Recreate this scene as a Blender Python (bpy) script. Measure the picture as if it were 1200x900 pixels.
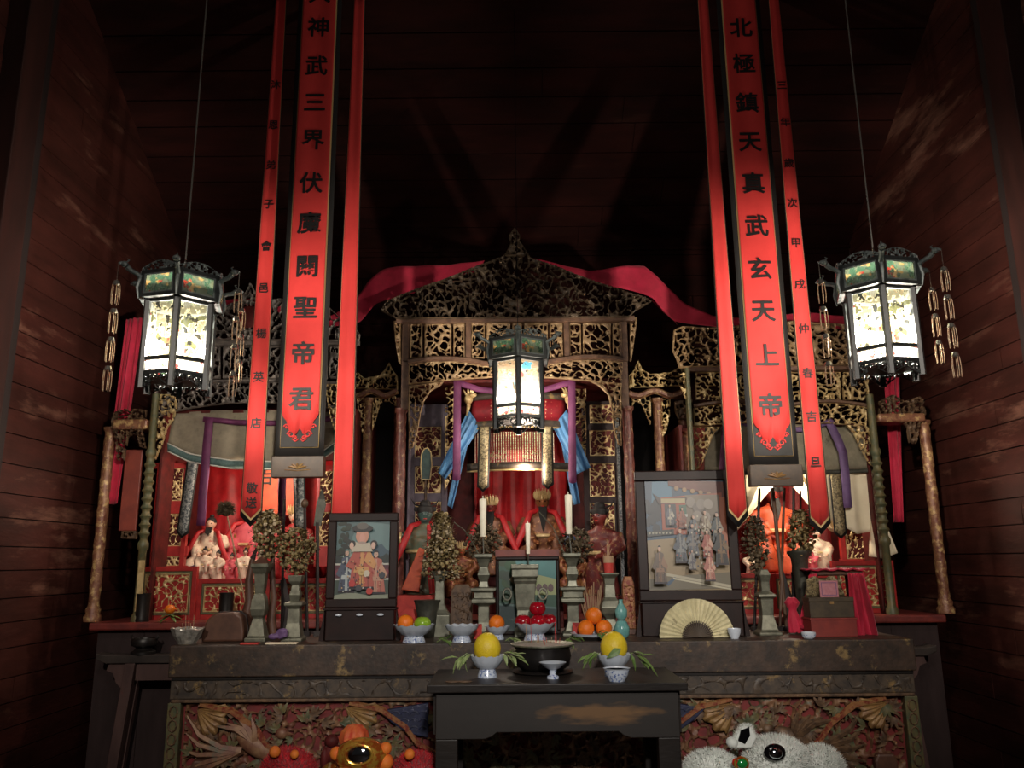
import bpy, bmesh, math, random
import numpy as np
from mathutils import Vector, Matrix, Euler

for _o in list(bpy.data.objects):
    bpy.data.objects.remove(_o)
SC = bpy.context.scene
COL = SC.collection
R_ = math.radians
PI = math.pi
rnd = random.Random(7)

# ---------------------------------------------------------------- camera
FPX = 950.0
PITCH = R_(12.3)
ROLL = R_(-0.55)
CAMPOS = Vector((0, 0, 1.4))
CROT = Matrix.Rotation(PI / 2 + PITCH, 3, 'X') @ Matrix.Rotation(ROLL, 3, 'Z')
cam = bpy.data.cameras.new('camera')
cam.sensor_width = 36.0
cam.lens = FPX * 36.0 / 1200.0
cam.clip_start = 0.05
camo = bpy.data.objects.new('camera', cam)
COL.objects.link(camo)
camo.matrix_world = Matrix.Translation(CAMPOS) @ CROT.to_4x4()
SC.camera = camo

# ---------------------------------------------------------------- view, world, room light
SC.view_settings.view_transform = 'Standard'
SC.view_settings.look = 'None'
SC.view_settings.gamma = 1.0
SC.view_settings.exposure = 0.0
SC.view_settings.use_curve_mapping = False
wd = bpy.data.worlds.new('world')
SC.world = wd
wd.use_nodes = True
wd.node_tree.nodes['Background'].inputs[0].default_value = (0.9, 0.8, 0.75, 1)
wd.node_tree.nodes['Background'].inputs[1].default_value = 0.012
try:
    SC.cycles.max_bounces = 6
    SC.cycles.transparent_max_bounces = 12
    SC.cycles.sample_clamp_indirect = 4.0
    SC.cycles.use_denoising = True
except Exception:
    pass


def lamp(name, typ, loc, power, color=(1, 1, 1), size=0.05, target=None, spot=None, blend=0.5, parent=None, sizey=None):
    d = bpy.data.lights.new(name, typ)
    d.energy = power
    d.color = color
    if typ == 'AREA':
        d.size = size
        if sizey:
            d.shape = 'RECTANGLE'
            d.size_y = sizey
    else:
        d.shadow_soft_size = size
    if typ == 'SPOT':
        d.spot_size = spot
        d.spot_blend = blend
    o = bpy.data.objects.new(name, d)
    COL.objects.link(o)
    o.location = loc
    if target is not None:
        o.rotation_euler = (Vector(target) - Vector(loc)).to_track_quat('-Z', 'Y').to_euler()
    if parent:
        o.parent = parent
    return o


# a dim fill light added above the camera, and the lamps hidden behind the three valances
lamp('overhead_fill', 'AREA', (0.2, 0.3, 3.2), 22, (1, .92, .84), 1.2, (0.1, 4.0, .2), sizey=.5)
lamp('front_spotlight', 'SPOT', (0.3, -1.1, 2.75), 520, (1, .93, .86), .12, (0.1, 4.3, .75), spot=R_(35), blend=.8)  # fill added for the altar fronts, no known fixture
lamp('front_spotlight', 'SPOT', (-1.3, -.5, 3.1), 330, (1, .88, .76), .06, (-1.75, 5.2, 1.15), spot=R_(29), blend=.7)
lamp('front_spotlight', 'SPOT', (1.5, -.5, 3.1), 380, (1, .88, .76), .06, (1.75, 5.2, 1.25), spot=R_(29), blend=.7)
lamp('alcove_lamp', 'POINT', (-1.62, 5.22, 1.99), 15, (1, .80, .62), .04)
lamp('alcove_lamp', 'POINT', (1.75, 5.25, 1.92), 18, (1, .86, .66), .04)
lamp('alcove_lamp', 'POINT', (0.08, 5.22, 1.98), 12, (1, .82, .65), .04)


# ---------------------------------------------------------------- pixel to place
def W(px, py, Y):
    d = CROT @ Vector(((px - 600) / FPX, (450 - py) / FPX, -1.0))
    return CAMPOS + d * (Y / d.y)


def proj(v):
    c = CROT.transposed() @ (Vector(v) - CAMPOS)
    return 600 + FPX * c.x / -c.z, 450 - FPX * c.y / -c.z


def at(px, Y, Z):
    x = (px - 600) / FPX * Y
    for _ in range(4):
        py = proj((x, Y, Z))[1]
        x = W(px, py, Y).x
    return Vector((x, Y, Z))


def rect(px0, py0, px1, py1, Y):
    a, b, c, d = W(px0, py0, Y), W(px1, py0, Y), W(px0, py1, Y), W(px1, py1, Y)
    return (a.x + c.x) / 2, (c.z + d.z) / 2, (b.x + d.x) / 2, (a.z + b.z) / 2


def mpp(Y, Z=1.4):
    return (Y * math.cos(PITCH) + (Z - 1.4) * math.sin(PITCH)) / FPX


def pts(pl, Y):
    return [(W(x, y, Y).x, W(x, y, Y).z) for x, y in pl]


# ---------------------------------------------------------------- materials
def lin(c):
    return tuple((x / 255 / 12.92 if x / 255 <= .04045 else ((x / 255 + .055) / 1.055) ** 2.4) for x in c[:3]) + (1,)


MATS = {}


def mat(name, c1, c2=None, scale=18, rough=.6, metal=0.0, bump=0.0, bscale=60, stretch=None, contrast=(.35, .65), emit=None,
        coat=0.0, c3=None, scale3=4, con3=(.56, .62), world=True, sheen=0.0, sss=0.0, trans=0.0):
    m = bpy.data.materials.new(name)
    MATS[name] = m
    m.use_nodes = True
    nt = m.node_tree
    b = nt.nodes['Principled BSDF']
    b.inputs['Roughness'].default_value = rough
    b.inputs['Metallic'].default_value = metal
    b.inputs['Coat Weight'].default_value = coat
    b.inputs['Sheen Weight'].default_value = sheen
    b.inputs['Transmission Weight'].default_value = trans
    b.inputs['Base Color'].default_value = lin(c1)
    vec = None
    if c2 or bump or c3:
        if world:
            g = nt.nodes.new('ShaderNodeNewGeometry')
            src = g.outputs['Position']
        else:
            g = nt.nodes.new('ShaderNodeTexCoord')
            src = g.outputs['Object']
        mp = nt.nodes.new('ShaderNodeMapping')
        mp.inputs['Scale'].default_value = stretch or (1, 1, 1)
        nt.links.new(src, mp.inputs['Vector'])
        vec = mp.outputs['Vector']
    last = None
    if c2:
        n = nt.nodes.new('ShaderNodeTexNoise')
        n.inputs['Scale'].default_value = scale
        n.inputs['Detail'].default_value = 5
        n.inputs['Roughness'].default_value = .65
        nt.links.new(vec, n.inputs['Vector'])
        r = nt.nodes.new('ShaderNodeValToRGB')
        r.color_ramp.elements[0].position = contrast[0]
        r.color_ramp.elements[1].position = contrast[1]
        r.color_ramp.elements[0].color = lin(c1)
        r.color_ramp.elements[1].color = lin(c2)
        nt.links.new(n.outputs['Fac'], r.inputs['Fac'])
        last = r.outputs['Color']
    if c3:
        n = nt.nodes.new('ShaderNodeTexNoise')
        n.inputs['Scale'].default_value = scale3
        n.inputs['Detail'].default_value = 8
        n.inputs['Roughness'].default_value = .7
        nt.links.new(vec, n.inputs['Vector'])
        r = nt.nodes.new('ShaderNodeValToRGB')
        r.color_ramp.elements[0].position = con3[0]
        r.color_ramp.elements[1].position = con3[1]
        r.color_ramp.elements[0].color = (0, 0, 0, 1)
        r.color_ramp.elements[1].color = (1, 1, 1, 1)
        nt.links.new(n.outputs['Fac'], r.inputs['Fac'])
        mx = nt.nodes.new('ShaderNodeMix')
        mx.data_type = 'RGBA'
        nt.links.new(r.outputs['Color'], mx.inputs[0])
        if last:
            nt.links.new(last, mx.inputs[6])
        else:
            mx.inputs[6].default_value = lin(c1)
        mx.inputs[7].default_value = lin(c3)
        last = mx.outputs[2]
    if last:
        nt.links.new(last, b.inputs['Base Color'])
    if bump:
        n = nt.nodes.new('ShaderNodeTexNoise')
        n.inputs['Scale'].default_value = bscale
        n.inputs['Detail'].default_value = 4
        nt.links.new(vec, n.inputs['Vector'])
        bp = nt.nodes.new('ShaderNodeBump')
        bp.inputs['Strength'].default_value = bump
        bp.inputs['Distance'].default_value = .01
        nt.links.new(n.outputs['Fac'], bp.inputs['Height'])
        nt.links.new(bp.outputs['Normal'], b.inputs['Normal'])
    if emit:
        b.inputs['Emission Color'].default_value = lin(emit[0])
        b.inputs['Emission Strength'].default_value = emit[1]
    return m


def colmat(name, rough=.5, coat=0.0, metal=0.0):
    """paint taken from the faces' own colours (flat print, painted pictures)"""
    m = mat(name, (128, 128, 128), rough=rough, coat=coat, metal=metal)
    a = m.node_tree.nodes.new('ShaderNodeAttribute')
    a.attribute_name = 'Col'
    m.node_tree.links.new(a.outputs['Color'], m.node_tree.nodes['Principled BSDF'].inputs['Base Color'])
    return m


# ---------------------------------------------------------------- mesh builder
class MB:
    def __init__(s):
        s.v, s.f, s.c, s.col = [], [], [], (255, 255, 255)

    def add(s, vs, fs):
        n = len(s.v)
        s.v += [tuple(v) for v in vs]
        s.f += [tuple(i + n for i in f) for f in fs]
        s.c += [s.col] * len(fs)
        return s

    def box(s, x0, y0, z0, x1, y1, z1):
        return s.add([(x0, y0, z0), (x1, y0, z0), (x1, y1, z0), (x0, y1, z0), (x0, y0, z1), (x1, y0, z1), (x1, y1, z1), (x0, y1, z1)],
                     [(0, 3, 2, 1), (4, 5, 6, 7), (0, 1, 5, 4), (1, 2, 6, 5), (2, 3, 7, 6), (3, 0, 4, 7)])

    def cbox(s, cx, cy, cz, sx, sy, sz):
        return s.box(cx - sx / 2, cy - sy / 2, cz - sz / 2, cx + sx / 2, cy + sy / 2, cz + sz / 2)

    def lathe(s, prof, seg=20, c=(0, 0, 0), ph=0.0, sx=1, sy=1, wob=None):
        vs, fs = [], []
        n = len(prof)
        for k in range(seg):
            a = ph + 2 * PI * k / seg
            for i, (r, z) in enumerate(prof):
                rr, zz = r, z
                if wob:
                    rr, zz = wob(r, z, a, i)
                vs.append((c[0] + rr * math.cos(a) * sx, c[1] + rr * math.sin(a) * sy, c[2] + zz))
        for k in range(seg):
            k2 = (k + 1) % seg
            for i in range(n - 1):
                fs.append((k * n + i, k2 * n + i, k2 * n + i + 1, k * n + i + 1))
        if prof[0][0] > 1e-5:
            fs.append(tuple(k * n for k in range(seg))[::-1])
        if prof[-1][0] > 1e-5:
            fs.append(tuple(k * n + n - 1 for k in range(seg)))
        return s.add(vs, fs)

    def ell(s, c, r, seg=14, rings=9):
        if not isinstance(r, (tuple, list)):
            r = (r, r, r)
        pr = [(math.sin(PI * i / rings), -math.cos(PI * i / rings) * r[2]) for i in range(rings + 1)]
        pr[0] = (1e-6, -r[2]); pr[-1] = (1e-6, r[2])
        return s.lathe(pr, seg, c, sx=r[0], sy=r[1])

    def tube(s, P, r, seg=6, cap=True, flat=1.0):
        P = [Vector(p) for p in P]
        n = len(P)
        if not isinstance(r, (list, tuple)):
            r = [r] * n
        vs, fs = [], []
        up = None
        for i, p in enumerate(P):
            t = (P[min(i + 1, n - 1)] - P[max(i - 1, 0)])
            if t.length < 1e-9:
                t = Vector((0, 0, 1))
            t.normalize()
            if up is None:
                up = Vector((0, 1, 0)) if abs(t.y) < .9 else Vector((1, 0, 0))
            a = t.cross(up)
            if a.length < 1e-6:
                a = t.cross(Vector((1, 0, 0)))
            a.normalize()
            b = a.cross(t).normalized()
            up = b
            for k in range(seg):
                q = 2 * PI * k / seg
                vs.append(p + a * (math.cos(q) * r[i]) + b * (math.sin(q) * r[i] * flat))
        for i in range(n - 1):
            for k in range(seg):
                k2 = (k + 1) % seg
                fs.append((i * seg + k, i * seg + k2, (i + 1) * seg + k2, (i + 1) * seg + k))
        if cap:
            fs.append(tuple(range(seg))[::-1])
            fs.append(tuple((n - 1) * seg + k for k in range(seg)))
        return s.add(vs, fs)

    def prism(s, poly, y0, y1):
        """polygon in x,z (any winding) between y0 and y1"""
        n = len(poly)
        vs = [(x, y0, z) for x, z in poly] + [(x, y1, z) for x, z in poly]
        fs = [tuple(range(n)), tuple(range(n, 2 * n))[::-1]] + [(i, i + n, (i + 1) % n + n, (i + 1) % n) for i in range(n)]
        return s.add(vs, fs)

    def sheet(s, grid):
        nr, nc = len(grid), len(grid[0])
        vs = [p for r in grid for p in r]
        return s.add(vs, [(i * nc + j, i * nc + j + 1, (i + 1) * nc + j + 1, (i + 1) * nc + j) for i in range(nr - 1) for j in range(nc - 1)])

    def poly(s, P):
        return s.add(P, [tuple(range(len(P)))])

    def disc(s, c, rx, rz, seg=12, a0=0, a1=2 * PI):
        return s.poly([(c[0] + rx * math.cos(a0 + (a1 - a0) * k / seg), c[1], c[2] + rz * math.sin(a0 + (a1 - a0) * k / seg)) for k in range(seg)])

    def xf(s, M, start=0):
        for i in range(start, len(s.v)):
            s.v[i] = tuple(M @ Vector(s.v[i]))
        return s

    def mesh(s, name, smooth=False, cols=False):
        me = bpy.data.meshes.new(name)
        me.from_pydata(s.v, [], s.f)
        if cols:
            ca = me.color_attributes.new('Col', 'FLOAT_COLOR', 'CORNER')
            buf = []
            for p, c in zip(me.polygons, s.c):
                buf += list(lin(c)) * p.loop_total
            ca.data.foreach_set('color', buf)
        if smooth:
            me.polygons.foreach_set('use_smooth', [True] * len(me.polygons))
            try:
                me.set_sharp_from_angle(angle=R_(smooth if smooth is not True else 40))
            except Exception:
                pass
        me.update()
        return me


def tagp(o, label=None, cat=None, group=None, kind=None):
    for k, v in (('label', label), ('category', cat), ('group', group), ('kind', kind)):
        if v:
            o[k] = v
    return o


def T(name, label, cat, loc=(0, 0, 0), rz=0.0, group=None, kind=None):
    o = bpy.data.objects.new(name, None)
    COL.objects.link(o)
    o.empty_display_size = .05
    o.location = loc
    o.rotation_euler = (0, 0, rz)
    return tagp(o, label, cat, group, kind)


def O(name, mb, m, parent=None, wc=False, smooth=False, bevel=0.0, loc=None, rot=None, label=None, cat=None, group=None, kind=None, solid=0.0, sub=0, cols=False):
    """one mesh object; wc: the builder's points are places in the room"""
    if isinstance(mb, MB):
        if wc:
            base = Vector((0, 0, 0))
            q = parent
            while q is not None:
                base += Vector(q.location)
                q = q.parent
            if parent is None and loc is not None:
                base = Vector(loc)
            mb.v = [(x - base.x, y - base.y, z - base.z) for x, y, z in mb.v]
        me = mb.mesh(name, smooth, cols)
    else:
        me = mb
    o = bpy.data.objects.new(name, me)
    COL.objects.link(o)
    if isinstance(m, str):
        m = MATS[m]
    if not me.materials:
        me.materials.append(m)
    if parent:
        o.parent = parent
    if loc is not None:
        o.location = loc
    if rot is not None:
        o.rotation_euler = rot
    if solid:
        md = o.modifiers.new('thick', 'SOLIDIFY')
        md.thickness = solid
        md.offset = 0
    if bevel:
        md = o.modifiers.new('bevel', 'BEVEL')
        md.width = bevel
        md.segments = 2
        md.limit_method = 'ANGLE'
    if sub:
        md = o.modifiers.new('sub', 'SUBSURF')
        md.levels = sub
        md.render_levels = sub
    return tagp(o, label, cat, group, kind)


def copy_tree(o, parent=None):
    c = o.copy()
    COL.objects.link(c)
    c.parent = parent
    for ch in list(o.children):
        copy_tree(ch, c)
    return c


def fuse(mb, voxel, name='body', smooth_it=2):
    """one continuous skin over overlapping volumes"""
    me = mb.mesh('tmp')
    o = bpy.data.objects.new('tmp', me)
    COL.objects.link(o)
    r = o.modifiers.new('r', 'REMESH')
    r.mode = 'VOXEL'
    r.voxel_size = voxel
    if smooth_it:
        s = o.modifiers.new('s', 'SMOOTH')
        s.iterations = smooth_it
        s.factor = .5
    dg = bpy.context.evaluated_depsgraph_get()
    m2 = bpy.data.meshes.new_from_object(o.evaluated_get(dg))
    m2.name = name
    bpy.data.objects.remove(o)
    bpy.data.meshes.remove(me)
    m2.materials.clear()
    m2.polygons.foreach_set('use_smooth', [True] * len(m2.polygons))
    return m2


GLY = {}


def glyph(ch, bold=.012):
    k = (ch, bold)
    if k not in GLY:
        c = bpy.data.curves.new('t', 'FONT')
        c.body = ch
        c.size = 1.0
        c.offset = bold
        c.resolution_u = 3
        o = bpy.data.objects.new('t', c)
        COL.objects.link(o)
        dg = bpy.context.evaluated_depsgraph_get()
        me = bpy.data.meshes.new_from_object(o.evaluated_get(dg))
        vs = [tuple(v.co) for v in me.vertices]
        fs = [tuple(p.vertices) for p in me.polygons]
        bpy.data.objects.remove(o)
        bpy.data.curves.remove(c)
        bpy.data.meshes.remove(me)
        xs = [v[0] for v in vs]; ys = [v[1] for v in vs]
        cx, cy = (min(xs) + max(xs)) / 2, (min(ys) + max(ys)) / 2
        GLY[k] = ([(x - cx, y - cy) for x, y, _ in vs], fs)
    return GLY[k]


# ---------------------------------------------------------------- carved openwork
def grf(X, Z, lam, seed, n=14, spread=.25):
    r = np.random.RandomState(seed)
    g = np.zeros_like(X)
    for _ in range(n):
        a = r.uniform(0, 2 * PI)
        k = 2 * PI / (lam * r.uniform(1 - spread, 1 + spread))
        g += np.cos(k * (X * math.cos(a) + Z * math.sin(a)) + r.uniform(0, 2 * PI))
    return g / math.sqrt(n / 2)


def sdpoly(X, Z, poly):
    d = np.full(X.shape, 1e9)
    ins = np.zeros(X.shape, bool)
    n = len(poly)
    for i in range(n):
        ax, az = poly[i]
        bx, bz = poly[(i + 1) % n]
        ex, ez = bx - ax, bz - az
        L = ex * ex + ez * ez + 1e-12
        t = np.clip(((X - ax) * ex + (Z - az) * ez) / L, 0, 1)
        d = np.minimum(d, (X - ax - t * ex) ** 2 + (Z - az - t * ez) ** 2)
        c = ((az > Z) != (bz > Z)) & (X < (bx - ax) * (Z - az) / ((bz - az) if abs(bz - az) > 1e-12 else 1e-12) + ax)
        ins ^= c
    d = np.sqrt(d)
    return np.where(ins, d, -d)


def carve(mb, poly, Y, lam=.055, t=.42, seed=0, rim=.010, relief=.014, depth=.016, cell=.008, second=True, extra=None):
    """openwork carving that fills a polygon in the x,z plane at Y, its face towards -Y"""
    xs = [p[0] for p in poly]; zs = [p[1] for p in poly]
    x0, x1, z0, z1 = min(xs) - cell, max(xs) + cell, min(zs) - cell, max(zs) + cell
    nx, nz = int((x1 - x0) / cell) + 2, int((z1 - z0) / cell) + 2
    X, Z = np.meshgrid(x0 + np.arange(nx) * cell, z0 + np.arange(nz) * cell, indexing='ij')
    sd = sdpoly(X, Z, poly)
    lam = lam * 1.45
    t = t * .78
    pat = (t - np.abs(grf(X, Z, lam, seed * 3 + 1))) * lam / 5
    if second:
        pat = np.maximum(pat, (t * .7 - np.abs(grf(X, Z, lam * 1.15, seed * 3 + 2))) * lam / 5)
    if extra is not None:
        pat = np.maximum(pat, extra(X, Z))
    F = np.minimum(sd, np.maximum(pat, rim - sd))
    H = relief * np.sqrt(np.clip(F / (.12 * lam), 0, 1)) * (.65 + .35 * np.clip(grf(X, Z, lam * 2.2, seed * 3 + 3) * .7 + .3, 0, 1))
    vs, fs, cache = [], [], {}

    def vid(key, p):
        if key not in cache:
            cache[key] = len(vs)
            vs.append(p)
        return cache[key]
    pos = F > 0
    anyc = pos[:-1, :-1] | pos[1:, :-1] | pos[1:, 1:] | pos[:-1, 1:]
    FL, HL = F.tolist(), H.tolist()
    for i, j in np.argwhere(anyc).tolist():
        ring = ((i, j), (i + 1, j), (i + 1, j + 1), (i, j + 1))
        out, cross = [], []
        for k in range(4):
            a, b = ring[k], ring[(k + 1) % 4]
            fa, fb = FL[a[0]][a[1]], FL[b[0]][b[1]]
            if fa > 0:
                out.append(vid(a, (x0 + a[0] * cell, Y - HL[a[0]][a[1]], z0 + a[1] * cell)))
            if (fa > 0) != (fb > 0):
                u = fa / (fa - fb)
                u = min(max(u, .05), .95)
                key = ('e', a, b) if a < b else ('e', b, a)
                vx = vid(key, (x0 + (a[0] + (b[0] - a[0]) * u) * cell, Y, z0 + (a[1] + (b[1] - a[1]) * u) * cell))
                out.append(vx)
                cross.append((len(out) - 1, fa > 0))
        if len(out) >= 3:
            fs.append(tuple(out))
        for q, leaving in cross:
            if leaving:
                a = out[q]
                b = out[(q + 1) % len(out)]
                if b != a:
                    A = vid(('d', a), (vs[a][0], Y + depth, vs[a][2]))
                    B = vid(('d', b), (vs[b][0], Y + depth, vs[b][2]))
                    fs.append((a, A, B, b))
    return mb.add(vs, fs)


def frame_rect(mb, x0, z0, x1, z1, w, y0, y1):
    mb.box(x0, y0, z0, x0 + w, y1, z1)
    mb.box(x1 - w, y0, z0, x1, y1, z1)
    mb.box(x0 + w, y0, z0, x1 - w, y1, z0 + w)
    mb.box(x0 + w, y0, z1 - w, x1 - w, y1, z1)
    return mb


def leafquad(mb, c, d, n, L, w):
    """a pointed leaf of 4 faces from c along d, bent along n"""
    c, d, n = Vector(c), Vector(d).normalized(), Vector(n).normalized()
    s = d.cross(n)
    if s.length < 1e-5:
        s = d.orthogonal()
    s.normalize()
    n = s.cross(d)
    P = [c, c + d * L * .35 + s * w * .5 + n * L * .04, c + d * L * .35 - s * w * .5 + n * L * .04, c + d * L * .4 + n * L * .0,
         c + d * L * .75 + s * w * .3 - n * L * .06, c + d * L * .75 - s * w * .3 - n * L * .06, c + d * L * .78 - n * L * .09, c + d * L - n * L * .2]
    return mb.add(P, [(0, 1, 3), (0, 3, 2), (1, 4, 6, 3), (3, 6, 5, 2), (4, 7, 6), (6, 7, 5)])
# ================================================================= materials
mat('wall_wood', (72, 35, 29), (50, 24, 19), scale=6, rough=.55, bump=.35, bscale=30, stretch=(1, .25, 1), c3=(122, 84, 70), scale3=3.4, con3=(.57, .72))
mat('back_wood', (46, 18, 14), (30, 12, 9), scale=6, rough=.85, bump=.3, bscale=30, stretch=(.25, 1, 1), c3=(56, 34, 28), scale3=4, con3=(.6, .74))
mat('dark_gap', (10, 7, 6), rough=.9)
mat('post_wood', (56, 27, 22), (40, 20, 16), scale=8, rough=.55, stretch=(1, 1, .2))
mat('post_dark', (30, 18, 16), rough=.7)
mat('floor_wood', (60, 40, 30), (40, 26, 20), scale=8, rough=.7)
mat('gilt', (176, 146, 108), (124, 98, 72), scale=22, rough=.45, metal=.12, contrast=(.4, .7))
mat('gilt_bright', (214, 188, 136), (160, 126, 82), scale=22, rough=.38, metal=.2, contrast=(.42, .7))
mat('gilt_red', (150, 104, 66), (118, 48, 38), scale=45, rough=.45, metal=.25, contrast=(.45, .6))
mat('gilt_brown', (112, 86, 62), (64, 48, 38), scale=30, rough=.55, metal=.15)
mat('gilt_grey', (132, 122, 114), (88, 82, 80), scale=22, rough=.45, metal=.12, contrast=(.4, .7))
mat('beam_brown', (116, 86, 66), (82, 58, 46), scale=20, rough=.5)
mat('column_red', (128, 72, 62), (92, 48, 42), scale=30, rough=.45, bump=.3, bscale=50, c3=(166, 132, 96), scale3=26, con3=(.56, .62))
mat('column_gilt', (140, 100, 70), (104, 58, 48), scale=30, rough=.45, metal=.15, bump=.35, bscale=50, c3=(190, 158, 106), scale3=24, con3=(.52, .62))
mat('post_green', (70, 78, 58), (104, 92, 58), scale=26, rough=.5, metal=.1)
mat('red_lacquer', (172, 44, 40), (140, 32, 32), scale=12, rough=.38)
mat('red_board', (130, 56, 42), (104, 42, 34), scale=10, rough=.5)
mat('dark_red', (96, 34, 32), (66, 26, 24), scale=14, rough=.6)
mat('red_ground', (120, 36, 34), (86, 26, 26), scale=14, rough=.6)
mat('plinth', (56, 44, 44), (44, 34, 34), scale=10, rough=.6, stretch=(1, 1, .2))
mat('ledge', (128, 52, 44), (92, 38, 36), scale=14, rough=.45)
mat('altar_dark', (66, 50, 40), (38, 30, 25), scale=14, rough=.5, bump=.12, bscale=50, c3=(126, 104, 66), scale3=9, con3=(.57, .66))
mat('altar_frieze', (78, 66, 54), (48, 42, 38), scale=24, rough=.55, c3=(128, 104, 64), scale3=10, con3=(.58, .66))
mat('gilt_old_shaded', (104, 86, 66), (62, 50, 40), scale=20, rough=.55, metal=.08)  # grimy older gilding, darkened further to stand in for shade on the crest
mat('carve_brown', (138, 106, 76), (100, 58, 46), scale=16, rough=.55, metal=.08, c3=(78, 82, 66), scale3=7, con3=(.56, .64))
mat('leaf_gilt', (150, 118, 70), (110, 78, 50), scale=18, rough=.5, metal=.15)
mat('blue_cloth', (34, 40, 74), (20, 24, 48), scale=50, rough=.6, c3=(110, 110, 130), scale3=60, con3=(.6, .66))
mat('black_lacquer', (30, 26, 24), (20, 17, 16), scale=10, rough=.35)
mat('table_black', (40, 35, 32), (29, 25, 23), scale=9, rough=.42, bump=.15, bscale=40, stretch=(.3, 1, 1))
mat('table_worn', (40, 35, 32), (32, 28, 25), scale=9, rough=.45, stretch=(.35, 1, 1.2))
def worn_patch(m, centre, size, colour):
    """lacquer rubbed through to the wood around one spot"""
    nt = m.node_tree
    b = nt.nodes['Principled BSDF']
    g = nt.nodes.new('ShaderNodeNewGeometry')
    mp = nt.nodes.new('ShaderNodeMapping')
    mp.vector_type = 'TEXTURE'
    mp.inputs['Location'].default_value = centre
    mp.inputs['Scale'].default_value = size
    nt.links.new(g.outputs['Position'], mp.inputs['Vector'])
    ln_ = nt.nodes.new('ShaderNodeVectorMath'); ln_.operation = 'LENGTH'
    nt.links.new(mp.outputs['Vector'], ln_.inputs[0])
    n = nt.nodes.new('ShaderNodeTexNoise'); n.inputs['Scale'].default_value = 14; n.inputs['Detail'].default_value = 6
    sc = nt.nodes.new('ShaderNodeMapping'); sc.inputs['Scale'].default_value = (.5, 1, 2.4)
    nt.links.new(g.outputs['Position'], sc.inputs['Vector'])
    nt.links.new(sc.outputs['Vector'], n.inputs['Vector'])
    ad = nt.nodes.new('ShaderNodeMath'); ad.operation = 'SUBTRACT'
    nt.links.new(n.outputs['Fac'], ad.inputs[0])
    ml = nt.nodes.new('ShaderNodeMath'); ml.operation = 'MULTIPLY'; ml.inputs[1].default_value = .45
    nt.links.new(ln_.outputs['Value'], ml.inputs[0])
    nt.links.new(ml.outputs[0], ad.inputs[1])
    mr = nt.nodes.new('ShaderNodeMapRange'); mr.inputs['From Min'].default_value = .08; mr.inputs['From Max'].default_value = .36
    nt.links.new(ad.outputs[0], mr.inputs['Value'])
    mx = nt.nodes.new('ShaderNodeMix'); mx.data_type = 'RGBA'
    nt.links.new(mr.outputs['Result'], mx.inputs[0])
    src = b.inputs['Base Color'].links[0].from_socket
    nt.links.new(src, mx.inputs[6])
    mx.inputs[7].default_value = lin(colour)
    nt.links.new(mx.outputs[2], b.inputs['Base Color'])


mat('trestle_wood', (84, 62, 58), (64, 46, 44), scale=8, rough=.5, stretch=(1, 1, .3))
mat('trestle_top', (42, 36, 34), (60, 52, 48), scale=8, rough=.45)
mat('banner_red', (206, 50, 46), (196, 44, 41), scale=5, rough=.75, sheen=.1)
mat('banner_black', (20, 17, 16), rough=.7)
mat('ink', (18, 10, 10), rough=.6)
mat('gold_line', (190, 160, 110), rough=.5, metal=.3)
mat('banner_box', (72, 54, 38), (50, 38, 28), scale=20, rough=.5)
mat('crimson', (190, 26, 62), (164, 18, 48), scale=12, rough=.75, sheen=.15)
mat('red_silk', (186, 30, 36), (156, 22, 28), scale=20, rough=.55)
mat('purple', (112, 50, 92), (94, 40, 78), scale=15, rough=.65)
mat('grey_mauve', (104, 92, 104), (84, 74, 86), scale=14, rough=.6)
mat('robe_patterned', (112, 40, 36), (84, 30, 30), scale=24, rough=.55, c3=(150, 110, 70), scale3=34, con3=(.55, .6))
mat('mauve', (110, 84, 128), (96, 72, 112), scale=15, rough=.65)
mat('beige_cloth', (150, 138, 118), (126, 116, 100), scale=14, rough=.85, c3=(104, 96, 82), scale3=6, con3=(.58, .7))
mat('grey_cloth', (136, 128, 108), (110, 104, 88), scale=14, rough=.85, c3=(70, 64, 54), scale3=9, con3=(.62, .7))
mat('teal_band', (96, 122, 118), (70, 92, 92), scale=60, rough=.7)
mat('white_band', (210, 206, 196), rough=.7)
mat('white_cloth', (236, 224, 196), (222, 208, 178), scale=6, rough=.85)
mat('blue_silk', (84, 136, 180), (62, 108, 156), scale=10, rough=.55, sheen=.1)
mat('embroid', (164, 148, 112), (96, 84, 62), scale=90, rough=.6, metal=.2, contrast=(.45, .55))
mat('embroid_grey', (150, 150, 146), (70, 76, 80), scale=90, rough=.55, metal=.25, contrast=(.45, .55))
mat('red_embroid', (140, 22, 36), (118, 16, 28), scale=30, rough=.6)
mat('pewter', (128, 128, 112), (92, 92, 80), scale=18, rough=.42, metal=.55)
mat('pewter_dark', (84, 84, 74), (58, 58, 52), scale=18, rough=.5, metal=.4)
mat('iron_black', (26, 24, 24), (38, 34, 32), scale=16, rough=.4, metal=.3)
mat('porcelain', (196, 204, 214), (186, 196, 208), scale=14, rough=.18)
mat('blue_white', (196, 206, 220), (92, 112, 164), scale=110, rough=.18, contrast=(.52, .58), world=False)
mat('wax', (240, 234, 214), (230, 222, 200), scale=20, rough=.4)
mat('pomelo', (222, 196, 44), (206, 176, 32), scale=14, rough=.45, bump=.25, bscale=160)
mat('orange_peel', (236, 126, 28), (226, 108, 20), scale=14, rough=.42, bump=.25, bscale=220)
mat('green_apple', (150, 186, 56), (126, 168, 44), scale=20, rough=.25)
mat('red_apple', (170, 16, 34), (126, 8, 22), scale=26, rough=.18)
mat('stem_brown', (70, 48, 30), rough=.7)
mat('leaf_green', (110, 136, 70), (76, 104, 46), scale=30, rough=.5)
mat('leaf_pale', (150, 164, 112), (112, 134, 76), scale=30, rough=.55)
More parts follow.
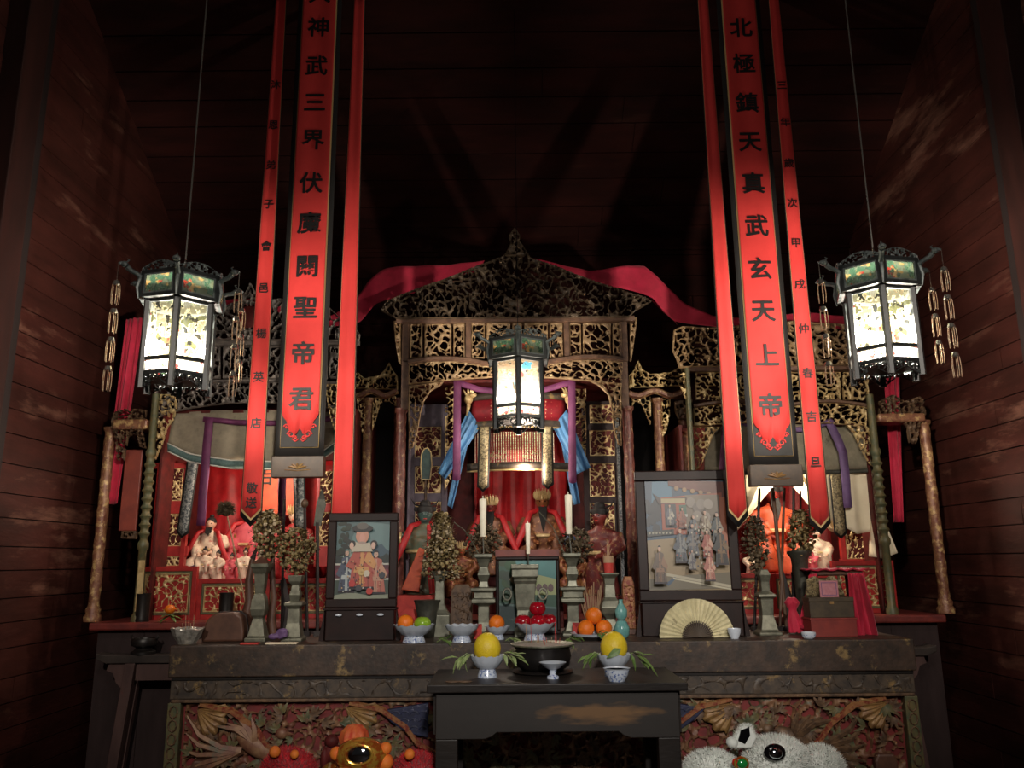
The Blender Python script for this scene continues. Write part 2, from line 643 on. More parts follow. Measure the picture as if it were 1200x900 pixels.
mat('dried', (156, 136, 88), (96, 82, 54), scale=60, rough=.6, metal=.1, c3=(170, 156, 116), scale3=70, con3=(.56, .62))
mat('dried_dark', (104, 88, 62), (60, 50, 38), scale=60, rough=.7, c3=(120, 96, 60), scale3=60, con3=(.58, .64))
mat('dried_white', (206, 190, 160), (150, 130, 100), scale=50, rough=.7)
mat('celadon', (96, 152, 150), (120, 176, 170), scale=24, rough=.15)
mat('fan_paper', (206, 198, 160), (176, 168, 132), scale=20, rough=.7, c3=(140, 132, 104), scale3=16, con3=(.62, .68))
mat('fan_stick', (70, 58, 46), (52, 42, 34), scale=20, rough=.5)
mat('frame_wood', (36, 21, 19), (25, 15, 14), scale=14, rough=.4)
colmat('painting', rough=.35, coat=.2)
colmat('painted', rough=.55)
mat('skin_gold', (170, 112, 70), (130, 76, 48), scale=30, rough=.4, metal=.25)
mat('skin_red', (124, 46, 38), (96, 34, 30), scale=30, rough=.45)
mat('skin_green', (62, 84, 78), (44, 62, 60), scale=30, rough=.5)
mat('skin_pale', (214, 176, 150), (196, 152, 128), scale=30, rough=.5)
mat('robe_brown', (132, 86, 60), (92, 56, 42), scale=30, rough=.5, metal=.2, c3=(176, 130, 84), scale3=40, con3=(.56, .62))
mat('robe_red', (160, 34, 36), (120, 22, 26), scale=20, rough=.6)
mat('robe_pink', (206, 92, 100), (186, 70, 84), scale=20, rough=.65)
mat('robe_white', (226, 206, 180), (200, 170, 150), scale=40, rough=.6, c3=(180, 70, 60), scale3=40, con3=(.6, .64))
mat('robe_blue', (60, 90, 130), (40, 64, 100), scale=20, rough=.6)
mat('robe_green', (70, 88, 72), (104, 84, 60), scale=30, rough=.55)
mat('robe_orange', (196, 84, 44), (170, 62, 34), scale=20, rough=.6)
mat('hair', (30, 24, 22), (20, 16, 15), scale=40, rough=.7)
mat('brown_wood', (98, 66, 50), (74, 48, 38), scale=14, rough=.5)
mat('pole_wood', (110, 78, 56), (70, 48, 38), scale=18, rough=.55, stretch=(1, 1, .2))
mat('pole_dark', (44, 32, 30), (28, 22, 22), scale=18, rough=.55)
mat('box_brown', (74, 62, 44), (56, 46, 34), scale=20, rough=.6)
mat('box_red', (130, 44, 36), (112, 34, 30), scale=20, rough=.6)
mat('paper_pink', (190, 130, 140), (176, 112, 122), scale=70, rough=.7)
mat('paper_red', (200, 66, 56), (170, 50, 46), scale=20, rough=.7)
mat('foil', (200, 198, 190), (140, 138, 132), scale=40, rough=.3, metal=.45, bump=.5, bscale=50)
mat('lantern_frame', (46, 50, 50), (30, 33, 33), scale=30, rough=.42, metal=.2)
mat('lantern_grey', (112, 120, 118), (70, 78, 78), scale=30, rough=.45, metal=.3)
mat('silver', (190, 186, 176), rough=.25, metal=.9)
mat('bead', (206, 190, 160), (170, 120, 90), scale=90, rough=.25, metal=.3)
mat('fur_red', (200, 14, 32), (150, 8, 22), scale=20, rough=.8, sheen=.3)
mat('fur_white', (236, 238, 232), (214, 220, 212), scale=20, rough=.85, sheen=.3)
mat('lion_gold', (206, 160, 66), (190, 96, 40), scale=26, rough=.22, metal=.6, contrast=(.45, .55))
mat('lion_orange', (228, 130, 44), (216, 100, 34), scale=20, rough=.7)
mat('lion_crest', (190, 60, 40), (214, 120, 60), scale=26, rough=.6)
mat('mirror_ball', (190, 196, 204), rough=.06, metal=1)
mat('eye_white', (232, 232, 224), rough=.25, coat=.5)
mat('eye_black', (12, 12, 14), rough=.12, coat=.6)
mat('tinsel', (206, 214, 206), rough=.2, metal=.9)
mat('gem_green', (30, 130, 60), rough=.1, coat=.8)
mat('gem_red', (200, 40, 30), rough=.3)
mat('sand', (170, 160, 148), (140, 130, 120), scale=90, rough=.9)
mat('incense', (170, 140, 110), rough=.8)
mat('incense_red', (180, 60, 60), rough=.8)
def bulb_mat():
    m = bpy.data.materials.new('bulb')
    MATS['bulb'] = m
    m.use_nodes = True
    nt = m.node_tree
    nt.nodes.clear()
    o = nt.nodes.new('ShaderNodeOutputMaterial')
    a = nt.nodes.new('ShaderNodeAddShader')
    t = nt.nodes.new('ShaderNodeBsdfTransparent')
    e = nt.nodes.new('ShaderNodeEmission')
    e.inputs[0].default_value = (1, .9, .76, 1)
    e.inputs[1].default_value = 40
    nt.links.new(t.outputs[0], a.inputs[0])
    nt.links.new(e.outputs[0], a.inputs[1])
    nt.links.new(a.outputs[0], o.inputs['Surface'])


bulb_mat()


for _n, _v in (('back_wood', .1), ('wall_wood', .25), ('frame_wood', .2), ('table_black', .25), ('plinth', .2), ('dark_red', .2)):
    MATS[_n].node_tree.nodes['Principled BSDF'].inputs['Specular IOR Level'].default_value = _v


def pane_mat(name, base, blots, scale, clear=.74):
    """painted lantern glass: part clear, part lit through"""
    m = bpy.data.materials.new(name)
    MATS[name] = m
    m.use_nodes = True
    nt = m.node_tree
    nt.nodes.clear()
    out = nt.nodes.new('ShaderNodeOutputMaterial')
    tc = nt.nodes.new('ShaderNodeTexCoord')
    col = None
    mask = None
    for k, (c, lo, hi, sc) in enumerate(blots):
        n = nt.nodes.new('ShaderNodeTexNoise')
        n.inputs['Scale'].default_value = sc
        n.inputs['Detail'].default_value = 2
        mp = nt.nodes.new('ShaderNodeMapping')
        mp.inputs['Location'].default_value = (k * 3.1 + scale, k * 1.7, k)
        nt.links.new(tc.outputs['Object'], mp.inputs['Vector'])
        nt.links.new(mp.outputs['Vector'], n.inputs['Vector'])
        r = nt.nodes.new('ShaderNodeValToRGB')
        r.color_ramp.elements[0].position = lo
        r.color_ramp.elements[1].position = hi
        r.color_ramp.elements[0].color = (0, 0, 0, 1)
        r.color_ramp.elements[1].color = (1, 1, 1, 1)
        nt.links.new(n.outputs['Fac'], r.inputs['Fac'])
        mx = nt.nodes.new('ShaderNodeMix')
        mx.data_type = 'RGBA'
        nt.links.new(r.outputs['Color'], mx.inputs[0])
        if col:
            nt.links.new(col, mx.inputs[6])
        else:
            mx.inputs[6].default_value = lin(base)
        mx.inputs[7].default_value = lin(c)
        col = mx.outputs[2]
        if mask is None:
            mask = r.outputs['Color']
        else:
            ad = nt.nodes.new('ShaderNodeMath')
            ad.operation = 'MAXIMUM'
            nt.links.new(mask, ad.inputs[0])
            nt.links.new(r.outputs['Color'], ad.inputs[1])
            mask = ad.outputs[0]
    tr = nt.nodes.new('ShaderNodeBsdfTranslucent')
    df = nt.nodes.new('ShaderNodeBsdfDiffuse')
    gl = nt.nodes.new('ShaderNodeBsdfGlossy')
    gl.inputs['Roughness'].default_value = .1
    tp = nt.nodes.new('ShaderNodeBsdfTransparent')
    nt.links.new(col, tr.inputs['Color'])
    nt.links.new(col, df.inputs['Color'])
    # bare glass lets the light through, painted strokes stop most of it
    fac = nt.nodes.new('ShaderNodeMapRange')
    fac.inputs['To Min'].default_value = 1 - clear
    fac.inputs['To Max'].default_value = .8
    nt.links.new(mask, fac.inputs['Value'])
    m1 = nt.nodes.new('ShaderNodeMixShader'); m1.inputs[0].default_value = .35
    nt.links.new(tr.outputs[0], m1.inputs[1]); nt.links.new(df.outputs[0], m1.inputs[2])
    m2 = nt.nodes.new('ShaderNodeMixShader')
    nt.links.new(fac.outputs['Result'], m2.inputs[0])
    nt.links.new(tp.outputs[0], m2.inputs[1]); nt.links.new(m1.outputs[0], m2.inputs[2])
    m3 = nt.nodes.new('ShaderNodeMixShader'); m3.inputs[0].default_value = .03
    nt.links.new(m2.outputs[0], m3.inputs[1]); nt.links.new(gl.outputs[0], m3.inputs[2])
    nt.links.new(m3.outputs[0], out.inputs['Surface'])
    return m


pane_mat('pane_floral', (150, 146, 118), [((26, 27, 16), .54, .60, 20), ((7, 7, 6), .57, .61, 34), ((44, 8, 6), .66, .7, 20)], 1, clear=.95)
pane_mat('pane_garden', (196, 170, 138), [((60, 110, 130), .58, .64, 14), ((40, 40, 36), .62, .66, 36), ((150, 50, 50), .64, .68, 18)], 5, clear=.80)
pane_mat('crown_paint', (120, 128, 112), [((60, 90, 70), .48, .56, 20), ((170, 140, 90), .6, .64, 28), ((150, 50, 34), .64, .67, 24)], 9, clear=.05)
pane_mat('lower_paint', (120, 116, 104), [((110, 20, 20), .58, .61, 30), ((20, 50, 24), .62, .66, 34)], 13, clear=.15)

# ================================================================= the room
XL, XR, YB, ZB, SL = -2.75, 2.82, 6.36, 3.95, .625
floor = O('floor', MB().box(XL - .1, -2.5, -.06, XR + .1, YB + .1, 0), 'floor_wood', kind='structure')
bx = MB().box(-.5, -.5, -.5, .5, .5, .5).mesh('plank')


def plank(parent, c, size, m, rot=(0, 0, 0)):
    key = 'plank_' + m
    me = bpy.data.meshes.get(key)
    if me is None:
        me = bx.copy()
        me.name = key
        me.materials.append(MATS[m])
    o = bpy.data.objects.new('plank', me)
    COL.objects.link(o)
    o.parent = parent
    o.location = c
    o.scale = size
    o.rotation_euler = rot
    return o


ROOFY = lambda z: YB - max(0, z - ZB) / SL
for side, X, sg in (('left', XL, 1), ('right', XR, -1)):
    zt = 5.95
    P = [(1.2, 0), (YB, 0), (YB, ZB), (ROOFY(zt), zt), (1.2, zt)]
    w = MB()
    n = len(P)
    xa, xb = (X - sg * .06, X - sg * .012)
    w.add([(xa, y, z) for y, z in P] + [(xb, y, z) for y, z in P],
          [tuple(range(n)), tuple(range(n, 2 * n))[::-1]] + [(i, (i + 1) % n, (i + 1) % n + n, i + n) for i in range(n)])
    wall = O('wall_' + side, w, 'dark_gap', kind='structure')
    z = 0.0
    while z < 5.8:
        h = rnd.uniform(.125, .165)
        y1 = min(YB, ROOFY(z) + .012)
        ys = [1.2, rnd.uniform(2.2, 3.4), y1] if rnd.random() < .6 else [1.2, rnd.uniform(4.3, 5.2), y1]
        for a, b in zip(ys, ys[1:]):
            if b - a > .1:
                plank(wall, (X - sg * .006 + sg * rnd.uniform(-.003, .003), (a + b) / 2, z + h / 2), (.022, b - a - .004, h - .006), 'wall_wood',
                      (0, sg * rnd.uniform(-.02, .02), 0))
        z += h
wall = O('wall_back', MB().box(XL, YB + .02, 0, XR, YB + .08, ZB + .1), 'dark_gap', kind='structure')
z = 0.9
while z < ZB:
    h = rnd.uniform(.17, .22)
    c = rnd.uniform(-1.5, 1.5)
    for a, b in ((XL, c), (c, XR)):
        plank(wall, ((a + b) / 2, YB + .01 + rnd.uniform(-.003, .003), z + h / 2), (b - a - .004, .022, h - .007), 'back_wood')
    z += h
ang = math.atan(SL)
roof = O('ceiling', MB().box(XL - .05, 0, .012, XR + .05, 6.6, .06), 'dark_gap', kind='structure', loc=(0, YB, ZB))
roof.rotation_euler = (ang, 0, PI)
roof.location = (XL + XR, YB, ZB)
s = 0.0
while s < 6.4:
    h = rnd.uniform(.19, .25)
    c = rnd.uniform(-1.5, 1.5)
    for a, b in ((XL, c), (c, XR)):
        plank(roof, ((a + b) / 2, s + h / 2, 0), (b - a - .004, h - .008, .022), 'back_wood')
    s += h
# posts on the side walls and the beam where roof and wall meet
for k, (X, sg) in enumerate(((XL, 1), (XR, -1))):
    t = T('trim_%d' % (k + 1), 'red-brown wooden post against the plank wall', 'post', (X, 4.05, 0), kind='structure')
    del t['category']
    O('post', MB().box(-.0 if sg > 0 else -.12, -.14, 0, .12 if sg > 0 else .0, .06, 5.2), 'post_wood', t, bevel=.006)
    O('dark_strip', MB().box(0 if sg > 0 else -.09, .062, 0, .09 if sg > 0 else 0, .16, 5.1), 'post_dark', t, bevel=.004)
O('trim_3', MB().box(XL, YB - .03, ZB - .04, XR, YB - .004, ZB - .01), 'back_wood', kind='structure', bevel=.004)
# ================================================================= the altar table
Y0, ZT = 4.2, 1.003
ax0, ax1 = at(199, Y0, ZT).x, at(1071, Y0, ZT).x
DZ = ZT - .97
alt = T('altar_table', 'long dark altar table with a carved red and gilt front', 'table', ((ax0 + ax1) / 2, Y0, 0))
hw = (ax1 - ax0) / 2
O('table_top', MB().box(-hw, 0, .82 + DZ, hw, .62, ZT), 'altar_dark', alt, bevel=.006)
O('moulding', MB().box(-hw + .015, .012, .806, hw - .015, .6, .82), 'iron_black', alt)
O('frieze', MB().box(-hw + .01, .02, .715, hw - .01, .6, .806), 'altar_frieze', alt, bevel=.004)
fz = MB()
carve(fz, [(-hw + .03, .722), (hw - .03, .722), (hw - .03, .80), (-hw + .03, .80)], .018, lam=.075, t=.5, seed=41, rim=.003, relief=.008, depth=.003, cell=.009, second=False)
O('cloud_scroll_carving', fz, 'altar_frieze', alt, smooth=60)
O('moulding', MB().box(-hw + .02, .012, .700, hw - .02, .6, .715), 'gilt_brown', alt, bevel=.003)
O('front_panel', MB().box(-hw + .06, .06, .04, hw - .06, .1, .70), 'red_ground', alt)
O('side_panel', MB().box(-hw + .02, .1, .02, -hw + .06, .6, .70), 'altar_dark', alt)
O('side_panel', MB().box(hw - .06, .1, .02, hw - .02, .6, .70), 'altar_dark', alt)
for s in (-1, 1):
    O('corner_post', MB().box(s * hw - s * .07 if s > 0 else -hw + .005, .015, 0, s * hw - .005 if s > 0 else -hw + .07, .09, .70), 'post_green', alt, bevel=.004)
    pc = MB()
    for i in range(11):
        zc = .06 + i * .06
        xc = s * (hw - .0375)
        pc.tube([(xc + .02 * math.cos(a), .012, zc + .026 * math.sin(a)) for a in [j * PI / 4 for j in range(9)]], .004, 4)
    O('post_carving', pc, 'gilt_brown', alt)


def in_ell(cx, cz, rx, rz, rot=0.0, k=1.0):
    def f(X, Z):
        dx, dz = X - cx, Z - cz
        u = dx * math.cos(rot) + dz * math.sin(rot)
        v = -dx * math.sin(rot) + dz * math.cos(rot)
        return (1 - np.sqrt((u / rx) ** 2 + (v / rz) ** 2)) * min(rx, rz) * k
    return f


# foliage carved in relief before the red ground, in three bays
bays = [(-hw + .08, -.62), (-.60, .60), (.62, hw - .08)]
for bi, (xa, xb) in enumerate(bays):
    rc = MB()
    carve(rc, [(xa, .06), (xb, .06), (xb, .695), (xa, .695)], .058, lam=.062, t=.62, seed=31 + bi, rim=.004, relief=.034, depth=.005, cell=.0085)
    O('relief_foliage', rc, 'carve_brown', alt, smooth=60)
    for mm, sd in (('gilt_brown', 1), ('post_green', 2)):
        lv = MB()
        q = random.Random(90 + bi * 2 + sd)
        for _ in range(int(55 * (xb - xa))):
            c_ = Vector((q.uniform(xa + .05, xb - .05), .022, q.uniform(.12, .66)))
            a0_ = q.uniform(0, 2 * PI)
            for k_ in range(q.choice((3, 4, 5))):
                a_ = a0_ + k_ * .55
                leafquad(lv, c_, (math.cos(a_), -.25, math.sin(a_)), (0, -1, 0), q.uniform(.04, .07), q.uniform(.016, .026))
        O('relief_leaves', lv, mm, alt, kind='stuff', smooth=50)
for s, cx in ((-1, -hw + .44), (1, hw - .62)):         # long-tailed birds
    bd = MB()
    bd.ell((cx, .028, .50), (.11, .03, .045))
    bd.xf(Matrix.Translation((cx, 0, .5)) @ Matrix.Rotation(s * -.55 if s < 0 else .5, 4, 'Y') @ Matrix.Translation((-cx, 0, -.5)))
    bd.ell((cx + s * -.13, .025, .535 + .02), (.032, .025, .028))
    bd.tube([(cx + s * -.155, .022, .555), (cx + s * -.19, .018, .55)], [.01, .002], 5)
    for j in range(5):
        a = -.3 + j * .16
        bd.tube([(cx + s * .06, .026, .48), (cx + s * .16, .02, .46 + a * .10), (cx + s * .27, .02, .455 + a * .28), (cx + s * .34, .026, .47 + a * .5)], [.02, .018, .014, .003], 5)
    for j in range(4):
        bd.tube([(cx, .02, .52), (cx + s * .03 * j, .008, .58), (cx + s * (.02 + .06 * j), .016, .63 - j * .012)], [.022, .018, .004], 5)
    O('carved_bird', bd, 'carve_brown' if s < 0 else 'gilt_brown', alt, smooth=50)
for cx, w_, fl in ((-.97, .34, 1), (.95, .36, -1), (-hw + .14, .34, 1), (hw - .14, .34, -1)):   # curling lotus leaves under the frieze
    lf = MB()
    g = []
    for i in range(25):
        a = -.25 + 1.5 * i / 24
        R = w_ * .52 * (.84 + .16 * abs(math.cos(a * 7)))
        g.append([(cx + fl * R * q / 6 * math.cos(a), .05 - .036 * math.sin(PI * .62 * q / 6) - (.006 * math.cos(a * 28) * q / 6), .665 - R * .8 * q / 6 * math.sin(a)) for q in range(7)])
    O('carved_leaf', lf.sheet(g), 'leaf_gilt', alt, smooth=50, solid=.004)
    ar = MB()
    ar.tube([(cx + fl * .02, .03, .69), (cx + fl * .18, .02, .66), (cx + fl * .30, .02, .58), (cx + fl * .36, .02, .50), (cx + fl * .46, .02, .46)], [.012, .018, .018, .014, .006], 6)
    O('carved_ribbon', ar, 'gilt_red', alt, smooth=50)
for s in (-1, 1):
    tx = s * (hw - .19)
    tb = MB().prism([(tx - .055, .06), (tx + .055, .06), (tx + .055, .42), (tx + .04, .45), (tx - .04, .45), (tx - .055, .42)], .01, .05)
    O('tablet', tb, 'brown_wood', alt, bevel=.01)
    O('blue_patch', MB().prism([(s * .56, .69), (s * .80, .655), (s * .74, .60), (s * .66, .55), (s * .56, .53)], .012, .04), 'blue_cloth', alt, bevel=.006)
    bw = MB()
    for i in range(4):
        for j in range(3):
            x0_, z0_ = s * (.585 + .045 * i), .57 + .035 * j
            if x0_ * s < .60 + (z0_ - .53) * 1.1:
                bw.tube([(x0_ + .02 * math.cos(a), .010, z0_ + .014 * math.sin(a)) for a in [k_ * PI / 5 for k_ in range(6)]], .0035, 5)
    O('blue_scale', bw, 'blue_cloth', alt, kind='stuff')
    hd = MB().ell((s * 1.03, .035, .46), (.06, .035, .045)).ell((s * 1.03, .02, .52), (.035, .03, .03)).ell((s * 1.06, .012, .44), (.02, .02, .05))
    O('carved_petal', hd, 'dark_red', alt, smooth=True)

for _c in alt.children:
    if _c.name.split('.')[0] in ('front_panel', 'corner_post', 'side_panel', 'tablet', 'post_carving', 'relief_foliage'):
        _c.scale = (1, 1, (.70 + DZ) / .70)
    elif _c.name.split('.')[0] != 'table_top':
        _c.location.z += DZ

# ================================================================= the offering table
YO, ZO = 3.5, .906
ox0, ox1 = at(500, YO, ZO).x, at(806, YO, ZO).x
oc, ow, od = (ox0 + ox1) / 2, (ox1 - ox0) / 2, .5
ot = T('offering_table', 'small black offering table standing before the altar table', 'table', (oc, YO, 0))
O('table_top', MB().box(-ow, 0, ZO - .032, ow, od, ZO), 'table_black', ot, bevel=.004)
ap = MB()
a0 = ow - .035
ap.prism([(-a0, ZO - .034), (a0, ZO - .034), (a0, ZO - .215), (a0 - .20, ZO - .215), (a0 - .23, ZO - .205), (a0 - .25, ZO - .19), (-a0 + .25, ZO - .19), (-a0 + .23, ZO - .205), (-a0 + .2, ZO - .215), (-a0, ZO - .215)], .03, .055)
worn_patch(MATS['table_worn'], W(703, 836, YO + .03), (.26, 1, .045), (104, 76, 46))
O('apron', ap, 'table_worn', ot, bevel=.003)
for sx in (-1, 1):
    O('side_apron', MB().box(sx * a0 - .012, .06, ZO - .2, sx * a0 + .012, od - .06, ZO - .034), 'table_black', ot)
    for yy in (.03, od - .09):
        x1 = sx * a0
        O('leg', MB().box(min(x1, x1 - sx * .09), yy + (.003 if yy < .1 else 0), 0, max(x1, x1 - sx * .09), yy + .06, ZO - .034 if yy > .1 else ZO - .2155), 'table_black', ot, bevel=.004)
O('back_apron', MB().box(-a0 + .09, od - .06, ZO - .2, a0 - .09, od - .035, ZO - .034), 'table_black', ot)

# ================================================================= the trestle table between altar table and shrine
YS, ZS = 4.86, .892
tx0, tx1 = at(112, YS, ZS).x, at(1098, YS, ZS).x
tr = T('trestle_table', 'long narrow trestle table with upturned dark ends behind the altar table', 'table', ((tx0 + tx1) / 2, YS, 0))
tw = (tx1 - tx0) / 2
O('table_top', MB().prism([(-tw, ZS + .012), (-tw + .05, ZS), (tw - .05, ZS), (tw, ZS + .012), (tw, ZS - .022), (tw - .06, ZS - .045), (-tw + .06, ZS - .045), (-tw, ZS - .022)], 0, .12), 'trestle_top', tr, bevel=.004)
for s in (-1, 1):
    lx = s * (tw - .20)
    for yy in (0.0, .08):
        O('leg', MB().add([(lx - .03 + s * .08, yy, 0), (lx + .03 + s * .08, yy, 0), (lx + .03 + s * .08, yy + .04, 0), (lx - .03 + s * .08, yy + .04, 0),
                           (lx - .028, yy, ZS - .045), (lx + .028, yy, ZS - .045), (lx + .028, yy + .04, ZS - .045), (lx - .028, yy + .04, ZS - .045)],
                          [(0, 3, 2, 1), (4, 5, 6, 7), (0, 1, 5, 4), (1, 2, 6, 5), (2, 3, 7, 6), (3, 0, 4, 7)]), 'trestle_wood', tr, bevel=.003)
    O('bracket', MB().prism([(lx + s * .03, ZS - .05), (lx + s * .13, ZS - .05), (lx + s * .14, ZS - .085), (lx + s * .10, ZS - .10), (lx + s * .08, ZS - .15), (lx + s * .04, ZS - .19)], .02, .05), 'trestle_wood', tr)
    O('rail', MB().box(min(lx - s * .03, lx - s * .5), .02, ZS - .14, max(lx - s * .03, lx - s * .5), .06, ZS - .05), 'trestle_wood', tr)

# ================================================================= the plinth of the shrine
YP, ZP = 5.0, 1.064
px0, px1 = at(108, YP, ZP).x, at(1105, YP, ZP).x
pl = T('shrine_plinth', 'dark wooden plinth with a red ledge under the three shrines', 'plinth', ((px0 + px1) / 2, YP, 0))
pw = (px1 - px0) / 2
O('ledge', MB().box(-pw - .01, -.02, ZP - .045, pw + .01, 1.28, ZP), 'ledge', pl, bevel=.01)
nb = 18
for i in range(nb):
    a, b = -pw + .02 + (2 * pw - .04) * i / nb, -pw + .02 + (2 * pw - .04) * (i + 1) / nb
    O('board', MB().box(a + .0012, .04 + rnd.uniform(-.002, .002), 0, b - .0012, .07, ZP - .045), 'plinth', pl)
for s in (-1, 1):
    O('side_board', MB().box(s * (pw - .03) - .012, .07, 0, s * (pw - .03) + .012, 1.27, ZP - .045), 'plinth', pl)

# ================================================================= hanging banners
def banner_cloth(w, h, amp=.004, nx=9, nz=26, tip=0.0, y=0.0, taper=0.0, ph=0.0):
    g = []
    for j in range(nz + 1):
        z = h * j / nz
        row = []
        for i in range(nx + 1):
            u = i / nx - .5
            zz = z + (tip * abs(u) * 2 if j == 0 else 0)
            if j and tip:
                zz = max(zz, tip * abs(u) * 2 + .001 * j)
            row.append((u * w * (1 - taper * z / h), y + amp * math.sin(u * 8 + ph + z * .4), zz))
        g.append(row)
    return MB().sheet(g)


def text_on(parent, txt, zs, size, y, xs=None, bold=.014, heavy=0.0, sx=1.0):
    for k, (ch, z) in enumerate(zip(txt, zs)):
        V, F = glyph(ch, bold)
        x = xs[k] if xs else 0.0
        mb = MB()
        for q, (ox, oz) in enumerate(((-1, .3), (1, -.3), (.2, 1), (-.2, -1)) if heavy else ((0, 0),)):   # a loaded brush: the stroke laid on from four sides
            mb.add([(x + (vx + ox * heavy) * size * sx, y - q * .0002, z + (vy + oz * heavy) * size) for vx, vy in V], F)
        O('character', mb, 'ink', parent)


def wide_banner(label, pxb, pyb, Y, txt, pys, pxw, ph):
    b = W(pxb, pyb, Y)
    ztop = ZB + (YB - Y) * SL - .06
    h = ztop - b.z
    w = pxw * mpp(Y, 2.6)
    t = T('hanging_banner', label, 'banner', b, group=None)
    O('backing', banner_cloth(w, h, .003, y=.012, ph=ph), 'banner_black', t, smooth=True, solid=.004)
    z0 = .045
    iw = w * .80
    O('border_line', banner_cloth(iw, h - z0, .003, y=.0055, ph=ph).xf(Matrix.Translation((0, 0, z0))), 'gold_line', t, smooth=True, solid=.002)
    O('lower_field', banner_cloth(iw - .008, .2, .0, y=.0005, nz=2).xf(Matrix.Translation((0, 0, z0 + .004))), 'banner_black', t, solid=.002)
    # red field with a scrolled lower edge
    fw = iw - .012
    lowz = lambda u: z0 + .115 + .07 * (1 - math.cos(u * 2 * PI * 2)) * .5 + .05 * (abs(u * 2) ** 3) - .0 * u
    g = []
    for j in range(27):
        row = []
        for i in range(25):
            u = i / 24 - .5
            lz = z0 + float(np.interp(abs(u), [0, .04, .08, .13, .2, .3, .36, .44, .5], [.108, .096, .078, .07, .085, .10, .15, .165, .19]))
            z = lz + (h - lz) * j / 26
            row.append((u * fw, -.0045 + .003 * math.sin(u * 8 + ph + z * .4), z))
        g.append(row)
    O('field', MB().sheet(g), 'banner_red', t, smooth=True, solid=.0015)
    sc = MB()
    for s in (-1, 1):
        for cx, cz, r in ((.23, .075, .022), (.36, .118, .016), (.12, .055, .014)):
            sc.tube([(s * (cx * fw + (r - .0011 * i) * math.cos(i * .55)), -.003, z0 + cz + (r - .0011 * i) * math.sin(i * .55)) for i in range(15)], .0042, 5)
        sc.tube([(s * .02 * fw, -.003, z0 + .05), (s * .1 * fw, -.003, z0 + .035), (s * .2 * fw, -.003, z0 + .05)], .004, 5)
    O('scroll_ornament', sc, 'banner_red', t)
    zs = [W(pxb, p, Y).z - b.z for p in pys]
    text_on(t, txt, zs, 29 * mpp(Y, 2.6), -.0105, bold=.010, heavy=.013)
    bx_ = O('weight_box', MB().box(-w * .53, -.02, -.122, w * .53, .04, -.004), 'banner_box', t, bevel=.004)
    em = MB()
    for k in range(5):
        a = PI * (.1 + .8 * k / 4)
        em.tube([(0, -.021, -.075), (.03 * math.cos(a), -.022, -.07 + .018 * math.sin(a)), (.055 * math.cos(a), -.021, -.072 + .03 * math.sin(a))], [.004, .008, .002], 5)
    em.tube([(-.07, -.021, -.08), (0, -.021, -.086), (.07, -.021, -.08)], .003, 5)
    O('emblem', em, 'leaf_gilt', bx_, smooth=True)
    O('hanging_rod', MB().tube([(-w * .55, .01, h + .005), (w * .55, .01, h + .005)], .012, 8), 'pole_dark', t)
    return t


wide_banner('wide inscribed red banner with black border between two streamers, beside the beige valance', 350, 534, 4.5, '大神武三界伏魔闗聖帝君',
            [-6, 33, 78, 121, 165, 215, 262, 313, 361, 414, 468], 56, .4)
wide_banner('wide inscribed red banner with black border hanging above the poles and bouquet', 908, 544, 4.5, '北極鎮天真武玄天上帝',
            [33, 75, 121, 167, 215, 265, 315, 365, 416, 475], 56, 1.4)


def narrow_banner(label, pxb, pyb, Y, pxw, txt='', pys=(), ph=0.0, size=13):
    b = W(pxb, pyb, Y)
    ztop = ZB + (YB - Y) * SL - .08
    h = ztop - b.z
    w = pxw * mpp(Y, 2.6)
    t = T('streamer', label, 'banner', b, group='narrow red streamers')
    O('backing', banner_cloth(w, h, .002, tip=.06, y=.006, nx=8, ph=ph, taper=.42), 'banner_black', t, smooth=True, solid=.002)
    O('border_line', banner_cloth(w - .012, h - .03, .002, tip=.055, y=.003, nx=8, ph=ph, taper=.42).xf(Matrix.Translation((0, 0, .032))), 'gold_line', t, solid=.001)
    O('field', banner_cloth(w - .016, h - .05, .002, tip=.055, y=.0005, nx=8, ph=ph, taper=.42).xf(Matrix.Translation((0, 0, .046))), 'banner_red', t, smooth=True, solid=.001)
    zs = [W(pxb, p, Y).z - b.z for p in pys]
    text_on(t, txt, zs, size * mpp(Y, 2.6), -.006, bold=.008, heavy=.012)
    O('hanging_rod', MB().tube([(-w * .55, .006, h + .004), (w * .55, .006, h + .004)], .008, 8), 'pole_dark', t)


narrow_banner('narrow red streamer with small writing hanging before the beige valance', 293, 617, 4.55, 25,
              '沐恩弟子會邑楊英店敬送', [100, 147, 194, 240, 289, 338, 391, 442, 496, 572, 589], .2)
narrow_banner('plain narrow red streamer hanging behind the framed picture of three robed elders', 399, 632, 4.55, 25, ph=1.0)
narrow_banner('plain narrow red streamer overlapping the large framed courtyard picture', 866, 618, 4.30, 23, ph=2.0)
narrow_banner('narrow red streamer with small writing ending above the boxes under red cloth', 963, 626, 4.5, 24,
              '三年歲次甲戌仲春吉旦', [100, 143, 191, 238, 285, 333, 385, 437, 488, 541], 3.0)

# ================================================================= lanterns
def hexp(k, r, z, off=0.0):
    a = -PI / 2 + k * PI / 3 + off
    return Vector((r * math.cos(a), r * math.sin(a), z))


def strip_local(k, r):
    """frame of face k: origin at the middle of the face foot, axes along face (u) and out (n)"""
    a, b = hexp(k, r, 0), hexp(k + 1, r, 0)
    u = (b - a).normalized()
    n = Vector((u.y, -u.x, 0))
    return (a + b) / 2, u, n, (b - a).length


def onface(k, r, f2):
    c, u, n, L = strip_local(k, r)
    return lambda x, y, z: c + u * x + n * (-y) + Vector((0, 0, z))


def face_mb(mb, k, r):
    """mb drawn with x along the face, y inwards, z up"""
    f = onface(k, r, 0)
    mb.v = [tuple(f(*v)) for v in mb.v]
    return mb


